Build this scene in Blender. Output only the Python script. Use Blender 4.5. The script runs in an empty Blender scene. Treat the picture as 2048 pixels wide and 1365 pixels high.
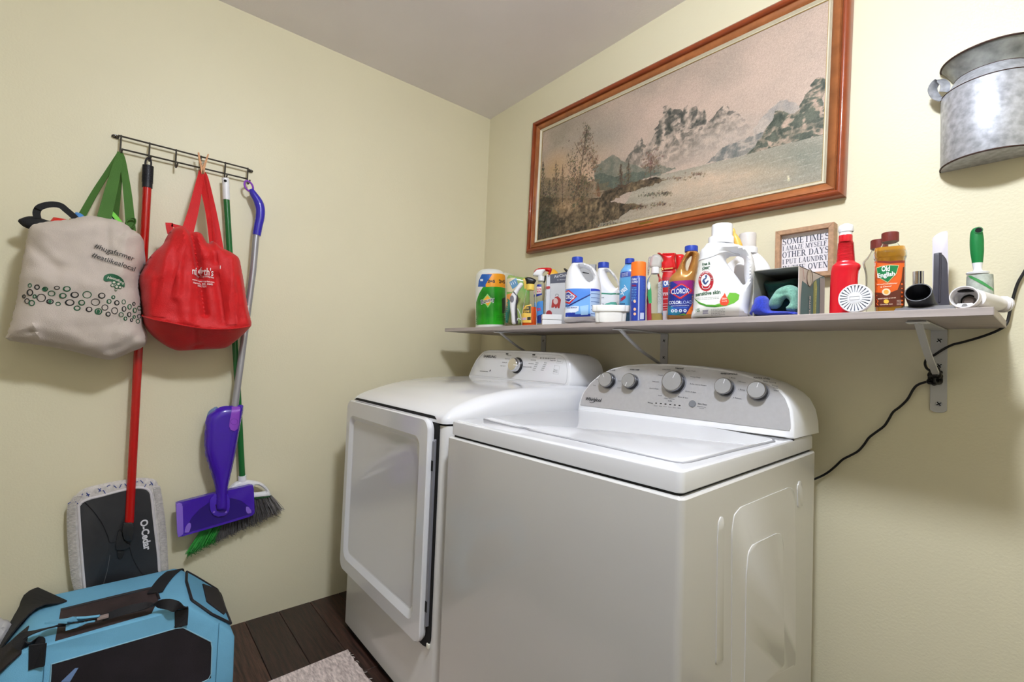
import bpy, bmesh, math, random
import numpy as np
from mathutils import Vector, Matrix, noise as mnoise
from mathutils.geometry import delaunay_2d_cdt
random.seed(7); RNG = np.random.default_rng(7)
S = bpy.context.scene
COL = S.collection

# ------------------------------------------------------------------ camera, world, light, exposure
CAM = np.array([2.082, -1.548, 1.089]); YAW, PITCH, ROLL, FPX = -0.865, 0.033, 0.038, 926.3
def _basis():
    cy, sy, cp, sp = math.cos(YAW), math.sin(YAW), math.cos(PITCH), math.sin(PITCH)
    f = np.array([sy*cp, cy*cp, sp]); r = np.array([cy, -sy, 0.0]); u = np.cross(r, f)
    return math.cos(ROLL)*r+math.sin(ROLL)*u, -math.sin(ROLL)*r+math.cos(ROLL)*u, f
RX, UX, FX = _basis()
cd = bpy.data.cameras.new('camera'); cam = bpy.data.objects.new('camera', cd); COL.objects.link(cam)
cd.sensor_width = 36; cd.lens = FPX*36/2048; cd.clip_start = 0.02
M = Matrix.Identity(4)
for i in range(3):
    M[i][0], M[i][1], M[i][2], M[i][3] = RX[i], UX[i], -FX[i], CAM[i]
cam.matrix_world = M
S.camera = cam
S.view_settings.view_transform = 'Standard'; S.view_settings.look = 'None'
S.view_settings.gamma = 1; S.view_settings.use_curve_mapping = False
EXPOSURE = -0.06
S.view_settings.exposure = EXPOSURE
w = bpy.data.worlds.new('world'); S.world = w; w.use_nodes = True
w.node_tree.nodes['Background'].inputs[0].default_value = (0.9, 0.95, 1, 1)
w.node_tree.nodes['Background'].inputs[1].default_value = 0.12
LAMP = (1.90, -1.20, 2.33); LAMP_POWER = 278.0
# added soft fill light, placed beyond the opening in the unseen front wall
dl = bpy.data.lights.new('added_fill_light', 'AREA'); dl.shape = 'RECTANGLE'; dl.size = 0.8; dl.size_y = 1.9
dl.energy = 0.8; dl.color = (0.96, 0.98, 1.0)
dlo = bpy.data.objects.new('added_fill_light', dl); COL.objects.link(dlo)
dlo.location = (2.0, -3.05, 1.02); dlo.rotation_euler = (math.radians(90), 0, 0)

# ------------------------------------------------------------------ frames and rays
def ray(px, py):
    return FX + RX*(px-1024)/FPX - UX*(py-682.5)/FPX
def W(px, py, ax, val):
    d = ray(px, py); return CAM + d*((val-CAM[ax])/d[ax])
class Fr:
    """a local frame of a real plane: u to the right, v up, w towards the room"""
    def __init__(s, O, U, V=(0, 0, 1), N=None):
        s.O = np.array(O, float); s.U = np.array(U, float); s.U /= np.linalg.norm(s.U)
        s.V = np.array(V, float); s.V /= np.linalg.norm(s.V)
        s.N = np.cross(s.U, s.V) if N is None else np.array(N, float)
        s.N /= np.linalg.norm(s.N)
    def uv(s, px, py, w=0.0):
        d = ray(px, py); o = s.O + s.N*w
        t = ((o-CAM)@s.N)/(d@s.N); p = CAM+d*t-s.O
        return np.array([p@s.U, p@s.V])
    def uvs(s, pts, w=0.0):
        return np.array([s.uv(x, y, w) for x, y in pts])
    def on(s, pts, surf):
        out = []
        for x, y in pts:
            w = 0.0
            for _ in range(4):
                q = s.uv(x, y, w); w = float(surf(np.array([q[0]]), np.array([q[1]]))[0])
            out.append(q)
        return np.array(out)
    def P(s, u, v, w=0.0):
        u, v, w = np.broadcast_arrays(np.asarray(u, float), np.asarray(v, float), np.asarray(w, float))
        return s.O + u[..., None]*s.U + v[..., None]*s.V + w[..., None]*s.N
def frA(x): return Fr((x, 0, 0), (0, 1, 0))
def frB(y): return Fr((0, y, 0), (1, 0, 0))
SH_Z, SH_Y, SH_X0, SH_X1, SH_T = 1.212, -0.344, 0.164, 2.011, 0.016
def frS(px, y, turn=0.0, z=SH_Z):
    d = ray(px, 630); t = (y-CAM[1])/d[1]; p = CAM+d*t
    h = math.atan2(-d[0], d[1])+turn
    f = Fr((p[0], y, z), (math.cos(h), math.sin(h), 0)); f.rz = h
    return f

# ------------------------------------------------------------------ materials
def lin(c):
    return tuple(((x/255)/12.92 if x/255 <= 0.04045 else ((x/255+0.055)/1.055)**2.4) for x in c)
MATS = {}
def mat(name, c, rough=0.5, metal=0, coat=0, trans=0, ior=1.45, bump=None, var=None, sheen=0, alpha=1, emit=None, spec=0.5, stretch=None, rvar=0):
    if name in MATS: return MATS[name]
    m = bpy.data.materials.new(name); m.use_nodes = True; nt = m.node_tree; b = nt.nodes['Principled BSDF']
    L = nt.links.new
    rgb = lin(c)+(1,)
    b.inputs['Base Color'].default_value = rgb; b.inputs['Roughness'].default_value = rough
    b.inputs['Metallic'].default_value = metal; b.inputs['Coat Weight'].default_value = coat
    b.inputs['Transmission Weight'].default_value = trans; b.inputs['IOR'].default_value = ior
    b.inputs['Sheen Weight'].default_value = sheen; b.inputs['Alpha'].default_value = alpha
    b.inputs['Specular IOR Level'].default_value = spec
    if emit:
        b.inputs['Emission Color'].default_value = lin(emit[0])+(1,); b.inputs['Emission Strength'].default_value = emit[1]
    tc = nt.nodes.new('ShaderNodeTexCoord'); src = tc.outputs['Object']
    if stretch:
        mp = nt.nodes.new('ShaderNodeMapping'); mp.inputs['Scale'].default_value = stretch
        L(src, mp.inputs['Vector']); src = mp.outputs['Vector']
    v = var or (9.0, 0.05)
    n = nt.nodes.new('ShaderNodeTexNoise'); n.inputs['Scale'].default_value = v[0]; n.inputs['Detail'].default_value = 5
    L(src, n.inputs['Vector'])
    if alpha == 1 and trans < .5 and not emit:
        r = nt.nodes.new('ShaderNodeMix'); r.data_type = 'RGBA'
        lo = tuple(max(0, x*(1-v[1])) for x in rgb[:3])+(1,); hi = tuple(min(1, x*(1+v[1])) for x in rgb[:3])+(1,)
        if len(v) > 2: lo = lin(v[2])+(1,)
        r.inputs[6].default_value = lo; r.inputs[7].default_value = hi
        mr = nt.nodes.new('ShaderNodeMapRange'); mr.inputs[1].default_value = .3; mr.inputs[2].default_value = .7
        L(n.outputs['Fac'], mr.inputs[0]); L(mr.outputs[0], r.inputs[0]); L(r.outputs[2], b.inputs['Base Color'])
        if rvar:
            m2 = nt.nodes.new('ShaderNodeMapRange'); m2.inputs[3].default_value = rough-rvar; m2.inputs[4].default_value = rough+rvar
            L(n.outputs['Fac'], m2.inputs[0]); L(m2.outputs[0], b.inputs['Roughness'])
    if bump:
        bn = nt.nodes.new('ShaderNodeTexNoise'); bn.inputs['Scale'].default_value = bump[0]; bn.inputs['Detail'].default_value = 4
        L(src, bn.inputs['Vector'])
        bp = nt.nodes.new('ShaderNodeBump'); bp.inputs['Strength'].default_value = bump[1]; bp.inputs['Distance'].default_value = 0.002
        L(bn.outputs['Fac'], bp.inputs['Height']); L(bp.outputs[0], b.inputs['Normal'])
    MATS[name] = m; return m
def ink(c, rough=0.45): return mat('print_%d_%d_%d' % tuple(c), c, rough, var=(30, 0.02))
wall_m = mat('cream_paint', (226, 218, 188), 0.42, bump=(160, 0.22), var=(2.2, 0.02), spec=0.35)
ceil_m = mat('grey_ceiling_paint', (240, 234, 234), 0.8, bump=(120, 0.15), var=(2.5, 0.03))
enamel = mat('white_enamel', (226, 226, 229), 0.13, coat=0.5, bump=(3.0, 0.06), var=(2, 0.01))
enamel_side = mat('white_enamel_cabinet', (214, 212, 209), 0.16, coat=0.3, bump=(2.2, 0.10), var=(2, 0.01))  # greyer than the tops: shade of the unlit fronts put into the colour
white_pl = mat('white_plastic', (236, 236, 238), 0.32, var=(12, 0.015))
jug_w = mat('white_jug_plastic', (240, 240, 243), 0.34, var=(12, 0.015))
grey_pl = mat('grey_plastic', (128, 128, 134), 0.4)
black_pl = mat('black_plastic', (22, 22, 25), 0.35)
dark_gap = mat('dark_gap', (10, 10, 10), 0.8)
chrome = mat('chrome', (215, 215, 218), 0.08, metal=1)
steel = mat('brushed_steel', (196, 196, 198), 0.34, metal=0.9, var=(60, 0.05))
wire_m = mat('dark_pewter_wire', (92, 90, 88), 0.32, metal=1)
clear_pl = mat('clear_plastic', (238, 242, 240), 0.06, trans=1, ior=1.12)
blue_cap = mat('blue_cap_plastic', (38, 66, 170), 0.35)

# ------------------------------------------------------------------ mesh building
class Geo:
    def __init__(s): s.v = []; s.f = []; s.n = 0
    def add(s, V, F):
        V = np.asarray(V, float).reshape(-1, 3)
        s.v.append(V); s.f += [tuple(int(i)+s.n for i in f) for f in F]; s.n += len(V); return s
    def put(s, g):
        return s.add(np.concatenate(g.v) if g.v else np.zeros((0, 3)), g.f)
def mesh_obj(name, g, m, root=None, sharp=0.6, flat=False):
    V = np.concatenate(g.v) if g.v else np.zeros((0, 3))
    if root is not None:
        inv = np.array(root.matrix_basis.inverted())
        V = V@inv[:3, :3].T+inv[:3, 3]
    me = bpy.data.meshes.new(name); me.from_pydata(V.tolist(), [], g.f); me.update()
    if not flat:
        me.polygons.foreach_set('use_smooth', [True]*len(me.polygons)); me.set_sharp_from_angle(angle=sharp)
    me.materials.append(m)
    o = bpy.data.objects.new(name, me); COL.objects.link(o)
    if root is not None: o.parent = root
    return o
def thing(name, label, cat, loc, rz=0.0, group=None):
    o = bpy.data.objects.new(name, None); o.empty_display_size = 0.03
    o.location = [float(x) for x in loc]; o.rotation_euler = (0, 0, float(rz)); COL.objects.link(o)
    o.matrix_basis = Matrix.Translation(o.location) @ Matrix.Rotation(float(rz), 4, 'Z')
    o['label'] = label; o['category'] = cat
    if group: o['group'] = group
    return o
def part(name, g, m, root, label=None, sharp=0.6, stuff=False):
    """a part built in world coordinates; becomes local to its thing (or to a parent part)"""
    base = root
    while base.type == 'MESH' and base.parent is not None: base = base.parent
    o = mesh_obj(name, g, m, base, sharp)
    if base is not root: o.parent = root
    if label: o['label'] = label
    if stuff: o['kind'] = 'stuff'
    return o
def solo(name, g, m, label, cat, loc=None, group=None, sharp=0.6):
    V = np.concatenate(g.v)
    if loc is None: loc = [*(V.min(0)+V.max(0))[:2]/2, V[:, 2].min()]
    g2 = Geo(); g2.add(V-np.array(loc), g.f)
    o = mesh_obj(name, g2, m, None, sharp); o.location = [float(x) for x in loc]
    o['label'] = label; o['category'] = cat
    if group: o['group'] = group
    return o
def struct(name, g, m, sharp=0.6):
    o = mesh_obj(name, g, m, None, sharp); o['kind'] = 'structure'; return o
def bm_geo(bm):
    bm.verts.index_update(); g = Geo()
    g.add([v.co[:] for v in bm.verts], [[v.index for v in f.verts] for f in bm.faces]); bm.free(); return g
def box(x0, x1, y0, y1, z0, z1, bev=0.0, seg=2, fr=None):
    bm = bmesh.new(); bmesh.ops.create_cube(bm, size=1)
    for v in bm.verts:
        v.co = Vector((x0+(v.co.x+.5)*(x1-x0), y0+(v.co.y+.5)*(y1-y0), z0+(v.co.z+.5)*(z1-z0)))
    if bev: bmesh.ops.bevel(bm, geom=bm.edges[:], offset=bev, segments=seg, affect='EDGES', profile=0.5)
    g = bm_geo(bm)
    if fr is not None:                                # x,y,z taken as u,v,w of the frame
        V = np.concatenate(g.v); h = Geo(); h.add(fr.P(V[:, 0], V[:, 1], V[:, 2]), g.f); return h
    return g
def loft(rings, cap0=True, cap1=True, closed=True):
    rings = [np.asarray(r, float) for r in rings]; n = len(rings[0]); F = []
    for i in range(len(rings)-1):
        for j in range(n if closed else n-1):
            k = (j+1) % n; F.append((i*n+j, i*n+k, (i+1)*n+k, (i+1)*n+j))
    if cap0: F.append(tuple(range(n))[::-1])
    if cap1: F.append(tuple((len(rings)-1)*n+j for j in range(n)))
    g = Geo(); g.add(np.concatenate(rings), F); return g
def rrect(x0, x1, y0, y1, r, k=6):
    out = []
    for cx, cy, a in ((x1-r, y1-r, 0), (x0+r, y1-r, 90), (x0+r, y0+r, 180), (x1-r, y0+r, 270)):
        for i in range(k+1):
            t = math.radians(a+90*i/k); out.append((cx+r*math.cos(t), cy+r*math.sin(t)))
    return np.array(out)
def circ(n, rx, ry=None, e=2.0, cx=0, cy=0):
    t = np.linspace(0, 2*np.pi, n, endpoint=False); c, s_ = np.cos(t), np.sin(t); ry = rx if ry is None else ry
    return np.stack([cx+rx*np.sign(c)*np.abs(c)**(2/e), cy+ry*np.sign(s_)*np.abs(s_)**(2/e)], 1)
def cat(pts, k=6, closed=False):
    P = np.asarray(pts, float); n = len(P); out = []
    for i in range(n if closed else n-1):
        g = (lambda j: P[j % n]) if closed else (lambda j: P[min(max(j, 0), n-1)])
        a, b, c, d = g(i-1), g(i), g(i+1), g(i+2)
        for s_ in range(k):
            t = s_/k; out.append(.5*((2*b)+(-a+c)*t+(2*a-5*b+4*c-d)*t*t+(-a+3*b-3*c+d)*t**3))
    if not closed: out.append(P[-1])
    return np.array(out)
def tube(pts, r, n=8, caps=True, closed=False, flat=None):
    P = np.asarray(pts, float); m = len(P); r = np.broadcast_to(np.asarray(r, float), (m,))
    T = np.gradient(P, axis=0) if not closed else (np.roll(P, -1, 0)-np.roll(P, 1, 0))
    T /= np.linalg.norm(T, axis=1)[:, None]+1e-12
    a = np.array([0, 0, 1.0]) if abs(T[0][2]) < .9 else np.array([1.0, 0, 0]); rings = []
    ang = np.linspace(0, 2*np.pi, n, endpoint=False)
    for i in range(m):
        a = a-T[i]*(a@T[i]); a /= np.linalg.norm(a); b = np.cross(T[i], a)
        rings.append(P[i]+r[i]*(np.cos(ang)[:, None]*a+np.sin(ang)[:, None]*b))
    if closed:
        g = loft(rings+[rings[0]], False, False); return g
    return loft(rings, caps, caps)
def strap(pts, width, thick, side):
    """a flat band through pts; side = width direction (one or per point)"""
    P = np.asarray(pts, float); m = len(P); wd = np.broadcast_to(np.asarray(width, float), (m,))
    sd = np.broadcast_to(np.asarray(side, float), (m, 3)); T = np.gradient(P, axis=0); rings = []
    for i in range(m):
        t = T[i]/np.linalg.norm(T[i]); s_ = sd[i]-t*(sd[i]@t); s_ /= np.linalg.norm(s_); n = np.cross(t, s_)
        h, k = wd[i]/2, thick/2
        rings.append([P[i]+s_*h+n*k, P[i]-s_*h+n*k, P[i]-s_*h-n*k, P[i]+s_*h-n*k])
    return loft(rings)
def lathe(prof, O, A, n=24, cap=True):
    """prof: (radius, height) along axis A from O"""
    A = np.array(A, float); A /= np.linalg.norm(A); a = np.cross(A, (0, 0, 1.0))
    if np.linalg.norm(a) < .1: a = np.array([1.0, 0, 0])
    a /= np.linalg.norm(a); b = np.cross(A, a); t = np.linspace(0, 2*np.pi, n, endpoint=False)
    rings = [np.array(O)+A*h+r*(np.cos(t)[:, None]*a+np.sin(t)[:, None]*b) for r, h in prof]
    return loft(rings, cap, cap)
def area2(p): return float(np.sum(p[:, 0]*np.roll(p[:, 1], -1)-np.roll(p[:, 0], -1)*p[:, 1]))/2
def resample(P, step):
    P = np.vstack([P, P[:1]]); d = np.r_[0, np.cumsum(np.linalg.norm(np.diff(P, axis=0), axis=1))]
    n = max(8, int(d[-1]/step)); t = np.linspace(0, d[-1], n, endpoint=False)
    return np.stack([np.interp(t, d, P[:, 0]), np.interp(t, d, P[:, 1])], 1)
def inside(poly, q):
    x, y = q[:, 0], q[:, 1]; c = np.zeros(len(q), bool); n = len(poly)
    for i in range(n):
        x1, y1 = poly[i]; x2, y2 = poly[(i+1) % n]
        if y1 == y2: continue
        c ^= ((y1 > y) != (y2 > y)) & (x < (x2-x1)*(y-y1)/(y2-y1)+x1)
    return c
def dist(loops, q):
    D = np.full(len(q), 1e9)
    for L_ in loops:
        A = L_; B = np.roll(L_, -1, 0); d = B-A; dd = (d**2).sum(1)+1e-18
        t = np.clip(((q[:, None]-A)*d).sum(2)/dd, 0, 1)
        D = np.minimum(D, np.sqrt((((A+t[..., None]*d)-q[:, None])**2).sum(2)).min(1))
    return D
def tri2d(loops, step):
    """triangulated inside of loops[0] minus the others, with grid points inside"""
    lo, hi = loops[0].min(0), loops[0].max(0)
    gx, gy = np.meshgrid(np.arange(lo[0], hi[0]+step, step), np.arange(lo[1], hi[1]+step, step*.87))
    gx = gx+(np.arange(gx.shape[0]) % 2)[:, None]*step/2
    q = np.stack([gx.ravel(), gy.ravel()], 1); keep = inside(loops[0], q)
    for h in loops[1:]: keep &= ~inside(h, q)
    q = q[keep]
    if len(q): q = q[dist(loops, q) > step*.45]
    pts = []; ed = []
    for L_ in loops:
        n0 = len(pts); pts += [tuple(p) for p in L_]; ed += [(n0+i, n0+(i+1) % len(L_)) for i in range(len(L_))]
    nb = len(pts); pts += [tuple(p) for p in q]
    v, e, f, *_ = delaunay_2d_cdt([Vector(p) for p in pts], ed, [], 0, 1e-7, False)
    V = np.array([x[:] for x in v]); F = np.array([list(t) for t in f if len(t) == 3], int).reshape(-1, 3)
    c = V[F].mean(1); k = inside(loops[0], c)
    for h in loops[1:]: k &= ~inside(h, c)
    return V, F[k]
def inflate(fr, outl, holes=(), tf=.03, tb=.03, rnd=.03, step=.006, smooth=True, wfn=None, k=4, p=2.0):
    """a rounded solid whose outline is outl (uv): returns Geo and its front surface w(u,v)"""
    loops = []
    for L_ in [outl, *holes]:
        L_ = np.asarray(L_, float)
        if smooth: L_ = cat(L_, k, True)
        loops.append(resample(L_, step))
    V, F = tri2d(loops, step)
    def prof(q):
        d = np.minimum(dist(loops, q)/rnd, 1); return (1-(1-d)**p)**(1/p)
    def surf(u, v):
        q = np.stack([np.ravel(u), np.ravel(v)], 1); pr = prof(q); w = tf*pr
        if wfn is not None: w = w+wfn(q[:, 0], q[:, 1])*pr
        return w
    d = dist(loops, V); bnd = d < step*.05
    wf = surf(V[:, 0], V[:, 1]); wb = -tb*prof(V); wf[bnd] = 0; wb[bnd] = 0
    n = len(V); idx = np.arange(n)+n; idx[bnd] = np.arange(n)[bnd]
    a2 = V[F]; s_ = (a2[:, 1, 0]-a2[:, 0, 0])*(a2[:, 2, 1]-a2[:, 0, 1])-(a2[:, 1, 1]-a2[:, 0, 1])*(a2[:, 2, 0]-a2[:, 0, 0])
    F = np.where((s_ > 0)[:, None], F, F[:, ::-1])
    g = Geo(); g.add(np.concatenate([fr.P(V[:, 0], V[:, 1], wf), fr.P(V[:, 0], V[:, 1], wb)]),
                     [tuple(t) for t in F]+[tuple(idx[t][::-1]) for t in F])
    g.loops = loops
    return g, surf
def prism(fr, outl, w0, w1, bev=0.0, seg=2):
    P = np.asarray(outl, float)
    if area2(P) < 0: P = P[::-1]
    bm = bmesh.new()
    a = [bm.verts.new((*p, w0)) for p in P]; b = [bm.verts.new((*p, w1)) for p in P]; n = len(P)
    bm.faces.new(a[::-1]); top = bm.faces.new(b)
    for i in range(n): bm.faces.new((a[i], a[(i+1) % n], b[(i+1) % n], b[i]))
    if bev: bmesh.ops.bevel(bm, geom=[e for e in top.edges], offset=bev, segments=seg, affect='EDGES', profile=.5)
    g = bm_geo(bm); V = np.concatenate(g.v); h = Geo(); h.add(fr.P(V[:, 0], V[:, 1], V[:, 2]), g.f); return h
def flatsurf(w=0.0): return lambda u, v: np.full(np.shape(np.ravel(u)), w)
def decal(fr, poly, surf, off=.0006, step=.006, smooth=False, holes=()):
    loops = [resample(cat(p, 4, True) if smooth else np.asarray(p, float), step*.8) if (smooth or len(p) > 0) else p for p in [poly, *holes]]
    if not smooth:                                # keep the corners of straight-edged shapes
        loops = []
        for p in [poly, *holes]:
            p = np.asarray(p, float); o = []
            for i in range(len(p)):
                a, b = p[i], p[(i+1) % len(p)]; m = max(1, int(np.linalg.norm(b-a)/step))
                o += [a+(b-a)*j/m for j in range(m)]
            loops.append(np.array(o))
    V, F = tri2d(loops, step)
    a2 = V[F]; s_ = (a2[:, 1, 0]-a2[:, 0, 0])*(a2[:, 2, 1]-a2[:, 0, 1])-(a2[:, 1, 1]-a2[:, 0, 1])*(a2[:, 2, 0]-a2[:, 0, 0])
    F = np.where((s_ > 0)[:, None], F, F[:, ::-1])
    g = Geo(); g.add(fr.P(V[:, 0], V[:, 1], surf(V[:, 0], V[:, 1])+off), [tuple(t) for t in F]); return g
_tx = {}
def textmesh(s_, bold):
    if (s_, bold) not in _tx:
        c = bpy.data.curves.new('t', 'FONT'); c.body = s_; c.size = 1; c.offset = bold; c.resolution_u = 3
        o = bpy.data.objects.new('t', c); COL.objects.link(o)
        me = bpy.data.meshes.new_from_object(o)
        V = np.array([v.co[:2] for v in me.vertices]).reshape(-1, 2); F = [tuple(p.vertices) for p in me.polygons]
        bpy.data.objects.remove(o); bpy.data.curves.remove(c); bpy.data.meshes.remove(me)
        _tx[(s_, bold)] = (V, F)
    return _tx[(s_, bold)]
def txt(s_, fr, A, B, h, surf=None, off=.001, bold=0.0, shear=0.0, tm=None, bow=0.0):
    """text from baseline point A to B (uv), capital height h"""
    V, F = tm or textmesh(s_, bold); A = np.array(A, float); B = np.array(B, float)
    x0, x1 = V[:, 0].min(), V[:, 0].max(); d = B-A; L_ = np.linalg.norm(d); d = d/L_; up = np.array([-d[1], d[0]])
    ys = h/(1.0 if tm else 0.73)
    t = (V[:, 0]-x0)/(x1-x0)
    q = A+(t*L_)[:, None]*d+(V[:, 1]*ys)[:, None]*(up+shear*d)+(bow*4*t*(1-t))[:, None]*up
    w = (surf(q[:, 0], q[:, 1]) if surf else 0)+off
    g = Geo(); g.add(fr.P(q[:, 0], q[:, 1], w), F); return g
def ptxt(s_, fr, pA, pB, hpx, surf=None, **k):
    f = surf or flatsurf(0)
    q = fr.on([pA, pB, (pA[0], pA[1]-hpx)], f)
    return txt(s_, fr, q[0], q[1], abs(q[2][1]-q[0][1]), surf, **k)
def rows(fr, A, B, n, dv, h, surf, off=.0009, seed=1):
    """tiny print too small to read: rows of short dashes"""
    g = Geo(); R = random.Random(seed); A = np.array(A); B = np.array(B)
    for i in range(n):
        u = A[0]; 
        while u < B[0]-.001:
            wd = R.uniform(.002, .006); u2 = min(u+wd, B[0]); t = (u-A[0])/(B[0]-A[0]+1e-9)
            v = A[1]+(B[1]-A[1])*t-i*dv
            uu = np.array([u, u2, u2, u]); vv = np.array([v, v, v+h, v+h])
            g.add(fr.P(uu, vv, surf(uu, vv)+off), [(0, 1, 2, 3)]); u = u2+R.uniform(.0008, .0016)
    return g
def pellipse(cx, cy, rx, ry, n=20, a0=0, a1=360):
    t = np.radians(np.linspace(a0, a1, n, endpoint=(a1-a0) < 360)); return [(cx+rx*math.cos(x), cy-ry*math.sin(x)) for x in t]

# ================================================================== THE SETTING
RXM, RYM, RH = 3.0, -2.7, 2.43
struct('wall_left', Geo().put(box(-.1, 0, RYM-.1, 0, -.02, 2.6)), wall_m)
struct('wall_back', Geo().put(box(-.1, RXM+.1, 0, .1, -.02, 2.6)), wall_m)
struct('wall_right', Geo().put(box(RXM, RXM+.1, RYM-.1, 0, -.02, 2.6)), wall_m)
g = Geo(); g.put(box(0, 1.2, RYM-.1, RYM, -.02, 2.6)); g.put(box(2.8, RXM, RYM-.1, RYM, -.02, 2.6)); g.put(box(1.2, 2.8, RYM-.1, RYM, 2.05, 2.6))  # opening added in the unseen wall for the fill light, widened to cut bounce
struct('wall_front', g, wall_m)
g = Geo(); V = [(x, y, RH+(.014*y+.009*x)) for x, y in ((-.1, .1), (RXM+.1, .1), (RXM+.1, RYM-.1), (-.1, RYM-.1))]
g.add(V+[(x, y, z+.05) for x, y, z in V], [(0, 1, 2, 3), (7, 6, 5, 4), (0, 4, 5, 1), (1, 5, 6, 2), (2, 6, 7, 3), (3, 7, 4, 0)])
struct('ceiling', g, ceil_m)
g = Geo()
for a, b, c, d in ((1.14, 1.2, 0, 2.11), (2.8, 2.86, 0, 2.11), (1.2, 2.8, 2.05, 2.11)): g.put(box(a, b, RYM, RYM+.018, c, d, .004))
struct('trim_1', g, mat('white_trim_paint', (228, 226, 220), .35))
floor = struct('floor', Geo().put(box(-.1, RXM+.1, RYM-.4, .1, -.06, -.012)), dark_gap)
planks = [mat('dark_oak_plank_%s' % n, c, .42, bump=(28, .35), stretch=(1.2, 16, 16), var=(7, .55, (24, 16, 13)), rvar=.12)
          for n, c in (('umber', (64, 42, 35)), ('walnut', (54, 38, 33)), ('coffee', (75, 50, 41)))]
R = random.Random(3); y = 0.0; pm = {}
while y > RYM:
    x = -R.uniform(0, .8)
    while x < RXM:
        L_ = R.choice([.9, 1.2, 1.5]); x0, x1 = max(x, 0), min(x+L_, RXM)
        if x1-x0 > .02:
            m = R.choice(planks); key = round(x1-x0, 3), m.name
            if key not in pm:
                o = mesh_obj('plank', box(0, x1-x0-.0012, -.1215, 0, -.012, 0, .0012, 1), m, None); pm[key] = o.data
            else:
                o = bpy.data.objects.new('plank', pm[key]); COL.objects.link(o)
            o.location = (x0, y, 0); o.parent = floor
        x += L_
    y -= .123
# ceiling lamp that lights the room (its own light)
t = thing('ceiling_lamp', 'round white ceiling lamp above the laundry, behind the camera', 'lamp', (LAMP[0], LAMP[1], 2.435))
part('lamp_base', lathe([(.06, 0), (.062, .012), (.02, .02), (.02, .06), (.11, .066), (.11, .07)], (LAMP[0], LAMP[1], 2.425), (0, 0, -1)), white_pl, t)
dome = lathe([(.104, .0), (.108, .02), (.104, .045), (.09, .066), (.06, .082), (.02, .09)], (LAMP[0], LAMP[1], 2.352), (0, 0, -1))
part('diffuser', dome, mat('lamp_glass', (255, 250, 240), .5, emit=((236, 243, 255), LAMP_POWER)), t)

# ================================================================== DRYER
DX0, DX1, DY = .263, .949, -.817
t = thing('clothes_dryer', 'white clothes dryer in the corner with a big recessed front door', 'dryer', (.606, -.44, 0))
g = Geo(); rings = []
for z, ins in ((.02, .01), (.03, 0), (.875, 0), (.883, .003)):
    q = rrect(DX0+ins, DX1-ins, DY+ins, -.06, .028); rings.append(np.c_[q, np.full(len(q), z)])
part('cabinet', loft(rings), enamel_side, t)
for x in (DX0+.05, DX1-.05):
    for y in (DY+.05, -.12): part('foot', lathe([(.02, 0), (.02, .022)], (x, y, 0), (0, 0, 1), 12), black_pl, t)
part('toe_shadow_strip', box(DX0+.02, DX1-.02, DY+.012, DY+.03, .004, .03), dark_gap, t, 'dark strip standing in for the shade under the bottom edge')  # near-black box paints the shade under the dryer front
st = [(-.822, .892, .024), (-.8205, .899, .014), (-.813, .908, .006), (-.80, .917, .002), (-.775, .929, 0), (-.75, .938, 0), (-.70, .953, 0),
      (-.664, .962, 0), (-.572, .977, 0), (-.447, .986, 0), (-.268, .990, 0), (-.06, .990, 0)]
rings = []
for y, zt, ins in st:
    x0, x1 = DX0+ins, DX1-ins; rc = min(.045, (zt-.8855)*.8); n = 8
    zb = .8855; q = [(x0, zb), (x0, zt-rc)]
    for i in range(1, n+1): a = math.pi*.5*i/n; q.append((x0+rc*(1-math.cos(a)), zt-rc+rc*math.sin(a)))
    for i in range(0, n+1): a = math.pi*.5*i/n; q.append((x1-rc+rc*math.sin(a), zt-rc+rc*math.cos(a)))
    q += [(x1, zb)]
    rings.append([(a, y, b) for a, b in q])
part('top_panel', loft(rings), enamel, t, sharp=.9)
part('top_seam', loft([np.c_[rrect(DX0+.0012, DX1-.0012, DY+.0012, -.06, .028), np.full(28, z)] for z in (.879, .8862)]), dark_gap, t, 'dark seam under the top')
# black slab painting in the shadow around the door, inner hinge strip and door with a stepped recess
fd = Fr((0, DY, 0), (1, 0, 0))
part('door_gap_shadow', prism(fd, rrect(DX0+.006, .917, .232, .903, .04), .0005, .0045), dark_gap, t, 'black slab standing in for the shadow in the gap around the door')
door = None
def ring_xz(x0, x1, z0, z1, r, y): q = rrect(x0, x1, z0, z1, r, 8); return [(a, y, b) for a, b in q]
rings = [ring_xz(.270, .893, .244, .893, .035, DY-.006), ring_xz(.268, .895, .242, .895, .035, DY-.014), ring_xz(.269, .894, .243, .894, .034, DY-.024),
         ring_xz(.272, .891, .246, .891, .032, DY-.027), ring_xz(.302, .85, .292, .838, .034, DY-.028), ring_xz(.305, .847, .295, .835, .034, DY-.0265),
         ring_xz(.318, .832, .312, .822, .03, DY-.017), ring_xz(.322, .828, .316, .818, .03, DY-.016)]
door = part('door', loft(rings), enamel, t, sharp=.22)
part('inner_trim', prism(Fr((.900, 0, 0), (0, -1, 0)), [(-DY, .30), (-DY+.012, .30), (-DY+.012, .83), (-DY, .84)], -.006, .004), grey_pl, door, 'grey hinge edge of the door')
part('hinge_slot', box(.896, .905, DY-.0135, DY-.004, .745, .775), dark_gap, door)
part('hinge_slot', box(.896, .905, DY-.0135, DY-.004, .34, .37), dark_gap, door)
part('door_catch', box(.902, .914, DY-.008, DY-.0006, .238, .252, .002), mat('cream_catch', (235, 232, 215), .4), t, 'small pale catch below the door corner')
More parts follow.
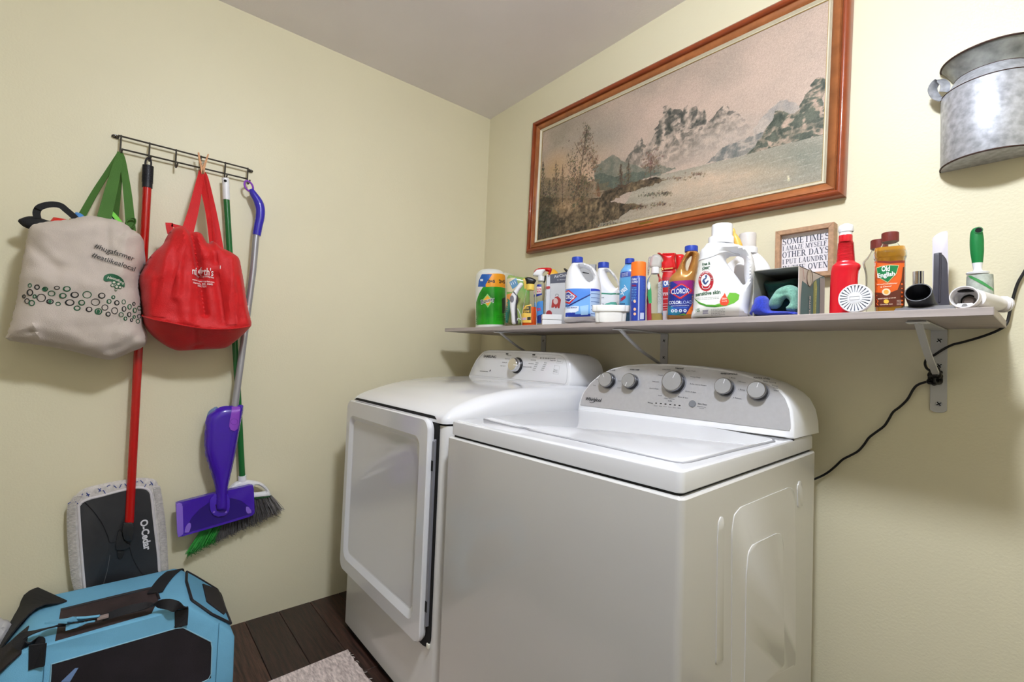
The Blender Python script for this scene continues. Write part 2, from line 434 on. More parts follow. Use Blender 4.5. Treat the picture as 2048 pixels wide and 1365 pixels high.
# control console
fc = Fr((0, -.262, .985), (1, 0, 0), (0, .16, 1))
arch = fc.uvs([(938, 754), (944, 738), (952, 722), (960, 710), (968, 703), (980, 700), (1010, 700.5), (1060, 702), (1110, 705), (1128, 707), (1136, 713), (1141, 726), (1142.5, 745), (1141, 765), (1138, 775)])
arch = resample(np.array(arch), .012)
base_v = arch[:, 1].min()
def back_ring(y, k, sx, px_):
    cx = .60; return np.array([(cx+(p[0]-cx)*sx+px_, y, .985+(p[1]-base_v)*k) for p in arch])
r0 = fc.P(arch[:, 0], arch[:, 1], .0)
cc = arch.mean(0); r_in = fc.P(cc[0]+(arch[:, 0]-cc[0])*.985, cc[1]+(arch[:, 1]-cc[1])*.95, .005)
con = part('console', loft([r_in, r0, back_ring(-.2, .97, 1.03, .008), back_ring(-.13, .95, 1.055, .012), back_ring(-.10, .88, 1.06, .012)]), enamel, t, sharp=.9)
face = fc.P(0, 0, 0); s5 = flatsurf(.0052)
inset = np.array([cc+(p-cc)*(.955, .84) for p in arch])
g = Geo(); q = inset; part('face_seam', tube(fc.P(q[:, 0], q[:, 1], .005), .0009, 5, closed=True), mat('seam_grey', (190, 190, 192), .4), con, 'thin grey outline on the console')
ik = ink((60, 60, 64))
g = ptxt('SAMSUNG', fc, (967, 715), (992, 717), 5.2, s5, bold=.02, shear=.1)
g.put(rows(fc, fc.uv(960, 743, .005), fc.uv(976, 744.5, .005), 1, .01, .0028, s5)); part('lettering', g, ik, con)
q = fc.uv(979, 742.5, .005)
part('logo_mark', prism(fc, [(q[0], q[1]-.002), (q[0]+.006, q[1]-.002), (q[0]+.009, q[1]+.006), (q[0]+.003, q[1]+.005)], .005, .0058), ik, con)
g = Geo()
for i, (x, y) in enumerate(((1013, 712), (1010, 719), (1004.5, 726), (1001, 733), (1064, 715), (1062, 721.5), (1057.5, 728.5), (1046, 735))):
    g.put(ptxt(['TIME DRY', 'QUICK DRY', 'NORMAL DRY', 'HEAVY DUTY', 'TIME DRY', 'DELICATES', 'BEDDING', 'WRINKLE RELEASE'][i], fc, (x, y), (x+(17 if i == 7 else 10), y+.8), 2.0, s5))
for i in range(5):
    for j in range(2): g.put(ptxt('HIGH', fc, (1071.5+17*j-i*1.6, 727+i*3.6), (1077+17*j-i*1.6, 727.4+i*3.6), 1.7, s5))
for i in range(4): g.put(ptxt('000', fc, (1080+i*5, 718+i*.2), (1083.5+i*5, 718.3+i*.2), 3, s5))
g.put(ptxt('Damp', fc, (1100, 718), (1111, 718.5), 1.8, s5)); g.put(ptxt('Signal', fc, (1100, 722), (1111, 722.5), 1.8, s5))
g.put(ptxt('Power', fc, (1115, 724), (1123, 725), 2.2, s5)); g.put(ptxt('Start', fc, (1108, 741), (1115, 742), 2.2, s5)); g.put(ptxt('Pause', fc, (1107, 744.5), (1115, 745.5), 2.2, s5))
part('dial_lettering', g, ik, con)
g = Geo()
for x, y in ((1012, 708.5), (1065, 710.3)): 
    q = fc.uv(x, y, .005); g.put(box(q[0], q[0]+.016, q[1]-.002, q[1]+.003, .0052, .006, fr=fc))
part('heading_bars', g, ink((35, 35, 40)), con, 'two black heading bars')
kc = fc.uv(1026, 729.5, .03); kn = part('dial_ring', lathe([(.034, 0), (.034, .006), (.031, .009)], fc.P(kc[0], kc[1], .005), fc.N, 40), black_pl, t, 'black ring around the dryer dial')
kn = part('dial_knob', lathe([(.029, 0), (.029, .02), (.0275, .026), (.026, .0275)], fc.P(kc[0], kc[1], .008), fc.N, 40), chrome, t, 'chrome dial with a pale face')
part('dial_face', lathe([(.0245, 0), (.0245, .0012)], fc.P(kc[0], kc[1], .035), fc.N, 40), mat('pale_champagne', (214, 206, 190), .22, metal=.6), kn)
part('pointer', box(kc[0]+.012, kc[0]+.03, kc[1]-.004, kc[1]-.001, .03, .0375, fr=fc), white_pl, kn)
g = Geo()
for a, b, c, d in ((1113, 1127, 719, 727.5), (1106, 1119, 733, 749)):
    p = fc.uvs([(a+3, c-2), (b, c), (b-2, d), (a, d-1)], .005); g.put(tube(np.vstack([fc.P(p[:, 0], p[:, 1], .0052)]), .0006, 4, closed=True))
part('button_outline', g, mat('seam_grey', (190, 190, 192), .4), con)

# ================================================================== WASHER
WY = .03; O = np.array([.990, -.828, 0.0]); UW = np.array([math.cos(WY), math.sin(WY), 0]); VW = np.array([-math.sin(WY), math.cos(WY), 0])
WW, WD = .682, .735
t = thing('washing_machine', 'white top-loading washing machine with a silver five-knob console', 'washer', O+UW*.341+VW*.36, WY)
def wl(u, v, z): return O+UW*u+VW*v+np.array([0, 0, z])
def wring(u0, u1, v0, v1, z, r, k=6): q = rrect(u0, u1, v0, v1, r, k); return np.array([wl(a, b, z) for a, b in q])
part('cabinet', loft([wring(-.004, WW+.004, -.006, WD, .02, .012), wring(-.006, WW+.006, -.008, WD, .03, .013),
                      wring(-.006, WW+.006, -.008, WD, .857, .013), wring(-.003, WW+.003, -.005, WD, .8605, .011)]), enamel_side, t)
part('deck_gap', loft([wring(.006, WW-.006, .004, WD-.004, .859, .01), wring(.006, WW-.006, .004, WD-.004, .866, .01)]), dark_gap, t, 'black gap under the top deck')
part('top_deck', loft([wring(.002, WW-.002, .002, WD, .8655, .012), wring(0, WW, 0, WD, .868, .013), wring(0, WW, 0, WD, .8985, .013), wring(.0008, WW-.0008, .0008, WD, .9015, .0125),
                       wring(.003, WW-.003, .003, WD-.002, .904, .012), wring(.0065, WW-.0065, .0065, WD-.006, .905, .01)]), enamel, t, sharp=.36)
for u in (.06, WW-.06):
    for v in (.06, WD-.08): part('foot', lathe([(.02, 0), (.02, .022)], wl(u, v, 0), (0, 0, 1), 12), black_pl, t)
# lid: lies a little below the deck surface with a groove and a finger dip
lid_px = fl = [(968, 839.5), (975, 837.5), (1020, 833), (1100, 826), (1160, 822.5), (1300, 839), (1440, 861), (1548, 881), (1549, 884), (1470, 903), (1384, 925), (1366, 927.5), (1345, 925), (1250, 904), (1140, 879.5), (1060, 862), (1050, 858), (1036, 856.5), (1020, 853), (990, 846)]
ft = Fr((0, 0, .905), (1, 0, 0), (0, 1, 0), (0, 0, 1))
L2 = ft.uvs(lid_px); Ls = resample(L2, .012)
part('lid_groove', tube(ft.P(Ls[:, 0], Ls[:, 1], .0002), .0022, 6, closed=True), mat('groove_grey', (150, 150, 154), .5), t, 'groove around the lid')
lc = L2.mean(0); Lin = lc+(L2-lc)*.992
bm_lid = prism(ft, Lin, -.001, .0042, .003, 3)
part('lid', bm_lid, enamel, t, sharp=.9)
# console
p0 = W(1156, 822, 2, .905); p1 = W(1588, 880, 2, .905)
uw = (p1-p0)/np.linalg.norm(p1-p0)
nv = np.cross((0, 0, 1), uw); fw = Fr(p0, uw, np.array([0, 0, 1.0])+nv*.28)
out = np.array(fw.uvs([(1156, 822), (1158, 808), (1165, 788), (1180, 767), (1200, 750), (1225, 737.5), (1255, 730.5), (1300, 728), (1350, 729), (1400, 733), (1450, 740), (1500, 751.5), (1540, 766), (1563, 780), (1578, 797), (1587, 822), (1590, 850), (1589, 880)]))
out = resample(out, .012)
oc = np.array([out[:, 0].mean(), out[:, 1].max()*.45])
rf = fw.P(out[:, 0], out[:, 1], 0); rfi = fw.P(oc[0]+(out[:, 0]-oc[0])*.988, oc[1]+(out[:, 1]-oc[1])*.965, .004)
def wback(dv, kz, dx):
    r = []
    for p, a in zip(rf, out):
        z = .905+(p[2]-.905)*kz; base = p0+uw*a[0]; q = base+nv*dv
        q[:2] += (uw*dx*(a[0]/out[:, 0].max()))[:2]; r.append((q[0], q[1], z))
    return np.array(r)
con = part('console', loft([rfi, rf, wback(.08, 1.0, .006), wback(.16, .985, .014), wback(.19, .93, .016)]), white_pl, t, sharp=.9)
plate_out = []
vmax = out[:, 1].max()
for a in out:
    d = a-oc; plate_out.append(oc+d*np.array([.974, .93]))
plate_out = np.array(plate_out); plate_out[:, 1] = np.maximum(plate_out[:, 1], .020)
silver = mat('silver_console_face', (188, 187, 190), .3, metal=.35, var=(90, .03))
part('console_gap', box(0, np.linalg.norm(p1-p0), -.0035, .0005, -.004, .0046, fr=fw), dark_gap, con, 'dark gap under the console')
pl = part('control_panel', prism(fw, resample(plate_out, .01), .003, .0062, .001, 1), silver, t, 'silver control panel')
sf = flatsurf(.0066)
def knob(px, py, rpx, lab, ang):
    wv = .03; c = fw.uv(px, py, wv); a = fw.uv(px+rpx, py, wv); r = abs(a[0]-c[0]); o = fw.P(c[0], c[1], .006)
    ring = part('knob_skirt', lathe([(r*1.12, 0), (r*1.12, .0012)], o, fw.N, 40), mat('skirt_grey', (150, 150, 156), .3, metal=.5), t)
    k = part('knob', lathe([(r*.99, 0), (r*.95, .016), (r*.97, .0175)], o+fw.N*.001, fw.N, 40), black_pl, t, lab)
    cap = part('knob_rim', lathe([(r*.97, 0), (r*1.0, .001), (r*1.0, .0045), (r*.96, .0065), (r*.90, .0065)], o+fw.N*.0175, fw.N, 48), mat('knob_rim_metal', (150, 150, 154), .2, metal=.9), k)
    part('knob_face', lathe([(r*.9, 0), (r*.9, .0008)], o+fw.N*.0235, fw.N, 48), mat('knob_silver', (172, 172, 174), .34, metal=.5), k)
    d = np.array([math.cos(ang), math.sin(ang)]); f2 = Fr(fw.P(c[0], c[1], .0305), fw.U*d[0]+fw.V*d[1], -fw.U*d[1]+fw.V*d[0])
    part('pointer', box(r*.3, r*.84, -.0007, .0007, 0, .0006, fr=f2), white_pl, k)
knob(1210, 759, 13.6, 'black-sided washer knob with a silver face, leftmost', 2.2)
knob(1256, 761, 13.6, 'black-sided washer knob with a silver face, second from left', -1.9)
knob(1343, 762, 21, 'largest washer knob, in the middle', 1.25)
knob(1445, 772, 18, 'black-sided washer knob with a silver face, second from right', 1.35)
knob(1512, 780, 19.8, 'black-sided washer knob with a silver face, rightmost', 1.35)
c = fw.uv(1384.5, 808, .008)
part('start_button', lathe([(.0105, 0), (.0105, .002), (.0095, .003)], fw.P(c[0], c[1], .006), fw.N, 28), mat('button_grey', (118, 120, 124), .35), con, 'round grey start button')
ik = ink((48, 50, 56)); g = Geo()
g.put(ptxt('Whirlpool', fw, (1170, 801), (1202, 804.5), 7.0, sf, bold=.022, shear=.15)); part('lettering', g, ink((25, 26, 30)), pl)
q = fw.uvs([(1179, 804.5), (1184, 806), (1190, 803), (1194, 796)], .0066)
part('logo_swoosh', tube(fw.P(cat(q)[:, 0], cat(q)[:, 1], .0068), .0007, 4), ink((25, 26, 30)), pl)
g = Geo()
for s_, a, b, h, bd in (('SOIL LEVEL', (1217, 741.5), (1231, 742.5), 2.4, .02), ('WASH TEMP', (1259.5, 740.5), (1279, 741.5), 2.4, .02),
                    ('RINSE OPTIONS', (1441.5, 749), (1475, 751), 3.2, .02), ('WATER LEVEL', (1506.5, 757.5), (1540, 760), 3.2, .02), ('Normal', (1351, 738), (1367, 739), 2.6, .03),
                    ('Cold Wash', (1325, 740.5), (1341, 741.2), 2.2, 0), ('Super Wash', (1373, 743), (1391, 744), 2.2, 0), ('Heavy Duty', (1381, 755), (1401, 757), 2.4, 0),
                    ('Bulky Items/Sheets', (1380, 769), (1413, 773), 2.4, 0), ('Drain & Spin', (1371, 784), (1392, 786.5), 2.4, 0), ('Rinse & Spin', (1356, 795), (1376, 798), 2.4, 0),
                    ('Casuals', (1316, 751.5), (1326, 752.3), 2.2, 0), ('Delicates', (1305, 764.5), (1318, 765.3), 2.2, 0), ('Quick Wash', (1299, 778), (1317, 779.5), 2.2, 0),
                    ('Soak', (1316.5, 792.5), (1324, 793), 2.2, 0), ('Clean Washer', (1328, 798), (1350, 800), 2.0, 0), ('with affresh', (1336, 803), (1344, 803.6), 2.0, .03),
                    ('1 Rinse', (1459, 757), (1471, 758), 2.6, 0), ('2 Rinses', (1475, 764.5), (1491, 767), 2.8, 0), ('1 Rinse', (1477, 780.5), (1490, 782.5), 2.8, 0), ('2 Rinses', (1466, 797), (1483, 799.5), 2.8, 0),
                    ('Auto Sensing', (1526, 764), (1552, 767), 2.8, 0), ('Deep', (1544, 773), (1556, 774), 2.6, 0), ('Water', (1545.5, 777.5), (1557, 778.5), 2.6, 0), ('Wash', (1547, 782.5), (1558, 783.5), 2.6, 0),
                    ('Progress', (1296, 806.5), (1306, 808), 2.2, .02), ('Start / Pause', (1396, 809), (1414, 811.5), 2.6, .02), ('Hold to', (1395, 814), (1412, 816.5), 2.0, 0), ('cancel', (1398, 817.5), (1408, 819), 2.0, 0)):
    g.put(ptxt(s_, fw, a, b, h, sf, bold=bd))
for i in range(6): g.put(ptxt(['Sense', 'Wash', 'Rinse', 'Spin', 'Drain', 'Done'][i], fw, (1308.5+i*9.4, 812.5+i*.9), (1315+i*9.4, 813+i*.9), 1.5, sf))
for cx, cy in ((1196, 759.5), (1192, 772), (1242, 763), (1241, 777)): g.put(ptxt('Cool', fw, (cx-6, cy), (cx, cy+.5), 2, sf))
part('dial_lettering', g, ik, pl)
g = Geo()
for i in range(6):
    q = fw.uv(1312.3+i*9.35, 806.8+i*.95, .0066); g.put(box(q[0]-.0028, q[0]+.0028, q[1]-.0014, q[1]+.0014, .0064, .0072, fr=fw))
part('progress_lights', g, ink((15, 15, 18)), pl)
# embossed shapes pressed into the right side panel
fs = Fr(wl(WW+.006, 0, 0), VW, (0, 0, 1), UW)
for i, pts in enumerate(([(1462, 1400), (1463, 1060), (1468, 1030), (1480, 1015), (1540, 990), (1575, 976), (1583, 976), (1588, 985), (1590, 1100), (1590, 1330)],
                         [(1486, 1400), (1490, 1150), (1494, 1105), (1502, 1090), (1550, 1067), (1560, 1068), (1564, 1085), (1566, 1330)])):
    q = resample(fs.uvs(pts), .01); q[:, 1] = np.maximum(q[:, 1], .1)
    part('pressed_panel', prism(fs, q, -.001, .0016, .0015, 2) if i == 0 else prism(fs, q, .0010, .0034, .0018, 2), enamel_side, t, sharp=1.2)
for pts in ([(1431, 1330), (1434, 1080), (1436, 1045), (1440, 1034), (1445, 1034), (1448, 1045), (1447, 1080), (1445, 1320)], [(1595, 1015), (1594, 975), (1597, 963), (1601, 962), (1603, 970), (1604, 1013)]):
    q = resample(fs.uvs(pts), .006); q[:, 1] = np.maximum(q[:, 1], .1)
    part('pressed_rib', prism(fs, q, -.001, .0018, .0016, 2), enamel_side, t, sharp=1.2)

# ================================================================== PICTURE
BL = W(1052, 507, 1, -.03); BR = W(1687, 390, 1, -.03); TL = W(1057, 250, 1, -.03)
up = (BR-BL); up = np.array([-up[2], 0, up[0]]); FH = (TL-BL)@up/np.linalg.norm(up); FWD = np.linalg.norm(BR-BL)
fp = Fr(BL*(1, 0, 1)+np.array([0, -.002, 0]), BR-BL, up)
t = thing('framed_picture', 'wide wood-framed mountain lake landscape above the shelf', 'picture', (BL+BR)/2*(1, 0, 1))
wood_r = mat('reddish_wood_moulding', (140, 62, 26), .28, coat=.4, bump=(40, .1), stretch=(1, 1, 1), var=(14, .18))
wood_b = mat('warm_wood_band', (158, 96, 54), .38, bump=(60, .12), var=(22, .22))
liner_m = mat('cream_liner', (208, 198, 172), .5, var=(30, .04))
gold_m = mat('gold_edge', (176, 150, 96), .35, metal=.6)
def rails(name, profile, m, lab=None):
    c = [(0, 0), (FWD, 0), (FWD, FH), (0, FH)]; dg = [(1, 1), (-1, 1), (-1, -1), (1, -1)]
    for i in range(4):
        j = (i+1) % 4; R0 = [fp.P(c[i][0]+dg[i][0]*a, c[i][1]+dg[i][1]*a, h) for a, h in profile]; R1 = [fp.P(c[j][0]+dg[j][0]*a, c[j][1]+dg[j][1]*a, h) for a, h in profile]
        part(name, loft([R1, R0]), m, t, lab, sharp=.9)
rails('frame_moulding', [(0, .001), (0, .022), (.003, .030), (.009, .034), (.015, .033), (.019, .028), (.021, .024), (.021, .001)], wood_r, 'reddish outer moulding of the frame')
rails('frame_band', [(.021, .001), (.021, .019), (.0225, .021), (.024, .019), (.026, .022), (.046, .017), (.047, .015), (.047, .001)], wood_b, 'lighter flat band of the frame')
rails('frame_liner', [(.047, .001), (.047, .017), (.049, .019), (.052, .016), (.055, .012), (.058, .0125), (.058, .001)], liner_m, 'cream liner inside the frame')
rails('gilt_edge', [(.058, .001), (.058, .0115), (.060, .0115), (.060, .001)], gold_m, 'thin gilt edge')
q = fp.uvs([(1274.5, 450.5), (1303, 444.8)], .03)
f3 = Fr(fp.P(q[0][0], .0365, .0195), fp.U, fp.V)
part('name_plaque', box(0, abs(q[1][0]-q[0][0]), -.004, .004, -.003, .0012, .0008, 1, fr=f3), mat('dull_brass', (140, 112, 48), .4, metal=.7), t, 'small brass plaque')
# the landscape, painted as colours on the canvas
IN = .060; CW, CH = FWD-2*IN, FH-2*IN; NX, NY = 620, 268
img = np.zeros((NY, NX, 3)); YY, XX = np.mgrid[0:NY, 0:NX]; uu, vv = XX/(NX-1), YY/(NY-1)
def fbm(sx, sy, oct_=4, seed=0):
    r = np.random.default_rng(seed); o = np.zeros((NY, NX)); a = 1; tot = 0
    for k in range(oct_):
        gx, gy = int(sx*2**k)+2, int(sy*2**k)+2; G = r.random((gy, gx)); x = uu*(gx-1.001); y = vv*(gy-1.001)
        i, j = x.astype(int), y.astype(int); fx, fy = x-i, y-j; fx = fx*fx*(3-2*fx); fy = fy*fy*(3-2*fy)
        o += a*((G[j, i]*(1-fx)+G[j, i+1]*fx)*(1-fy)+(G[j+1, i]*(1-fx)+G[j+1, i+1]*fx)*fy); tot += a; a *= .55
    return o/tot
def c3(*c): return np.array(c, float)
def pc(X, Y):                                    # a point of the canvas, seen in the close-up, to 0..1 (v up)
    q = fp.uv(1040+X/2.625, Y/2.625, .01); return ((q[0]-IN)/CW, (q[1]-IN)/CH)
def mask(pts, jag=0.0, seed=1):
    P = [pc(*p) for p in pts]; o = []; r = np.random.default_rng(seed)
    for i in range(len(P)):
        a, b = np.array(P[i]), np.array(P[(i+1) % len(P)]); n = max(1, int(np.linalg.norm((b-a)*(2.2, 1))/.02))
        for k in range(n): o.append(a+(b-a)*k/n+(r.normal(0, jag, 2) if k or jag else 0))
    q = np.stack([uu.ravel(), vv.ravel()], 1); return inside(np.array(o), q).reshape(NY, NX).astype(float)
def blend(m, c): 
    global img
    img = img*(1-m[..., None])+(np.asarray(c))*m[..., None]
n1, n2, n3 = fbm(5, 3, 5, 1), fbm(30, 14, 4, 2), fbm(90, 40, 3, 3)
sky = c3(206, 184, 168)*(1-vv[..., None]*.0)+(n1[..., None]-.5)*c3(40, 34, 30); img = sky
blend(np.clip((.46-uu)*2.6, 0, 1)*np.clip((n1-.25)*2.2, 0, 1)*.75, c3(128, 130, 112))
blend(np.clip((fbm(7, 4, 4, 15)-.42)*3.2, 0, 1)*.45, c3(166, 154, 142))
blend(np.clip(1-np.abs(uu-.30)*5, 0, 1)*np.clip(1-np.abs(vv-.72)*4, 0, 1)*.75, c3(150, 148, 138))
blend(np.clip(1-np.hypot((uu-.20)*5, (vv-.50)*3.2), 0, 1)*.8, c3(226, 186, 152))
blend(np.clip(1-np.hypot((uu-.07)*9, (vv-.62)*5), 0, 1)*.7, c3(205, 168, 120))
blend(np.clip((n1-.45)*3, 0, 1)*np.clip(vv*1.6-.5, 0, 1)*.35, c3(182, 160, 150))
rid = np.abs(fbm(46, 30, 4, 9)-.5)*2
sl = fbm(70, 16, 3, 11)
def mountain(pts, dark, mid, light, seed, thr=.26, jag=.004, fade=None):
    m = mask(pts, jag, seed); r_ = np.abs(fbm(34, 24, 4, seed)-.5)*2; k = fbm(60, 20, 3, seed+5)
    col = dark+(mid-dark)*np.clip(k*2-.4, 0, 1)[..., None]; col = col+(light-col)*(np.clip((thr-r_)*7, 0, 1)*np.clip(k*2.2-.5, 0, 1))[..., None]
    if fade is not None: m = m*fade
    blend(m, col)
mountain([(1225, 700), (1260, 630), (1300, 590), (1350, 535), (1400, 525), (1480, 560), (1500, 640), (1400, 720), (1250, 760)], c3(150, 150, 148), c3(176, 168, 160), c3(190, 180, 170), 21, fade=.75)
mf = np.clip((vv-pc(800, 860)[1])*3.8+.15, 0, 1)
mountain([(540, 860), (575, 800), (600, 775), (612, 745), (640, 718), (655, 765), (685, 745), (705, 690), (735, 630), (752, 610), (757, 558), (778, 548), (800, 572), (838, 572), (850, 592), (868, 556), (900, 572), (925, 560), (945, 585), (965, 568), (985, 612), (1000, 632), (1030, 590), (1072, 548), (1110, 575), (1150, 600), (1200, 650), (1240, 720), (1100, 800), (1000, 855), (780, 905)],
         c3(62, 66, 60), c3(118, 112, 104), c3(206, 186, 170), 31, thr=.36, jag=.004, fade=mf*np.clip(1.25-np.clip((uu-pc(1040, 700)[0])*6, 0, 1)*.95, 0, 1))
blend(np.clip(1-np.hypot((uu-pc(1080, 730)[0])*7, (vv-pc(1080, 730)[1])*6), 0, 1)*.75*(n2*.6+.6), c3(200, 186, 174))
mountain([(985, 858), (1040, 800), (1080, 765), (1180, 730), (1280, 690), (1330, 720), (1200, 812)], c3(92, 100, 100), c3(134, 134, 128), c3(184, 172, 160), 41, fade=.85)
mountain([(1190, 812), (1235, 770), (1270, 720), (1298, 660), (1330, 612), (1345, 585), (1380, 575), (1425, 606), (1465, 575), (1490, 520), (1530, 470), (1560, 412), (1600, 400), (1600, 705), (1480, 735), (1330, 785)],
         c3(52, 62, 50), c3(98, 104, 88), c3(198, 172, 152), 51, thr=.24, jag=.004)
mountain([(380, 885), (430, 850), (465, 825), (490, 812), (520, 830), (545, 850), (640, 880), (720, 870), (820, 885), (740, 918), (560, 960), (400, 960)], c3(112, 116, 104), c3(138, 136, 122), c3(160, 152, 136), 61, thr=.1)
mountain([(385, 925), (420, 905), (500, 930), (560, 910), (640, 900), (740, 905), (600, 960), (480, 1005), (400, 1000)], c3(82, 92, 84), c3(104, 112, 100), c3(120, 124, 108), 71, thr=.1)
lake = mask([(700, 930), (760, 915), (1000, 858), (1200, 810), (1400, 755), (1620, 700), (1620, 980), (1000, 1120), (300, 1300), (380, 1200), (560, 1060), (600, 985)])
lc_ = c3(170, 163, 146)+(fbm(8, 60, 3, 77)[..., None]-.5)*c3(34, 30, 30); blend(lake, lc_)
for X, Y, rx, ry, c, k in ((960, 960, 5, 9, c3(220, 194, 168), .95), (1240, 890, 9, 9, c3(216, 190, 162), .95), (1370, 905, 14, 16, c3(226, 196, 166), .8), (1050, 1040, 4, 10, c3(208, 184, 160), .6), (1500, 840, 6, 6, c3(128, 134, 120), .8), (1270, 830, 7, 12, c3(136, 138, 124), .6), (700, 1100, 5, 12, c3(190, 170, 148), .6)):
    a, b = pc(X, Y); blend(np.clip(1-np.hypot((uu-a)*rx, (vv-b)*ry), 0, 1)*k*lake*(.5+n2), c)
blend(lake*(np.abs(fbm(10, 120, 2, 91)-.5) < .012)*.4, c3(206, 198, 184))
blend(mask([(60, 1100), (60, 960), (150, 940), (300, 930), (400, 950), (470, 985), (520, 1000), (430, 1040), (300, 1090)], .01, 15)*.75*(n2*.8+.4), c3(120, 104, 80))
land = mask([(60, 1300), (60, 1020), (150, 1035), (260, 1040), (420, 1040), (440, 1005), (560, 965), (700, 932), (775, 945), (700, 970), (560, 1015), (470, 1060), (620, 1075), (660, 1085), (560, 1110), (520, 1150), (400, 1180), (420, 1205), (330, 1240), (300, 1300)], .004, 5)
gc = c3(96, 82, 62)+(n3[..., None]-.5)*c3(150, 130, 104)+(n2[..., None]-.5)*c3(90, 80, 60); blend(land, gc)
a, b = pc(240, 1085); blend(land*np.clip(1-np.hypot((uu-a)*7, (vv-b)*9), 0, 1)*.8, c3(196, 164, 128)+(n3[..., None]-.5)*70)
a, b = pc(110, 1180); blend(np.clip(1-np.hypot((uu-a)*9, (vv-b)*4), 0, 1)*.8, c3(46, 50, 40)+(n3[..., None]-.5)*60)
PR = np.random.default_rng(5)
def dabs(X, Y, sx, sy, n, cols, r=1.2, seed=0, al=.42):
    n = int(n*2.6)
    for _ in range(n):
        a, b = pc(PR.normal(X, sx), PR.normal(Y, sy)); i, j = int(a*(NX-1)), int(b*(NY-1)); rr = max(1, int(PR.exponential(r))+1)
        c = np.array(cols[PR.integers(len(cols))], float)+PR.normal(0, 8, 3)
        if 0 <= i < NX and 0 <= j < NY: img[max(0, j-rr//2):j+rr//2+1, max(0, i-rr//2):i+rr//2+1] = img[max(0, j-rr//2):j+rr//2+1, max(0, i-rr//2):i+rr//2+1]*(1-al)+c*al
def stroke(pts, c, wd=1):
    P = [pc(*p) for p in pts]
    for a, b in zip(P[:-1], P[1:]):
        n = int(max(abs(a[0]-b[0])*NX, abs(a[1]-b[1])*NY))*2+2
        for k in range(n):
            i = int((a[0]+(b[0]-a[0])*k/n)*(NX-1)); j = int((a[1]+(b[1]-a[1])*k/n)*(NY-1))
            if 0 <= i < NX and 0 <= j < NY: img[j:j+1, max(0, i-wd//2):i+(wd+1)//2] = c
dk = [(58, 58, 44), (78, 72, 54), (96, 86, 66), (44, 48, 38)]; br = [(110, 86, 64), (130, 100, 74), (92, 76, 58), (70, 62, 50)]
def conifer(X, Yt, Yb, wd, cols, n):
    for _ in range(n):
        f = PR.random()**.75; dabs(X+PR.normal(0, 1)*0, Yt+(Yb-Yt)*f, wd*(f*.9+.06), 3, 1, cols, .7)
    stroke([(X, Yt-6), (X, Yb)], (60, 52, 42))
dabs(320, 980, 34, 50, 520, dk+br, 1.0); dabs(345, 780, 20, 50, 230, br, .8); dabs(352, 700, 10, 28, 90, dk, .7); dabs(280, 880, 20, 60, 220, dk, .8); dabs(385, 850, 14, 34, 120, br, .8)
stroke([(278, 1060), (300, 985), (320, 900), (335, 800), (345, 720), (352, 660)], (88, 74, 60), 2); stroke([(322, 900), (368, 830), (402, 790)], (96, 80, 66)); stroke([(330, 830), (300, 770), (285, 745)], (96, 80, 66)); stroke([(345, 740), (372, 700), (385, 720)], (100, 84, 70))
conifer(122, 850, 1080, 22, dk, 420); conifer(190, 850, 1080, 24, br+dk, 300); conifer(225, 870, 1060, 16, br, 130); conifer(155, 950, 1120, 26, dk, 300); conifer(530, 865, 985, 13, [(96, 66, 50), (78, 60, 46)], 170); conifer(570, 850, 965, 15, br, 130)
dabs(690, 850, 22, 32, 190, [(116, 84, 70), (98, 76, 62)], .7); stroke([(686, 940), (690, 880), (705, 815)], (86, 64, 52), 1); conifer(410, 965, 1030, 10, [(130, 88, 56)], 70)
dabs(120, 1180, 30, 50, 500, dk, 1.1); dabs(760, 1015, 20, 6, 60, dk, .6); dabs(690, 1022, 24, 6, 60, dk, .6); dabs(740, 1070, 24, 5, 50, br, .6); dabs(620, 1085, 40, 8, 90, br, .6); dabs(930, 912, 22, 5, 40, br, .5); dabs(830, 935, 30, 5, 50, br, .5); dabs(450, 1180, 60, 16, 200, br+dk, .8)
stroke([(420, 1010), (520, 985), (620, 958), (760, 935)], (92, 74, 58)); a_, b_ = pc(1410, 945)
dabs(1410, 935, 3, 8, 14, [(236, 226, 190)], .5)
img += (np.random.default_rng(8).random((NY, NX, 1))-.5)*26
img = np.clip(img*c3(.93, .915, .90), 0, 255)/255
lum = np.where(img <= .04045, img/12.92, ((img+.055)/1.055)**2.4)
V = fp.P(IN+uu.ravel()*CW, IN+vv.ravel()*CH, .0095); idx = np.arange(NX*NY).reshape(NY, NX)
F = np.stack([idx[:-1, :-1], idx[:-1, 1:], idx[1:, 1:], idx[1:, :-1]], -1).reshape(-1, 4)
me = bpy.data.meshes.new('canvas'); L_ = np.array(t.location)
me.vertices.add(len(V)); me.vertices.foreach_set('co', (V-L_).astype(np.float32).ravel())
me.loops.add(F.size); me.loops.foreach_set('vertex_index', F.astype(np.int32).ravel())
me.polygons.add(len(F)); me.polygons.foreach_set('loop_start', np.arange(0, F.size, 4, dtype=np.int32)); me.update(calc_edges=True)
ca = me.color_attributes.new('paint', 'FLOAT_COLOR', 'POINT'); ca.data.foreach_set('color', np.c_[lum.reshape(-1, 3), np.ones(NX*NY)].astype(np.float32).ravel())
cm = bpy.data.materials.new('painted_canvas'); cm.use_nodes = True; nt = cm.node_tree; b = nt.nodes['Principled BSDF']; b.inputs['Roughness'].default_value = .55
at = nt.nodes.new('ShaderNodeAttribute'); at.attribute_name = 'paint'; nt.links.new(at.outputs['Color'], b.inputs['Base Color'])
wv = nt.nodes.new('ShaderNodeTexNoise'); wv.inputs['Scale'].default_value = 420; tcn = nt.nodes.new('ShaderNodeTexCoord'); nt.links.new(tcn.outputs['Object'], wv.inputs['Vector'])
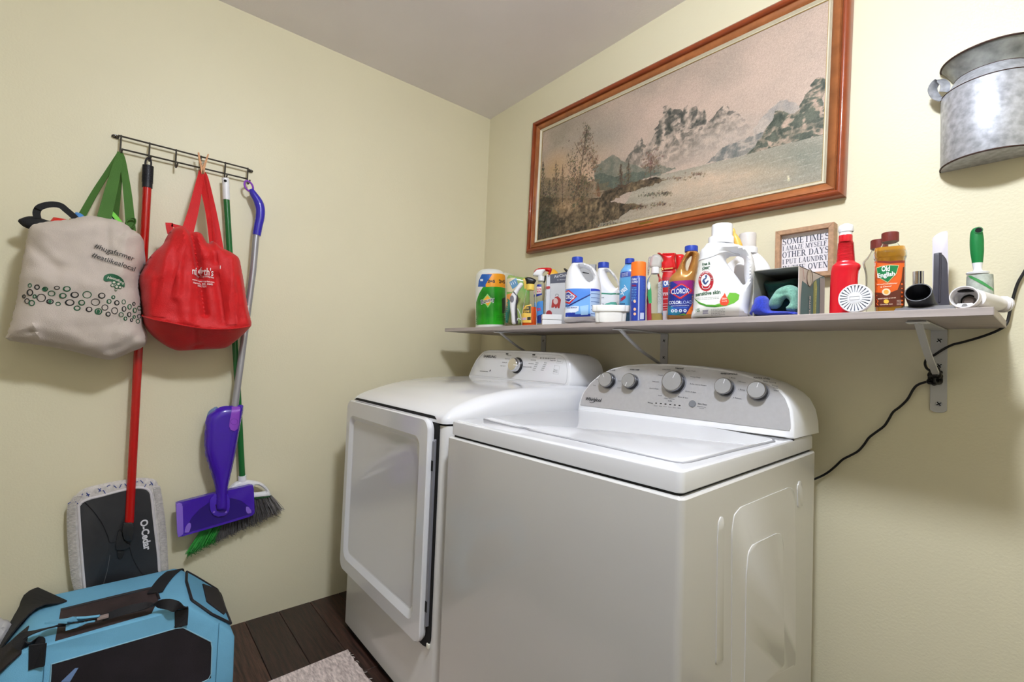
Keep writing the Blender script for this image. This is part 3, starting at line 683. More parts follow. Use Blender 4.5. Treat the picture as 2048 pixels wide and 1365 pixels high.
bp = nt.nodes.new('ShaderNodeBump'); bp.inputs['Strength'].default_value = .25; bp.inputs['Distance'].default_value = .001; nt.links.new(wv.outputs['Fac'], bp.inputs['Height']); nt.links.new(bp.outputs[0], b.inputs['Normal'])
me.materials.append(cm); co = bpy.data.objects.new('canvas', me); COL.objects.link(co); co.parent = t; co['label'] = 'painted mountain lake landscape'
part('backing_board', box(.03, FWD-.03, .03, FH-.03, .001, .006, fr=fp), mat('brown_board', (150, 125, 95), .8), t)

# ================================================================== SHELF AND BRACKETS
shelf_m = mat('grey_wood_laminate', (176, 165, 160), .5, bump=(30, .05), stretch=(1, 14, 14), var=(6, .14))
g = box(SH_X0, SH_X1, SH_Y, -.002, SH_Z-SH_T, SH_Z, .0012, 1)
solo('wall_shelf', g, shelf_m, 'long grey wood-look wall shelf above the washer and dryer', 'shelf', ((SH_X0+SH_X1)/2, -.17, SH_Z-SH_T))
brk = mat('grey_painted_bracket', (192, 191, 190), .42, var=(20, .03))
zt = SH_Z-SH_T
def bracket(xc, zb, lab, arm=.29):
    t = thing('shelf_bracket', lab, 'bracket', (xc, 0, zb), 0, 'shelf brackets')
    f = Fr((xc, -.001, 0), (1, 0, 0)); h = .0155
    o = [(-h, zt-.0015), (-h, zb+.006), (-h*.6, zb+.0015), (0, zb), (h*.6, zb+.0015), (h, zb+.006), (h, zt-.0015)]
    pl_ = part('wall_plate', prism(f, o, 0, .003, .0006, 1), brk, t)
    part('shelf_arm', box(xc-h, xc+h, -arm, -.001, zt-.0035, zt-.0005, .001, 1), brk, t)
    part('arm_tip', box(xc-h-.002, xc+h+.002, -arm-.004, -arm+.03, zt-.006, zt-.0035, .001, 1), white_pl, t, 'pale end of the bracket arm')
    p = np.array([(xc, -arm+.02, zt-.005), (xc, -arm*.55, zt-.065), (xc, -.016, zb+.085), (xc, -.006, zb+.07)])
    part('brace', strap(cat(p, 4), .013, .005, (1, 0, 0)), brk, t)
    for z in (zt-.028, zt-.09, zb+.022):
        s_ = part('screw', lathe([(.0062, 0), (.0056, .0014), (.003, .002)], (xc+.001, -.004, z), (0, -1, 0), 14), steel, t)
        for a_ in (.6, .6+math.pi/2): part('screw_slot', box(-.0055, .0055, -.0011, .0011, .0, .0024, fr=Fr((xc+.001, -.0042, z), (math.cos(a_), 0, math.sin(a_)), (-math.sin(a_), 0, math.cos(a_)))), dark_gap, s_)
    part('screw', lathe([(.005, 0), (.0045, .0012), (.0025, .0018)], (xc+.001, -arm+.012, zt-.006), (0, 0, -1), 12), steel, t)
bracket(.500, .992, 'grey shelf bracket above the dryer console, leftmost of three')
bracket(1.140, .992, 'grey shelf bracket behind the washer console, middle of three')
bracket(1.896, .990, 'grey shelf bracket at the right end of the shelf, wrapped in cord')

# ================================================================== THINGS ON THE SHELF
def colm(name, c, r=.4, **k): return mat(name, c, r, **k)
def bottle(fr, rws, ratio=.7, e=2.4, n=36, up=True, base=.0005, k=4, round_edges=True):
    """rws: (left px, right px, y px) from top to bottom; a closed body of superelliptic section"""
    q = []
    for xl, xr, y in rws:
        a, b = fr.uv(xl, y), fr.uv(xr, y); q.append(((a[0]+b[0])/2, (b[0]-a[0])/2, (a[1]+b[1])/2))
    q = np.array(q)
    if q[-1][2] > 0: q = np.vstack([q, [q[-1][0], q[-1][1], base]])
    q[-1][2] = max(q[-1][2], base) if q[-1][2] < base+.02 else q[-1][2]
    q[:, 2] = np.maximum(q[:, 2], base)
    c = cat(q, k) if k > 1 else q
    c[:, 1] = np.maximum(c[:, 1], .0005); c[:, 2] = np.clip(c[:, 2], base, q[0][2])
    o = circ(n, 1, 1, e); rings = []
    def ring(cu, r, v): return fr.P(cu+o[:, 0]*r, v, o[:, 1]*r*ratio)
    if round_edges: rings.append(ring(c[0][0], c[0][1]*.86, c[0][2]+.0012))
    rings += [ring(*x) for x in c]
    if round_edges:
        rings[-1] = ring(c[-1][0], c[-1][1]*.97, c[-1][2])
    g = loft(rings[::-1])
    vs, rs, us = c[::-1, 2], c[::-1, 1], c[::-1, 0]
    def surf(u, v):
        u, v = np.ravel(u), np.ravel(v); r = np.interp(v, vs, rs); cu = np.interp(v, vs, us)
        return r*ratio*np.power(np.clip(1-np.abs((u-cu)/r)**e, 0, 1), 1/e)
    return g, surf
def lab(name, fr, px, surf, c, root, off=.0006, step=.005, smooth=False, holes=(), rough=.4, label=None):
    q = fr.on(px, surf) if len(px) else px
    return part(name, decal(fr, q, surf, off, step, smooth, [fr.on(h, surf) for h in holes]), ink(c, rough) if isinstance(c, tuple) else c, root, label)
def words(items, fr, surf, c, root, off=.0012, name='lettering', bold=.02, **k):
    for s_, a, b, h, *o in items:
        part(name, ptxt(s_, fr, a, b, h, surf, off=off, bold=o[0] if o else bold, shear=o[1] if len(o) > 1 else 0, bow=o[2] if len(o) > 2 else 0, **k), ink(c), root)
def cyl(fr, xl, xr, yt, yb, ratio=1, e=2, rib=0, n=40, dome=.9):
    """screw cap etc. standing in the frame; optional ribs"""
    a, b, c = fr.uv(xl, (yt+yb)/2), fr.uv(xr, (yt+yb)/2), (xl+xr)/2
    r = (b[0]-a[0])/2; cu = (a[0]+b[0])/2; v0, v1 = fr.uv(c, yb)[1], fr.uv(c, yt)[1]
    o = circ(n, 1, ratio, e); rr = np.ones(n)
    if rib: rr = 1-rib*(np.arange(n) % 2)
    R_ = lambda k, v, z=1: fr.P(cu+o[:, 0]*r*k*(rr if z else 1), v, o[:, 1]*r*k*(rr if z else 1))
    h = v1-v0
    return loft([R_(1, v0), R_(1, v1-h*.12), R_(.97, v1-h*.03, 0), R_(dome, v1, 0)])
def root_at(fr, name, label, cat_, group=None): return thing(name, label, cat_, fr.O, fr.rz, group)

# ---- paper towels
f = frS(981, -.20, .0); t = root_at(f, 'paper_towel_pack', 'green wrapped pack of paper towels at the left end of the shelf', 'paper towels')
g, s = bottle(f, [(972, 992, 540), (962, 1003, 542), (954, 1010, 549), (951, 1012, 560), (950.5, 1012, 600), (951, 1011, 651)], 1.0, 2.0, k=3)
part('towel_roll', g, colm('towel_wrap_white', (232, 233, 228), .3, coat=.3, bump=(50, .25)), t, 'front roll in glossy wrap')
f2 = frS(1006, -.085, .0); g, _ = bottle(f2, [(988, 1018, 548), (978, 1027, 550), (974, 1030, 560), (974, 1030, 640)], 1.0, 2.0, k=3)
part('towel_roll', g, colm('towel_wrap_clear', (214, 212, 190), .3, coat=.3, bump=(50, .25)), t, 'rear roll')
lab('wrap_print', f, [(951.5, 651), (952.2, 605), (958, 588), (966, 574.5), (1011, 577), (1011, 651)], s, mat('wrap_green', (40, 158, 30), .28, coat=.3, var=(9, .35, (14, 110, 16))), t, label='green printed wrap')
lab('wrap_print', f, [(956.5, 573), (958, 562), (963, 550), (968, 549), (1010, 550.5), (1010.8, 576.5), (972, 574.5)], s, (244, 160, 30), t, .0009, label='orange band')
lab('wrap_print', f, [(956, 574), (957.5, 562), (963.5, 549), (984.5, 549), (971, 570), (971.5, 574.5)], s, (36, 92, 172), t, .0012, label='blue corner of the band')
lab('window_icon', f, [(960.5, 558.5), (966, 558.5), (966, 563), (960.5, 563)], s, (222, 232, 244), t, .0016)
words([('2=5', (975, 565.5), (990, 566), 5.5, .05), ('2=5', (998, 566.5), (1010, 568), 7, .05)], f, s, (30, 28, 30), t, .0014)
lab('logo_diamond', f, [(975, 588), (986, 601.5), (975.5, 616), (965, 600.5)], s, (150, 205, 120), t, .0010)
lab('logo_diamond', f, [(975, 591.5), (983.5, 601.5), (975.5, 612.5), (967, 600.5)], s, (245, 176, 50), t, .0013)
words([('Bounty', (962.2, 609.3), (990, 602.5), 8.5, .055, .1, .0012)], f, s, (238, 238, 240), t, .0018)
words([('Bounty', (962.8, 608.6), (989.6, 602.2), 7.6, .012, .1, .0012)], f, s, (24, 22, 50), t, .0023)
q = f.on([(993, 632), (1010, 633)], s); part('small_print', rows(f, q[0], q[1], 6, .0042, .0013, s), ink((14, 84, 14)), t, stuff=True)
lab('window_icon', f, [(1004, 598), (1010.8, 595), (1010.8, 625), (1004.5, 628)], s, (30, 40, 30), t, .0012)

# ---- green, yellow and blue packet behind the scraper
f = frS(1030, -.225, .0); t = root_at(f, 'sponge_packet', 'green and yellow packet with a blue tag behind the white scraper', 'packet')
g, s = inflate(f, f.uvs([(1014, 556), (1030, 553), (1046, 556), (1057, 560), (1060, 640), (1054, 648), (1016, 648), (1014, 620)]), (), .012, .012, .02, .006)
part('packet', g, colm('packet_green', (76, 150, 62), .3, coat=.3, var=(14, .3, (190, 176, 120))), t)
lab('packet_print', f, [(1046, 558), (1054, 556.5), (1056, 575), (1049, 579)], s, (226, 188, 60), t, .0008, label='yellow panel')
lab('packet_print', f, [(1014, 558), (1030, 556), (1036, 573), (1024, 585), (1014, 584)], s, (212, 196, 158), t, .0008, label='tan panel')
lab('packet_print', f, [(1013, 590), (1026, 586), (1022, 615), (1013, 625)], s, (228, 150, 70), t, .0008, label='orange patch')
lab('packet_print', f, [(1010.5, 632), (1014, 596), (1023, 605), (1016, 646), (1011, 646)], s, (60, 128, 110), t, .0011, label='teal stripe')
lab('packet_tag', f, [(1018.5, 565), (1032.5, 556), (1036.5, 571), (1025, 579)], s, (84, 138, 176), t, .0012, label='blue tag')
words([('111', (1023.5, 571), (1032, 567), 6)], f, s, (228, 232, 236), t, .0016)

# ---- white scraper tool
f = frS(1030, -.29, .0); t = root_at(f, 'scrubbing_tool', 'white curved hand tool with a grey button leaning by the paper towels', 'cleaning tool')
g, s = inflate(f, f.uvs([(1040, 565.5), (1045, 567), (1046, 571), (1040, 580), (1035, 588), (1034, 596), (1032, 606), (1030.5, 622), (1031, 640), (1031.5, 648), (1024, 648), (1022, 630), (1020, 612), (1020, 600), (1023, 589), (1029, 580), (1035, 571)]), (), .011, .011, .012, .0035)
part('tool_body', g, white_pl, t)
g, _ = inflate(f, f.uvs([(1033, 588), (1036, 594), (1036.5, 602), (1034, 612), (1035, 630), (1036, 647), (1031, 648), (1030.5, 625), (1031, 606)]), (), .006, .010, .006, .003)
part('grip', g, colm('dark_grip', (60, 56, 60), .5), t, 'dark rear grip')
lab('button', f, pellipse(1023.8, 598.5, 4.3, 7.2, 14), s, (122, 120, 128), t, .0015, label='grey oval button')
lab('hinge_ring', f, [(1027, 583), (1031, 587), (1034, 591), (1032.5, 592), (1028.5, 588), (1025.5, 584.5)], s, (90, 86, 92), t, .0012)
p = f.uvs([(1035, 618), (1040, 628), (1042, 640), (1036, 637), (1033, 646)]); part('wire_loop', tube(f.P(cat(p)[:, 0], cat(p)[:, 1], .004), .0018, 6), white_pl, t)

# ---- black-capped bottle with orange liquid
def trigger(f, px, m, t, th=.011, name='spray_head', lb=None, smooth=True):
    g, s_ = inflate(f, f.uvs(px), (), th, th, th*.9, .0035, smooth); part(name, g, m, t, lb); return s_
f = frS(1058, -.285, .0); t = root_at(f, 'stain_remover_bottle', 'clear bottle of orange liquid with a black cap and yellow neck', 'bottle')
body = [(1053, 1068.5, 580), (1051, 1070, 588), (1048, 1071.5, 605), (1044.5, 1073.5, 625), (1043, 1074, 646)]
g, s = bottle(f, body, .55, 2.6); part('bottle_body', g, clear_pl, t, 'clear bottle')
g, s2 = bottle(f, [(1046.5, 1072.6, 614.5), (1044.8, 1073, 630), (1043.8, 1073.2, 645.5)], .5, 2.6, round_edges=False); part('liquid', g, colm('orange_liquid', (232, 84, 18), .15), t, 'orange liquid')
part('neck_ring', cyl(f, 1052.5, 1069, 569, 580.5, 1, 2, .03), colm('yellow_neck', (236, 204, 92), .4), t)
trigger(f, [(1050, 557), (1054, 554.6), (1064, 556), (1072.5, 561), (1070, 566), (1066.5, 570), (1054, 569.5), (1052, 563)], black_pl, t, .012, 'pour_cap')
lab('front_label', f, [(1042.8, 646), (1043, 630), (1046, 619), (1051, 611.5), (1062.5, 609), (1062.5, 646)], s, (232, 190, 84), t, .0008, label='yellow label')
lab('label_panel', f, [(1046, 626), (1047.5, 619.5), (1053, 613.5), (1061.5, 612), (1061.5, 627)], s, (32, 26, 22), t, .0012, label='black panel of the label')
words([('GOO', (1048, 619.5), (1057.5, 618.5), 4.5), ('GONE', (1047.5, 625.5), (1059, 625), 4.5)], f, s, (238, 200, 90), t, .0017)
lab('label_panel', f, [(1045, 636), (1053, 635.5), (1053, 640), (1045, 640.5)], s, (200, 170, 190), t, .0012); lab('label_panel', f, [(1054.5, 635), (1061.5, 634.5), (1061.5, 640), (1054.5, 640.5)], s, (40, 34, 30), t, .0012)

# ---- window cleaner with red trigger
f = frS(1081, -.20, .0); t = root_at(f, 'window_cleaner_bottle', 'clear spray bottle with a red trigger and blue lower label', 'spray bottle')
g, s = bottle(f, [(1077, 1089, 562), (1073.5, 1091, 572), (1071.5, 1092, 585), (1073, 1090.5, 600), (1072.5, 1090, 615), (1073, 1089, 647)], .6, 2.4); part('bottle_body', g, clear_pl, t)
lab('front_label', f, [(1073.6, 569.5), (1083, 569.3), (1083, 590), (1072.5, 594.5)], s, (232, 214, 214), t, .0008, label='red and blue upper label')
lab('label_panel', f, [(1073.8, 569.5), (1083, 569.3), (1083, 574), (1073.5, 574)], s, (30, 50, 150), t, .0012); lab('label_panel', f, [(1072.8, 589), (1084, 587), (1084, 590), (1072.5, 594.5)], s, (30, 50, 150), t, .0012)
words([('1/3', (1074, 581), (1082, 580.5), 3.6), ('MORE', (1074, 585.5), (1082, 585), 3.2)], f, s, (206, 50, 50), t, .0014)
lab('front_label', f, [(1073, 647), (1072.8, 606), (1078, 603), (1086.5, 602), (1086, 647)], s, (66, 140, 214), t, .0009, label='blue lower label')
lab('label_panel', f, [(1073.5, 633), (1086, 628), (1086, 646.5), (1073.5, 646.5)], s, (24, 44, 120), t, .0012)
words([('EX', (1074.5, 622.5), (1082.5, 621), 5.5)], f, s, (216, 40, 44), t, .0016, bold=.04)
part('collar', cyl(f, 1075.5, 1089, 553, 562.5, 1, 2, .03), white_pl, t)
trigger(f, [(1066, 552), (1068, 545), (1073, 539), (1085, 537), (1098, 536.5), (1092, 542), (1086, 548), (1085, 555), (1075, 554)], white_pl, t, .012, 'spray_head', 'white spray head')
trigger(f, [(1067.5, 546), (1070, 540.5), (1077, 537), (1090, 535.8), (1101, 536), (1104, 539), (1103, 544), (1099, 550), (1096, 549.5), (1097, 544.5), (1086, 542), (1075, 542.5)], colm('red_plastic', (214, 24, 30), .3), t, .0135, 'trigger', 'red trigger')
trigger(f, [(1089, 553), (1092, 552), (1091, 563), (1087.5, 566)], black_pl, t, .005, 'spray_lever')

# ---- vacuum filter carton, low white box in front, dark brush and yellow thing behind
f = frS(1112, -.145, .12); t = root_at(f, 'filter_carton', 'pale grey carton with a dark band and a red cylinder picture', 'box')
q = f.uvs([(1100, 549), (1133, 543.5), (1133, 650), (1091, 650)])
x0, x1 = f.uv(1100, 600)[0], f.uv(1137, 600)[0]; y1 = f.uv(1100, 548.5)[1]
part('carton', box(x0, x1, .0, y1, -.034, 0, .0012, 1, fr=f), colm('carton_grey', (206, 206, 208), .5), t)
x00 = f.uv(1092, 600)[0]
part('carton_side', box(x00, x0, .0, y1-.001, -.034, -.0015, .001, 1, fr=f), colm('carton_white', (226, 226, 230), .5), t, 'white narrow panel of the carton')
z = flatsurf(0); lab('header_band', f, [(1100.3, 549.6), (1136, 543.8), (1136, 565), (1100.3, 567.6)], z, (74, 76, 92), t, .0006, label='dark header band')
words([('AirClean', (1108.5, 556.8), (1137, 552), 6, .0), ('for efficiency', (1114, 561.5), (1131, 560), 2.2, 0)], f, z, (222, 222, 228), t)
lab('red_tag', f, [(1092.5, 573.5), (1099, 572.5), (1100.5, 575), (1099, 578), (1092.5, 578.7)], z, (178, 38, 44), t, .0008)
lab('cylinder_picture', f, [(1104.5, 600), (1108.5, 598), (1110, 594.5), (1116, 593), (1119, 596), (1122, 600), (1119, 617), (1115.5, 617), (1114.5, 613), (1113, 617), (1110.5, 617), (1109.5, 613), (1106.5, 616), (1102.5, 615.5)], z, (170, 44, 38), t, .0008, label='red vacuum picture')
lab('cylinder_picture', f, pellipse(1111.2, 603, 4.6, 6.4, 16), z, (214, 186, 182), t, .0011, label='pale round of the picture')
q = f.uvs(pellipse(1114, 592.6, 3.4, 4.2, 12, 0, 180)); part('picture_handle', tube(f.P(q[:, 0], q[:, 1], .001), .0007, 5), ink((60, 40, 40)), t)
lab('red_badge', f, pellipse(1098, 628, 6, 7, 16), z, (160, 36, 44), t, .0008)
f = frS(1107, -.30, .10); t = root_at(f, 'small_white_box', 'low white carton lying in front of the grey filter carton', 'box')
x0, x1, y1 = f.uv(1084.5, 640)[0], f.uv(1124, 640)[0], f.uv(1100, 629)[1]
part('carton_lid', box(x0, x1, y1*.52, y1, -.05, 0, .0012, 1, fr=f), colm('box_white', (226, 226, 226), .5), t); part('carton_base', box(x0+.0008, x1-.0008, 0, y1*.52-.0008, -.05, -.001, .0008, 1, fr=f), colm('box_white', (226, 226, 226), .5), t)
f = frS(1108, -.07, 0); t = root_at(f, 'yellow_bottle', 'yellow-topped container peeping over the grey carton', 'bottle')
g, s = bottle(f, [(1098, 1110, 540), (1095, 1116, 546), (1094, 1120, 560), (1094, 1120, 640)], .7, 2.4); part('bottle_body', g, colm('golden_yellow', (238, 178, 52), .35), t)
f = frS(1136, -.045, 0); t = root_at(f, 'black_spray_nozzle', 'black spray trigger sticking up behind the white bleach jug', 'spray bottle')
g, s = bottle(f, [(1134, 1146, 552), (1130, 1150, 570), (1130, 1150, 640)], .5, 2.4); part('bottle_body', g, colm('smoke_grey_bottle', (120, 120, 124), .3), t)
trigger(f, [(1127, 538), (1131, 537), (1137, 541), (1146, 540), (1146, 552), (1136, 552), (1132, 545)], black_pl, t, .008)

# ---- big bleach jug
f = frS(1167, -.265, -.10); t = root_at(f, 'bleach_jug', 'large white bleach jug with a blue cap and blue picture label', 'jug')
out = f.uvs([(1147, 527), (1140, 535), (1134, 548), (1131, 565), (1130.5, 580), (1130.3, 610), (1130, 645), (1168, 645), (1199, 645), (1200.5, 620), (1203, 590), (1202, 575), (1199, 558), (1193, 543), (1183, 533), (1172, 528), (1165.5, 526.5), (1156, 527)])
hole = f.uvs([(1160, 537), (1169, 537), (1178, 541), (1184.5, 549), (1187, 558), (1183.5, 563.5), (1177, 564.5), (1171, 558.5), (1165, 549.5)])
g, s = inflate(f, out, [hole], .056, .056, .045, .0048, k=5, p=2.4); part('jug_body', g, jug_w, t, 'white jug body with handle')
part('cap', cyl(f, 1143.7, 1166, 515.5, 527, 1, 2, .03, 60), blue_cap, t, 'blue screw cap')
lab('front_label', f, [(1131.5, 579.5), (1145, 578), (1181, 577.5), (1181, 633), (1150, 634.5), (1130.8, 634.5)], s, (120, 176, 236), t, .0007, label='light blue front label')
lab('label_panel', f, [(1131.5, 579.5), (1181, 577.5), (1181, 590), (1133, 612), (1131, 612)], s, (84, 140, 224), t, .001, label='blue upper part of the label')
lab('label_panel', f, [(1131, 611.5), (1136, 611.5), (1181, 588.5), (1181, 591), (1138, 613.5), (1131, 614)], s, (28, 46, 120), t, .0013, label='dark diagonal')
lab('label_panel', f, [(1131, 616), (1150, 612.5), (1158, 613), (1157, 622), (1148, 626.5), (1131, 627)], s, (226, 234, 246), t, .0012, label='white splash')
lab('label_panel', f, [(1131, 630), (1181, 628), (1181, 633), (1150, 634.3), (1131, 634.3)], s, (40, 66, 170), t, .0010, label='dark blue foot of the label')
lab('jar_picture', f, [(1160, 613), (1177, 610), (1176, 630), (1162, 631)], s, (166, 208, 244), t, .0013)
lab('logo_shape', f, [(1131.2, 583), (1138, 580.5), (1154.5, 593.5), (1139, 609), (1131, 606)], s, (200, 34, 40), t, .0015)
lab('logo_shape', f, [(1131.2, 586), (1137.5, 583.5), (1151, 594), (1138.5, 605.5), (1131, 603)], s, (225, 230, 240), t, .0018)
lab('logo_shape', f, [(1131.2, 587.2), (1137, 585.5), (1149, 594.3), (1138, 603.7), (1131, 601.5)], s, (30, 54, 150), t, .0021)
words([('OROX', (1132, 598.8), (1148.5, 598.5), 8.5, .02)], f, s, (238, 240, 245), t, .0026)
words([('TING BLEACH', (1133, 617.8), (1154, 616.8), 2.6, .03)], f, s, (40, 60, 130), t, .0018)
lab('label_panel', f, [(1131.5, 626.3), (1150.5, 625.5), (1150, 631), (1131.5, 631.8)], s, (30, 56, 160), t, .0014)
lab('side_label', f, [(1181.5, 577.5), (1200.3, 580), (1200.5, 583.5), (1181.5, 583)], s, (44, 70, 190), t, .0008, label='blue strip of the side label')
lab('side_label', f, [(1181.5, 583.2), (1200.5, 583.7), (1199, 614), (1197.5, 634), (1181.5, 633)], s, (176, 200, 232), t, .0007, label='pale side label')
for i in range(6):
    y = 587+i*8; lab('label_line', f, [(1182, y), (1199.6-(y-583)*.05, y+2), (1199.6-(y-583)*.05, y+3.2), (1182, y+1.2)], s, (84, 110, 170), t, .0012)

# ---- grey box and second bleach jug behind
f = frS(1180, -.09, 0); t = root_at(f, 'grey_box', 'plain grey carton standing behind the large bleach jug', 'box')
x0, x1, y1 = f.uv(1156, 560)[0], f.uv(1190, 560)[0], f.uv(1180, 529)[1]
part('carton', box(x0, x1, 0, y1, -.05, 0, .001, 1, fr=f), colm('box_grey', (170, 170, 172), .5), t)
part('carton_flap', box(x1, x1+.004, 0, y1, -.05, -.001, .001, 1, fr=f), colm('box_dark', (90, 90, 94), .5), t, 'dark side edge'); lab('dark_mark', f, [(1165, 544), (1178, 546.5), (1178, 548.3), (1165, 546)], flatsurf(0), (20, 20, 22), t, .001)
f = frS(1214, -.145, -.15); t = root_at(f, 'second_bleach_jug', 'white jug with a blue cap and green-striped label behind the white tray', 'jug')
out = f.uvs([(1198, 538), (1195, 545), (1193, 560), (1192, 600), (1192, 646), (1215, 646), (1238, 646), (1239.5, 620), (1240, 590), (1239.5, 574), (1237, 562), (1230, 549), (1222, 540), (1216, 536.5), (1206, 536)])
hole = f.uvs([(1213.5, 545.5), (1218, 545), (1226, 553), (1233, 564), (1236, 573), (1233, 577), (1229, 574), (1222, 565), (1216, 555)])
g, s = inflate(f, out, [hole], .042, .042, .034, .0045, k=5, p=2.4); part('jug_body', g, jug_w, t)
part('cap', cyl(f, 1196.2, 1218, 525.8, 536.8, 1, 2, .03, 60), blue_cap, t, 'blue screw cap')
lab('front_label', f, [(1203, 584.3), (1220, 585), (1239.6, 583), (1239.6, 620), (1203, 620)], s, (236, 238, 240), t, .0006, label='white label')
lab('label_stripe', f, [(1203, 586), (1222, 587), (1239.7, 587.5), (1239.6, 590.5), (1222, 590), (1203, 588.5)], s, (40, 138, 108), t, .001, label='green stripe')
lab('label_stripe', f, [(1205, 611.5), (1213, 607), (1222, 604.8), (1232, 605), (1239, 606), (1239, 612), (1222, 609.5)], s, (92, 176, 156), t, .001, label='pale green swoosh')
words([('3', (1204.5, 611.5), (1207.5, 611.5), 4), ('us', (1203.5, 596.5), (1208, 596.5), 2.5)], f, s, (60, 70, 90), t)

# ---- white moulded tray
f = frS(1222, -.31, 0); t = root_at(f, 'white_scalloped_tray', 'small white scalloped plastic holder at the shelf front, between the bleach jugs', 'holder')
xs = f.uvs([(1184, 618), (1260, 618)]); y1, y0 = f.uv(1222, 612)[1], f.uv(1222, 624)[1]; cx, hw = (xs[0][0]+xs[1][0])/2, (xs[1][0]-xs[0][0])/2
th = np.linspace(0, 2*np.pi, 96, endpoint=False); sc = 1+.07*np.abs(np.sin(th*4)); o = np.stack([np.sign(np.cos(th))*np.abs(np.cos(th))**.6*sc*hw/1.06, np.sign(np.sin(th))*np.abs(np.sin(th))**.6*sc*.028], 1)
R_ = lambda k, v: f.P(cx+o[:, 0]*k, v, o[:, 1]*k)
part('rim', loft([R_(.86, y0-.001), R_(.99, y0), R_(1, y0+.001), R_(1, y1-.001), R_(.985, y1), R_(.93, y1), R_(.92, y1-.003), R_(.9, y0+.002)]), colm('tray_white', (240, 238, 232), .4), t)
part('base', loft([R_(.76, .0005), R_(.80, .003), R_(.85, y0)]), colm('tray_white', (240, 238, 232), .4), t)

# ---- blue cleaner, orange can
f = frS(1258, -.23, -.05); t = root_at(f, 'disinfectant_bottle', 'translucent blue cleaner bottle with a dark blue cap beside the orange-capped can', 'bottle')
g, s = bottle(f, [(1251, 1268, 528), (1248, 1271, 533), (1242, 1276, 541), (1240.5, 1279, 548), (1239, 1280, 560), (1238.5, 1280, 590), (1239, 1280, 645)], .6, 2.4)
part('bottle_body', g, colm('translucent_blue', (104, 162, 214), .2, coat=.4), t); part('cap', cyl(f, 1250, 1268.8, 518, 528.5, 1, 2, .03, 50), blue_cap, t)
lab('label_panel', f, [(1241, 546), (1262, 542.5), (1262, 553), (1241, 556)], s, (34, 62, 150), t, .0007, label='dark blue band'); lab('front_label', f, [(1240, 560), (1262, 555.5), (1262, 620), (1240, 620)], s, (84, 158, 204), t, .0007, label='blue label')
for i in range(3): words([('CLEANS AND', (1243, 549.2+i*2.7), (1256, 546.6+i*2.7), 1.8, .0)], f, s, (226, 232, 240), t)
words([('Lysol', (1241.5, 590), (1255, 579.5), 11.5, .03, .1)], f, s, (232, 236, 244), t, .0014)
lab('label_swoosh', f, [(1238.5, 606), (1241, 598), (1247, 593), (1251.5, 592), (1251, 597), (1246, 601)], s, (170, 36, 66), t, .0011)
words([('POWER', (1240.5, 611), (1250.5, 610), 4)], f, s, (44, 50, 96), t)
f = frS(1277, -.315, 0); t = root_at(f, 'spray_can', 'tall blue aerosol can with a bright orange cap', 'spray can')
g, s = bottle(f, [(1263, 1291, 553.5), (1261.5, 1292, 555), (1260, 1291.5, 600), (1259.5, 1291, 641)], 1, 2, k=2, n=48); part('can_body', g, colm('can_blue', (36, 62, 158), .3, coat=.3), t)
part('cap', cyl(f, 1262, 1292.3, 525.3, 554.3, 1, 2, 0, 48, .88), colm('bright_orange', (248, 118, 34), .35), t, 'orange cap')
lab('silver_seam', f, [(1277, 555.5), (1279.8, 555.5), (1278.5, 641), (1275.5, 641)], s, (150, 158, 190), t, .0005)
lab('side_label', f, [(1281, 556), (1290.5, 556), (1289.5, 622), (1280, 622)], s, (52, 80, 168), t, .0005); lab('barcode', f, [(1280.5, 626), (1288, 626), (1287.5, 639), (1280, 639)], s, (190, 198, 222), t, .0007)
words([('FABRIC', (1263.5, 561), (1274, 561), 4, .02), ('GUARD', (1263.5, 566.5), (1275, 566.5), 4.2, .02)], f, s, (226, 230, 240), t)
lab('red_strip', f, [(1263.5, 570), (1272.5, 570), (1272.5, 573.3), (1263.5, 573.3)], s, (120, 30, 80), t, .0007)
q = f.on([(1263.5, 577), (1273, 577)], s); part('small_print', rows(f, q[0], q[1], 9, .005, .0018, s), ink((110, 170, 220)), t, stuff=True)
for y in (603, 619, 628.5): lab('round_icon', f, pellipse(1269.5, y, 2.7, 3, 14), s, (244, 190, 150), t, .0008)

# ---- clear trigger spray, red spray bottles
f = frS(1309, -.29, 0); t = root_at(f, 'clear_spray_bottle', 'clear trigger spray bottle with little liquid between the orange cap and gold jug', 'spray bottle')
g, s = bottle(f, [(1303, 1318.5, 547), (1300, 1320, 552), (1295, 1324, 560), (1293.5, 1325.5, 575), (1293, 1326, 605), (1293, 1325.5, 640)], .55, 2.6); part('bottle_body', g, clear_pl, t)
g, _ = bottle(f, [(1294.5, 1324.5, 628), (1294.5, 1324, 639.5)], .5, 2.6, round_edges=False); part('liquid', g, colm('amber_dregs', (196, 170, 100), .15), t, 'shallow amber liquid')
lab('front_label', f, [(1294.5, 641), (1292.8, 600), (1296, 568), (1300, 566), (1302, 585), (1303, 640)], s, (158, 40, 60), t, .0006, label='red side of the label')
lab('label_panel', f, [(1294.5, 590), (1297, 566), (1301.5, 568), (1303, 585), (1303.5, 606), (1298, 608)], s, (56, 150, 92), t, .0010, label='green leaf shape'); lab('label_panel', f, pellipse(1297.8, 572, 3.2, 8, 14), s, (232, 234, 232), t, .0013, label='white oval')
lab('back_label', f, [(1316, 566), (1325, 562), (1325.5, 626), (1315, 627)], s, (176, 176, 176), t, .0006, label='grey text panel')
q = f.on([(1316, 570), (1325, 567)], s); part('small_print', rows(f, q[0], q[1], 14, .0046, .0013, s), ink((110, 108, 108)), t, stuff=True)
part('collar', cyl(f, 1302.5, 1319, 535, 547.5, 1, 2, .03, 40), colm('frosted_white', (226, 226, 226), .35), t)
frost = mat('frosted_clear', (228, 226, 226), .2, trans=.6, ior=1.2)
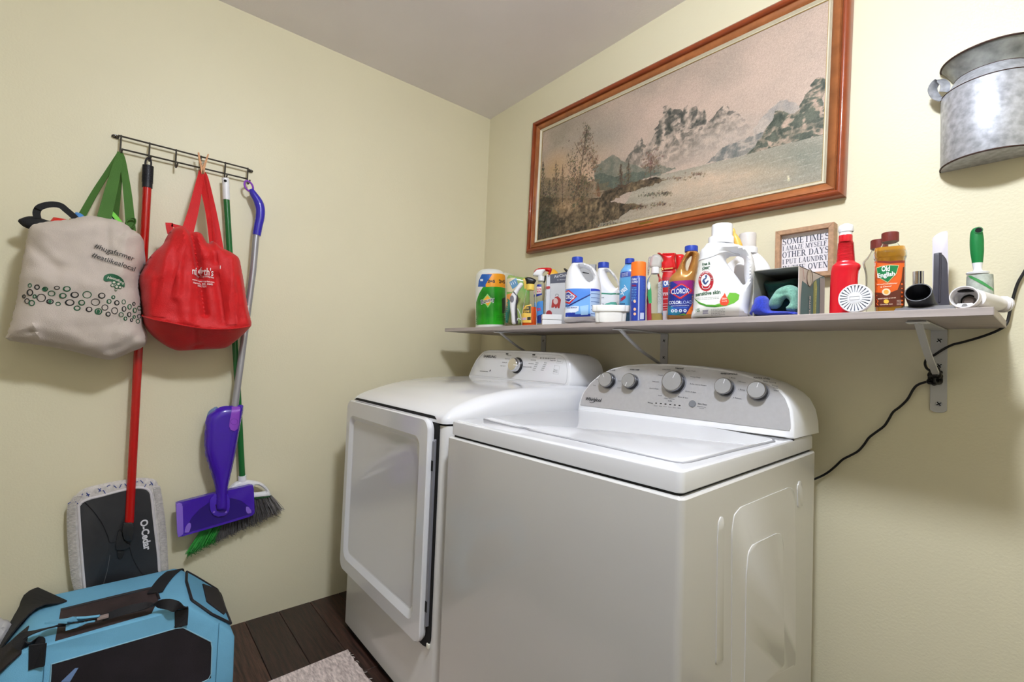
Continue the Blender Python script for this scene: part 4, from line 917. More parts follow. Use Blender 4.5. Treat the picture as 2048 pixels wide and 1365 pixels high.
trigger(f, [(1301, 536), (1299, 526), (1302, 515), (1309, 509.5), (1319, 511), (1325, 519), (1323, 527), (1321, 536)], frost, t, .012); trigger(f, [(1296.5, 518), (1300, 513), (1303, 514), (1300, 528), (1298.5, 545), (1295.5, 552), (1295, 535)], frost, t, .006, 'spray_lever')
red = colm('red_plastic', (214, 24, 30), .3)
f = frS(1334, -.10, 0); t = root_at(f, 'stain_spray_bottle', 'red-topped stain remover spray behind the clear spray bottle', 'spray bottle')
g, s = bottle(f, [(1329, 1349, 532), (1326, 1352, 545), (1324, 1354, 556), (1322, 1356, 575), (1322, 1356, 640)], .55, 2.6); part('bottle_body', g, red, t)
trigger(f, [(1314.5, 507), (1319, 505.5), (1324, 508), (1338, 508.5), (1348, 507), (1352, 507.5), (1350, 520), (1350.5, 540), (1325, 546), (1322, 528), (1326, 522), (1322, 513)], red, t, .018, 'spray_head')
q = f.uvs([(1325, 509.5), (1349, 509)]); part('head_rim', tube(f.P(q[:, 0], q[:, 1], .012), .0022, 8), red, t)
lab('front_label', f, [(1323.5, 556.5), (1330, 553.5), (1341, 556), (1346, 562), (1346, 640), (1322.5, 640)], s, (182, 26, 36), t, .0007); lab('label_panel', f, [(1324.5, 562), (1346, 562), (1346, 574), (1324, 576)], s, (44, 92, 170), t, .001, label='blue band')
words([('OUT', (1327.5, 572), (1346, 570), 9.5, .05)], f, s, (236, 240, 246), t, .0016); words([('72%', (1326, 591.5), (1337, 590.5), 5.5, .03)], f, s, (230, 222, 224), t, .0014)
for y in (598, 608, 613, 618): lab('label_line', f, [(1326, y), (1345, y-1), (1345, y), (1326, y+1)], s, (230, 190, 190), t, .001)
lab('label_panel', f, [(1325.5, 622), (1345, 621), (1345, 640), (1325, 640)], s, (206, 196, 200), t, .001, label='pale foot of the label')
fx = flatsurf(.0185); words([('X', (1322.6, 541.8), (1327.5, 540.5), 5.5, .05), ('ADVANCED', (1328.5, 539.5), (1346, 537.5), 2.6, .03)], f, fx, (240, 208, 120), t, .001)
q = f.uvs([(1322, 546), (1335, 544.5), (1346, 546.5)]); part('white_arc', tube(f.P(q[:, 0], q[:, 1], .0185), .0006, 5), ink((240, 220, 220)), t)
f = frS(1362, -.06, 0); t = root_at(f, 'second_red_spray', 'red spray bottle half hidden behind the gold bleach bottle', 'spray bottle')
g, s = bottle(f, [(1356, 1368, 545), (1352, 1374, 560), (1352, 1374, 640)], .55, 2.6); part('bottle_body', g, red, t); trigger(f, [(1351, 512), (1356, 509), (1366, 509), (1369, 515), (1366, 545), (1353, 548)], red, t, .015)

# ---- gold bleach bottle
f = frS(1367, -.18, 0); t = root_at(f, 'color_bleach_bottle', 'gold bleach bottle with a blue cap and purple label left of the white jug', 'bottle')
gold = mat('gold_bottle_plastic', (190, 134, 66), .3, metal=.25, coat=.2, var=(8, .06))
out = f.uvs([(1375, 504), (1371, 508), (1365, 518), (1359, 530), (1352, 543), (1343, 552), (1338, 560), (1336.5, 575), (1335.5, 610), (1334.5, 640), (1360, 640), (1385.5, 640), (1387, 610), (1389, 575), (1392, 555), (1395.5, 540), (1397.5, 520), (1399, 511), (1396, 505), (1388, 503)])
hole = f.uvs([(1381, 514), (1383.5, 512.5), (1382, 522), (1378, 533), (1375.5, 542), (1372.5, 541), (1371.5, 532), (1374, 522)])
g, s = inflate(f, out, [hole], .040, .040, .034, .0042, k=5, p=2.4); part('bottle_body', g, gold, t)
part('cap', cyl(f, 1369.3, 1396, 493, 504.3, 1, 2, .03, 60), blue_cap, t, 'blue screw cap'); part('neck', cyl(f, 1372, 1392, 503, 510), gold, t)
lab('front_label', f, [(1337.5, 566), (1350, 562.5), (1370, 561.8), (1389.5, 562), (1388, 590), (1385.5, 629), (1366, 632), (1335.5, 631), (1336, 600)], s, (34, 50, 140), t, .0007, label='dark blue front label')
lab('label_panel', f, [(1345, 563.5), (1389.5, 562), (1388.5, 590), (1380, 588)], s, (150, 30, 120), t, .0010, label='magenta corner'); lab('label_panel', f, [(1336, 612), (1345, 614), (1362, 627), (1352, 631.5), (1335.7, 630.5)], s, (40, 130, 160), t, .0010, label='teal corner')
lab('label_panel', f, [(1352, 631.5), (1368, 627), (1376, 631)], s, (110, 170, 60), t, .0012, label='green foot'); lab('label_panel', f, [(1385.8, 607), (1385.5, 629), (1371.5, 630)], s, (238, 120, 36), t, .0012, label='orange corner')
lab('logo_shape', f, [(1340.3, 581), (1361, 567.5), (1366, 567.8), (1384.5, 580.5), (1384.5, 583.5), (1363, 598), (1358, 598), (1341, 587)], s, (206, 34, 50), t, .0014)
lab('logo_shape', f, [(1342.5, 582), (1361, 570), (1365.5, 570.2), (1382, 581.5), (1362, 595.2), (1358.5, 595.2), (1343, 586.5)], s, (228, 120, 130), t, .0017)
lab('logo_shape', f, [(1343.5, 582.5), (1361, 571), (1365.3, 571.2), (1381, 581.6), (1362, 594.3), (1358.7, 594.3), (1344, 586.3)], s, (36, 52, 150), t, .0020)
words([('CLOROX', (1342.5, 589.3), (1378, 587), 10.2, .018)], f, s, (240, 242, 246), t, .0026); words([('COLOR', (1337.5, 609.5), (1361.5, 608.5), 6.4, .035)], f, s, (232, 236, 246), t, .0018); words([('LOAD', (1362, 608.5), (1385, 608), 6.4, -.005)], f, s, (200, 216, 240), t, .0018)
words([('NON-CHLORINE BLEACH', (1342, 613.8), (1378, 612.5), 2.2, .01)], f, s, (220, 228, 240), t); lab('label_panel', f, [(1342, 616.3), (1375, 615), (1374.5, 617), (1342, 618.3)], s, (60, 110, 200), t, .0012)
for i, x in enumerate((1345, 1352, 1361, 1370)): lab('round_icon', f, pellipse(x, 622.3-i*.15, 3.1+.2*(i > 1), 3.3, 16), s, (232, 238, 244), t, .0016); lab('icon_mark', f, pellipse(x, 622.3-i*.15, 1.2, 1.6, 10), s, (40, 70, 150), t, .0019)

# ---- large laundry detergent jug
f = frS(1448, -.275, -.04); t = root_at(f, 'detergent_jug', 'biggest white detergent jug with a ribbed cap and round red emblem', 'jug')
out = f.uvs([(1417, 489), (1406, 500), (1400, 508), (1397.5, 525), (1393, 555), (1388, 590), (1386, 620), (1385.5, 639), (1440, 639), (1496, 638), (1501, 620), (1506, 590), (1510, 560), (1511, 540), (1508, 522), (1503, 507), (1494, 498), (1480, 493), (1467, 490), (1440, 488)])
hole = f.uvs([(1447, 516), (1453, 510), (1464, 508), (1478, 509), (1489, 514), (1494, 526), (1495, 548), (1494, 565), (1490, 573), (1481, 576), (1469, 574), (1459, 569), (1451, 560), (1447, 548), (1445, 530)])
hole2 = f.uvs([(1452, 520), (1458, 513), (1470, 511.5), (1483, 514), (1488, 522), (1488, 540), (1489, 555), (1491, 567), (1488, 571), (1484, 568), (1478, 559), (1468, 546), (1456, 530)])
g, s = inflate(f, out, [hole2], .062, .056, .034, .0050, k=5, p=2.3); part('jug_body', g, jug_w, t, 'white jug body with handle')
part('cap', cyl(f, 1423, 1465.5, 450.5, 481, 1, 2, .012, 90, .95), white_pl, t, 'ribbed white cap'); part('cap_collar', cyl(f, 1416.5, 1468, 475, 489.5, 1, 2, 0, 60, .93), white_pl, t)
lab('front_label', f, [(1398, 523), (1430, 521), (1438, 530), (1440, 555), (1452, 578), (1476, 586), (1480, 600), (1478, 634), (1388, 636), (1389, 600), (1393, 560)], s, (236, 235, 229), t, .0006, label='off-white label area')
p = f.on([(1399, 521), (1410, 517), (1425, 512), (1440, 505), (1455, 502.5), (1468, 503.5), (1478, 506)], s); p = cat(p, 4); part('shoulder_ridge', tube(f.P(p[:, 0], p[:, 1], s(p[:, 0], p[:, 1])-.001), .0030, 8), jug_w, t)
words([('free &', (1404.5, 532.5), (1421, 529.5), 6, .03), ('clear', (1404.5, 540), (1420, 537), 6, .03)], f, s, (44, 84, 60), t); words([('sensitive skin', (1391.5, 593.8), (1441, 587.5), 7.2, .03)], f, s, (52, 92, 64), t)
q = f.on([(1404, 541.8), (1421, 539.8)], s); part('small_print', rows(f, q[0], q[1], 1, .004, .0011, s), ink((120, 130, 120)), t, stuff=True)
lab('emblem_ring', f, pellipse(1412, 563, 15.2, 20, 36), s, (188, 60, 66), t, .0011, .0035); lab('emblem_ring', f, pellipse(1412, 562.6, 13.8, 18.4, 36), s, (178, 22, 38), t, .0014, .0035); lab('emblem_band', f, pellipse(1412, 562.6, 14, 18.6, 30, 6, 174)+[(1399, 563), (1425, 562)], s, (226, 222, 220), t, .0017, .0035, label='white lettered arc')
lab('emblem_centre', f, pellipse(1411.5, 561.5, 9.2, 12.2, 28), s, (240, 240, 238), t, .0021, .0035)
for i, ch in enumerate('ARM&HAMMER'):
    a = math.radians(172-i*18.2); cx, cy = 1411.8+11.7*math.cos(a), 562.4-15.6*math.sin(a); ang = a-math.pi/2; dx, dy = 1.9*math.cos(ang), -1.9*math.sin(ang)
    bx, by = cx-1.9*math.cos(a), cy+1.9*math.sin(a); words([(ch, (bx-dx, by-dy), (bx+dx, by+dy), 4.4, .04)], f, s, (176, 22, 38), t, .0028, 'emblem_letter')
q = cat(f.on([(1404, 571), (1406, 577), (1412, 578.5), (1418, 576), (1420.5, 571)], s), 4); part('emblem_arc', tube(f.P(q[:, 0], q[:, 1], s(q[:, 0], q[:, 1])+.0022), .0008, 5), ink((236, 232, 232)), t)
lab('emblem_arm', f, [(1404.5, 563), (1407, 558), (1411, 556.5), (1410, 552), (1413, 550), (1414.5, 553), (1413, 558), (1409, 561), (1411, 566), (1416, 561), (1418, 562.5), (1412, 570), (1408, 569)], s, (58, 80, 124), t, .0026, .003)
lab('green_leaf', f, [(1389, 597), (1397, 604), (1412, 609.5), (1430, 610), (1445, 606), (1453, 597), (1459, 586), (1472, 586.5), (1479, 590), (1477, 600), (1468, 607), (1452, 612.5), (1430, 615), (1412, 613.5), (1398, 608), (1390, 600)], s, (112, 184, 62), t, .0010, .004, label='green leaf swoosh')
lab('green_leaf', f, [(1389, 598), (1400, 606), (1415, 611), (1432, 612), (1448, 609), (1430, 615), (1412, 613.6), (1398, 608.2)], s, (70, 140, 50), t, .0013, .004, label='darker leaf edge')
lab('red_drop', f, [(1449.5, 586), (1453, 594), (1457.5, 601), (1458, 606), (1454, 611), (1448, 612), (1441.5, 610), (1439.5, 604), (1442, 597), (1447, 591)], s, (226, 78, 48), t, .0017, .004); words([('Skin', (1443.5, 600), (1453.5, 599), 4, .02), ('SAFE', (1444, 604.5), (1454, 604), 2.6, .0)], f, s, (248, 226, 214), t, .0022)
words([('105', (1391.5, 624.5), (1399.5, 624), 6.6, .02)], f, s, (50, 110, 60), t); lab('barcode', f, [(1405, 621), (1417, 620), (1417, 628), (1405, 629)], s, (196, 192, 206), t, .0009)
for i in range(7): lab('barcode_line', f, [(1405.5+i*1.6, 621.2), (1406.2+i*1.6, 621.2), (1406.2+i*1.6, 628.2), (1405.5+i*1.6, 628.2)], s, (120, 116, 136), t, .0013)
q = f.on([(1422, 619.5), (1450, 618)], s); part('small_print', rows(f, q[0], q[1], 5, .0036, .0011, s), ink((150, 152, 150)), t, stuff=True); q = f.on([(1392, 598.5), (1438, 594.5)], s); part('small_print', rows(f, q[0], q[1], 2, .004, .001, s), ink((150, 156, 150)), t, stuff=True)

# ---- jug behind and yellow nozzle
f = frS(1500, -.085, 0); t = root_at(f, 'jug_with_clear_cap', 'white jug with a translucent cap behind the biggest detergent jug', 'jug')
g, s = bottle(f, [(1479, 1516, 508), (1470, 1524, 515), (1455, 1534, 527), (1446, 1541, 540), (1442, 1544, 560), (1442, 1544, 640)], .5, 2.6); part('jug_body', g, jug_w, t)
part('cap', cyl(f, 1478, 1513, 468, 498, 1, 2, 0, 48, .93), colm('milky_cap', (216, 210, 206), .25, coat=.3), t, 'milky translucent cap'); part('cap_collar', cyl(f, 1476, 1515.5, 496.5, 508.5, 1, 2, 0, 48, .95), white_pl, t)
f = frS(1476, -.185, 0); t = root_at(f, 'yellow_nozzle', 'yellow pointed nozzle leaning between the two white jugs', 'nozzle')
p = f.uvs([(1466, 457), (1468, 466), (1470, 473), (1475, 486), (1480, 506)]); p = cat(p, 4); part('nozzle_tube', tube(f.P(p[:, 0], p[:, 1], 0), np.interp(np.linspace(0, 1, len(p)), [0, .15, .3, .6, 1], [.002, .005, .0035, .009, .013]), 14), colm('nozzle_yellow', (240, 184, 88), .35), t)
g, s = bottle(f, [(1474, 1498, 528), (1468, 1503, 545), (1468, 1503, 640)], .7, 2.4); part('bottle_body', g, jug_w, t, 'white body of the nozzle bottle')

# ---- framed sign
A_ = W(1550.6, 463.5, 1, -.036); B_ = W(1668, 443.5, 1, -.036); C_ = W(1667, 550, 1, -.036); lean = 0
fsg = Fr((A_[0], -.036, C_[2]), (1, 0, 0), (0, lean, 1)); fsg.rz = 0
t = thing('framed_sign', 'wooden framed white sign with serif lettering about laundry, hung low on the wall', 'sign', fsg.O)
wdt = B_[0]-A_[0]; hgt = (A_[2]+B_[2])/2-C_[2]
oak = mat('light_oak_frame', (176, 138, 106), .5, bump=(40, .25), stretch=(5, 1, 5), var=(18, .2)); fwid = .0135; dep = .033
for a, b, c, d, e_, h in (((0, 0), (wdt, 0), (wdt-fwid, fwid), (fwid, fwid), 0, 0), ((0, hgt), (wdt, hgt), (wdt-fwid, hgt-fwid), (fwid, hgt-fwid), 0, 0), ((0, 0), (fwid, fwid), (fwid, hgt-fwid), (0, hgt), 0, 0), ((wdt, 0), (wdt-fwid, fwid), (wdt-fwid, hgt-fwid), (wdt, hgt), 0, 0)):
    part('frame_side', prism(fsg, [a, b, c, d], -dep, 0, .0008, 1), oak, t)
part('sign_board', box(fwid, wdt-fwid, fwid, hgt-fwid, -.022, -.016, fr=fsg), colm('sign_white', (232, 226, 228), .5), t)
def serif_font():
    T, t_, H = .17, .055, 1.0
    def vs(x, y0=0, y1=1, w=T): return [(x, y0), (x+w, y0), (x+w, y1), (x, y1)]
    def hb(x0, x1, y, h=t_): return [(x0, y), (x1, y), (x1, y+h), (x0, y+h)]
    def dg(x0, y0, x1, y1, w): return [(x0, y0), (x0+w, y0), (x1+w, y1), (x1, y1)]
    def se(x, w, y): return hb(x-.08, x+w+.08, 0 if y == 0 else 1-t_)
    def arc(cx, cy, rx, ry, a0, a1, tk=T, tn=t_, n=14):
        a = np.radians(np.linspace(a0, a1, n)); o = [(cx+rx*math.cos(x), cy+ry*math.sin(x)) for x in a]; i = [(cx+(rx-tk)*math.cos(x), cy+(ry-tn)*math.sin(x)) for x in a]
        return [[o[k], o[k+1], i[k+1], i[k]] for k in range(n-1)]
    G = {}
    G['I'] = ([vs(.08), se(.08, T, 0), se(.08, T, 1)], .33)
    G['T'] = ([vs(.30), se(.30, T, 0), hb(.02, .75, 1-t_), vs(.02, .78, 1, .04), vs(.71, .78, 1, .04)], .77)
    G['L'] = ([vs(.1), se(.1, T, 0), se(.1, T, 1), hb(.1, .68, 0), vs(.64, 0, .25, .04)], .72)
    G['E'] = ([vs(.1), se(.1, T, 0), se(.1, T, 1), hb(.1, .68, 0), hb(.1, .66, 1-t_), hb(.2, .5, .49), vs(.64, 0, .24, .04), vs(.62, .78, 1, .04), vs(.47, .4, .63, .035)], .74)
    G['F'] = ([vs(.1), se(.1, T, 0), se(.1, T, 1), hb(.1, .66, 1-t_), hb(.2, .5, .49), vs(.62, .78, 1, .04), vs(.47, .4, .63, .035)], .70)
    G['H'] = ([vs(.1), vs(.62), se(.1, T, 0), se(.1, T, 1), se(.62, T, 0), se(.62, T, 1), hb(.2, .7, .49)], .89)
    G['M'] = ([vs(.1, 0, 1, .06), vs(.76), se(.1, .06, 0), hb(.0, .26, 1-t_), se(.76, T, 0), hb(.74, 1.02, 1-t_), dg(.42, .12, .1, 1, .17), dg(.46, .12, .78, 1, .06), [(.42, .12), (.6, .12), (.5, 0)]], 1.04)
    G['N'] = ([vs(.12, 0, 1, .06), vs(.70, 0, 1, .06), se(.12, .06, 0), hb(.0, .24, 1-t_), se(.70, .06, 1), dg(.60, 0, .1, 1, .17)], .88)
    G['A'] = ([dg(.1, 0, .40, 1, .06), dg(.62, 0, .36, 1, .17), se(.09, .06, 0), se(.62, .17, 0), hb(.2, .66, .3)], .88)
    G['V'] = ([dg(.36, 0, .08, 1, .17), dg(.40, 0, .70, 1, .06), se(.08, .17, 1), se(.70, .06, 1)], .86)
    G['Y'] = ([vs(.34, 0, .5), dg(.34, .45, .06, 1, .17), dg(.42, .45, .68, 1, .06), se(.34, T, 0), se(.06, .17, 1), se(.68, .06, 1)], .84)
    G['Z'] = ([hb(.06, .66, 1-t_), hb(.06, .7, 0), dg(.06, 0, .5, 1, .18), vs(.06, .78, 1, .04), vs(.66, 0, .24, .04)], .74)
    G['O'] = (arc(.42, .5, .40, .52, 0, 360, .17, .05, 28), .84)
    G['D'] = ([vs(.1), hb(0, .4, 0), hb(0, .4, 1-t_)]+arc(.38, .5, .42, .5, -90, 90), .84)
    G['P'] = ([vs(.1), se(.1, T, 0), hb(0, .4, 1-t_), hb(.1, .4, .46)]+arc(.40, .73, .30, .27, -90, 90, .16), .74)
    G['R'] = (G['P'][0]+[dg(.62, 0, .36, .48, .18), hb(.6, .88, 0)], .88)
    G['U'] = ([vs(.1, .3), vs(.68, .3, 1, .06), se(.1, T, 1), se(.68, .06, 1)]+arc(.42, .33, .32, .35, 180, 360, .15), .86)
    G['S'] = (arc(.36, .74, .28, .28, 30, 250, .13, .05)+arc(.36, .27, .30, .29, -150, 80, .14, .05)+[dg(.40, .44, .10, .66, .2), vs(.60, .72, 1, .04), vs(.06, 0, .28, .04)], .72)
    G[' '] = ([], .36)
    return G
GL = serif_font()
def serif(s_):
    V, F, x = [], [], 0
    for ch in s_:
        P, adv = GL[ch]
        for p in P:
            p = np.array(p); p = p if area2(p) > 0 else p[::-1]; F.append(tuple(range(len(V), len(V)+len(p)))); V += [(a+x, b) for a, b in p]
        x += adv+.04
    return np.array(V), F
inkc = ink((82, 84, 98)); fb = Fr(fsg.P(0, 0, -.0157), fsg.U, fsg.V)
for s_, a, b, h in (('SOMETIMES', (1563, 490), (1659.3, 477.3), 12.5), ('I AMAZE MYSELF', (1563, 501.5), (1654, 490.8), 9.5), ('OTHER DAYS', (1562.7, 516), (1658, 504.5), 12), ('I PUT LAUNDRY', (1562.7, 528.3), (1656.5, 519), 10), ('IN THE OVEN', (1563, 543), (1656.5, 534.3), 11.5)):
    qa, qb, qc = fb.uv(*a), fb.uv(*b), fb.uv(a[0], a[1]-h); m_ = (qa[1]+qb[1])/2
    part('lettering', txt(s_, fb, (qa[0]+.003, m_-.001), (qb[0]-.001, m_-.001), (qc[1]-qa[1])*.95, None, off=.0004, tm=serif(s_)), inkc, t, 'dark grey serif words')

# ---- open carton with cloths
P0 = W(1512, 541.5, 1, -.318); P1 = W(1602, 531.5, 1, -.318); bx0, bx1, bz = P0[0]-.006, P1[0]-.003, (P0[2]+P1[2])/2
yb = -.318+.185
t = thing('open_carton', 'open cardboard carton on its side holding cloths, teal print on its side', 'box', ((bx0+bx1)/2, -.22, SH_Z))
cb = colm('carton_inside_grey', (150, 148, 140), .7, bump=(80, .1)); th = .0018
part('box_base', box(bx0, bx1, -.318, yb, SH_Z+.0002, SH_Z+.002), cb, t); part('box_top', box(bx0, bx1, -.318, yb, bz-th, bz), cb, t); part('box_back', box(bx0, bx1, yb-th, yb, SH_Z, bz), cb, t)
part('box_side', box(bx0, bx0+th, -.318, yb, SH_Z, bz), cb, t); side = part('box_side', box(bx1-th, bx1, -.320, yb, SH_Z, bz), colm('carton_cream', (208, 196, 190), .55), t, 'printed outer side of the carton')
fsd = Fr((bx1+.0001, 0, 0), (0, 1, 0), (0, 0, 1), (1, 0, 0)); zz = flatsurf(0); pxs = lambda P: fsd.uvs(P)
def sd(px, c, off, lb=None, smooth=False):
    q = pxs(px); q[:, 0] = np.clip(q[:, 0], -.3195, yb-.0005); q[:, 1] = np.clip(q[:, 1], SH_Z+.0005, bz-.0005)
    lab('side_print', fsd, [], zz, c, side) if 0 else part('side_print', decal(fsd, cat(q, 3, True) if smooth else q, zz, off, .01), ink(c), side, lb)
sd([(1600, 632), (1601, 600), (1604, 562), (1612, 568), (1620, 575), (1628, 562), (1638, 556), (1646, 550), (1658, 562), (1662, 640), (1640, 640)], (38, 84, 96), .0004, 'dark teal area')
sd([(1625.5, 632), (1626.5, 566), (1632, 560), (1633.5, 575), (1631, 632)], (150, 150, 66), .0008, 'olive strip'); sd([(1638, 630), (1639, 556), (1650, 558), (1656, 585), (1657, 630)], (142, 128, 134), .0010, 'mauve column'); sd([(1650, 560), (1661, 567), (1661, 600), (1655, 590)], (120, 128, 108), .0012, 'olive-grey patch')
q = pxs(pellipse(1618.5, 556, 5.6, 17, 24)); part('oval_outline', tube(fsd.P(q[:, 0], q[:, 1], .0012), .0008, 5, closed=True), ink((110, 92, 76)), side); sd(pellipse(1618.5, 556, 5, 16, 20), (212, 200, 186), .0009, 'cream oval')
for s_, a, b, w_ , c in (('MICROFIBER', (1607.5, 559), (1605, 535), .004, (170, 50, 60)), ('CLOTHS', (1618.8, 630), (1619.8, 593), .009, (226, 206, 206)), ('FOR STEEL', (1630, 630), (1631, 575), .006, (196, 196, 110)), ('CLOTH', (1620, 566), (1619.5, 545), .004, (120, 100, 84))):
    qa, qb = pxs([a, b]); part('side_lettering', txt(s_, fsd, qa, qb, w_, None, off=.0018, bold=.02), ink(c), side)
def cloth(name, px, y, m, label, T=.02, step=.004, creases=(), n_=(60, .002)):
    f = frB(y); q = f.uvs(px); q[:, 1] = np.maximum(q[:, 1], SH_Z+.0025)
    def wf(u, v):
        o = np.array([mnoise.noise(Vector((a*n_[0], b*n_[0], y*9))) for a, b in zip(u, v)])*n_[1]
        for a, b, d, s_ in creases:
            A, B = f.uv(*a), f.uv(*b); e = B-A; tt = np.clip(((u-A[0])*e[0]+(v-A[1])*e[1])/(e@e), 0, 1); dd = np.hypot(u-A[0]-tt*e[0], v-A[1]-tt*e[1]); o = o+d*np.exp(-(dd/s_)**2)
        return o
    g, s_ = inflate(f, q, (), T, T, T*.9, step, wfn=wf); return solo(name, g, m, label, 'cloth', sharp=1.5)
terry = lambda n, c: mat(n, c, .95, sheen=.25, bump=(900, .9), var=(300, .25))
cloth('green_cloth', [(1528, 559), (1540, 563), (1560, 562), (1575, 559), (1596, 558), (1598, 585), (1597, 618), (1560, 622), (1545, 612), (1536, 590), (1530, 570)], -.235, terry('dark_teal_terry', (42, 104, 94)), 'dark green cloth standing up inside the open carton', .03, creases=[((1535, 572), (1598, 570), .01, .006), ((1550, 585), (1598, 580), -.008, .006)])
cloth('mint_cloth', [(1539, 605), (1545, 593), (1555, 580), (1570, 572), (1585, 571), (1598, 579), (1599, 600), (1598, 620), (1588, 626), (1576, 624), (1572, 616), (1580, 608), (1578, 600), (1572, 597), (1566, 603), (1562, 612), (1554, 618), (1543, 619), (1538, 613)], -.285, terry('mint_terry', (134, 190, 168)), 'pale mint green cloth looped in the front of the open carton', .024, creases=[((1560, 590), (1590, 588), -.006, .006), ((1555, 600), (1585, 590), .005, .006)])
f = frB(-.295)
g, s_ = inflate(f, f.uvs([(1508, 609), (1514, 596), (1524, 592), (1534, 594), (1539, 602), (1541, 615), (1545, 622), (1590, 624), (1590, 631.5), (1506, 632.5), (1505, 620)])*np.array([1, 1]), (), .03, .02, .022, .004); solo('blue_cloth', g, terry('royal_blue_terry', (46, 66, 196)), 'royal blue rolled cloth at the lower left of the open carton', 'cloth', sharp=1.5)

# ---- red bottle with white cap
f = frS(1691, -.275, 0); t = root_at(f, 'red_cleaner_bottle', 'red bottle with a ribbed neck and rounded white cap', 'bottle')
g, s = bottle(f, [(1677, 1706, 483), (1675.5, 1707, 495), (1673.5, 1708.5, 512), (1672, 1710, 524), (1664.5, 1720, 531), (1662.5, 1721.5, 537), (1661.5, 1718, 545), (1660.5, 1716, 560), (1659.5, 1716, 590), (1658.5, 1717, 627)], .62, 2.5, k=5)
redb = mat('red_bottle_plastic', (206, 20, 36), .26, coat=.3); part('bottle_body', g, redb, t); part('neck_ring', cyl(f, 1677, 1705.5, 471.5, 484.5, 1, 2, .02, 60, .95), redb, t)
g, _ = bottle(f, [(1684, 1700, 449.5), (1678, 1706, 452), (1676, 1707.5, 458), (1677, 1707, 465), (1678, 1705, 471.5)], .95, 2.1, base=.01, k=4); g2 = g
c_ = f.uv(1691.5, 471.5); V = np.concatenate(g.v); V[:, 2] = np.maximum(V[:, 2], SH_Z+c_[1]); g = Geo().add(V, g.f); part('cap', g, white_pl, t, 'rounded white cap')
for i in range(15):
    y = 487+i*2.5; a = f.uv(1675.8-i*.2, y); b = f.uv(1707.5+i*.16, y); r = (b[0]-a[0])/2; o = circ(32, r*1.012, r*.62*1.012, 2.4); part('grip_rib', tube(f.P((a[0]+b[0])/2+o[:, 0], (a[1]+b[1])/2, o[:, 1]), .0006, 5, closed=True), redb, t)
lab('side_label', f, [(1717.5, 541), (1720.5, 540), (1719, 556), (1716, 565), (1716.5, 550)], flatsurf(.004), (214, 206, 196), t, .001, label='strip of pale label at the notch')

# ---- round vented disc
f = frS(1710, -.332, -.25); t = root_at(f, 'vented_white_disc', 'round white slotted plastic disc leaning against the red bottle', 'air freshener')
c_ = f.uv(1710, 597); r = (f.uv(1745, 597)[0]-f.uv(1675, 597)[0])/2; r = min(r, c_[1]-.0005); fv = Fr(f.P(c_[0], r+.0005, -.001), f.U, (0, 0, 1), f.N)
part('disc_back', lathe([(r*.93, 0), (r*.93, .009)], fv.P(0, 0, -.008), f.N, 48), colm('disc_shadow', (112, 120, 134), .5), t, 'inside behind the slots, their shade put in as grey')  # back coloured grey to paint the shade inside the slots
rings = [[fv.P(math.cos(a)*k*r, math.sin(a)*k*r, w_) for a in np.linspace(0, 2*np.pi, 64, endpoint=False)] for k, w_ in ((.94, -.010), (1, -.008), (1, 0), (.985, .003), (.93, .004), (.90, .0035), (.90, 0))]; part('rim', loft(rings), white_pl, t)
part('hub', lathe([(r*.42, 0), (r*.42, .0035), (r*.36, .0045)], fv.P(0, 0, 0), f.N, 32), white_pl, t)
for i in range(24):
    a = 2*np.pi*(i+.5)/24; d = np.array([math.cos(a), math.sin(a)]); e_ = np.array([-d[1], d[0]]); k0, k1 = .38*r, .95*r
    part('spoke', prism(fv, [d*k0+e_*.0012, d*k0-e_*.0012, d*k1-e_*.0024, d*k1+e_*.0024], .0008, .0035), white_pl, t)
q = np.array([(-.011, -.0045), (.011, -.0045), (.011, .0045), (-.011, .0045)])*.8; part('hub_outline', tube(fv.P(q[:, 0], q[:, 1], .0047), .0005, 4, closed=True), ink((180, 180, 184)), t)

# ---- furniture polish bottles
mar = colm('maroon_cap', (112, 42, 34), .4)
f = frS(1755, -.19, 0); t = root_at(f, 'empty_polish_bottle', 'empty clear bottle with a maroon cap behind the amber one', 'bottle')
g, s = bottle(f, [(1743, 1774, 497), (1742, 1775, 502), (1734, 1782, 514), (1725.5, 1792, 523), (1726.5, 1790, 532), (1730, 1789, 545), (1731, 1789, 560), (1731, 1789, 620)], .55, 2.6); part('bottle_body', g, mat('clear_plastic_hazy', (226, 226, 212), .12, trans=.85, ior=1.15), t); part('cap', cyl(f, 1740.6, 1776, 480.5, 498, 1, 2, .03, 60), mar, t)
f = frS(1781, -.262, 0); t = root_at(f, 'furniture_polish_bottle', 'clear bottle of amber furniture oil with an orange label and maroon cap', 'bottle')
sh = [(1766, 1794, 482), (1763, 1797, 490), (1752, 1807, 500), (1746.5, 1814, 506), (1747, 1814, 516), (1749, 1811.5, 522), (1749, 1811, 540), (1749.3, 1810.5, 580), (1749.5, 1809, 621.5)]
g, s = bottle(f, sh, .55, 2.8, k=4); part('bottle_body', g, clear_pl, t); g, _ = bottle(f, [(1749.5, 1810, 495.5), (1747.7, 1813, 506), (1748, 1812.8, 516), (1750, 1810.5, 522), (1750, 1809.5, 580), (1750.4, 1808, 621)], .52, 2.8, k=3, round_edges=False, base=.003)
part('liquid', g, mat('amber_oil', (214, 152, 44), .08, trans=.35, coat=.5), t, 'amber oil'); part('cap', cyl(f, 1762.5, 1798.3, 466, 484.5, 1, 2, .03, 70), mar, t)
lab('front_label', f, [(1749.2, 523.5), (1780, 523), (1809, 521.5), (1809, 560), (1808, 612), (1780, 614), (1749.8, 614.5)], s, (222, 96, 30), t, .0008, label='orange front label')
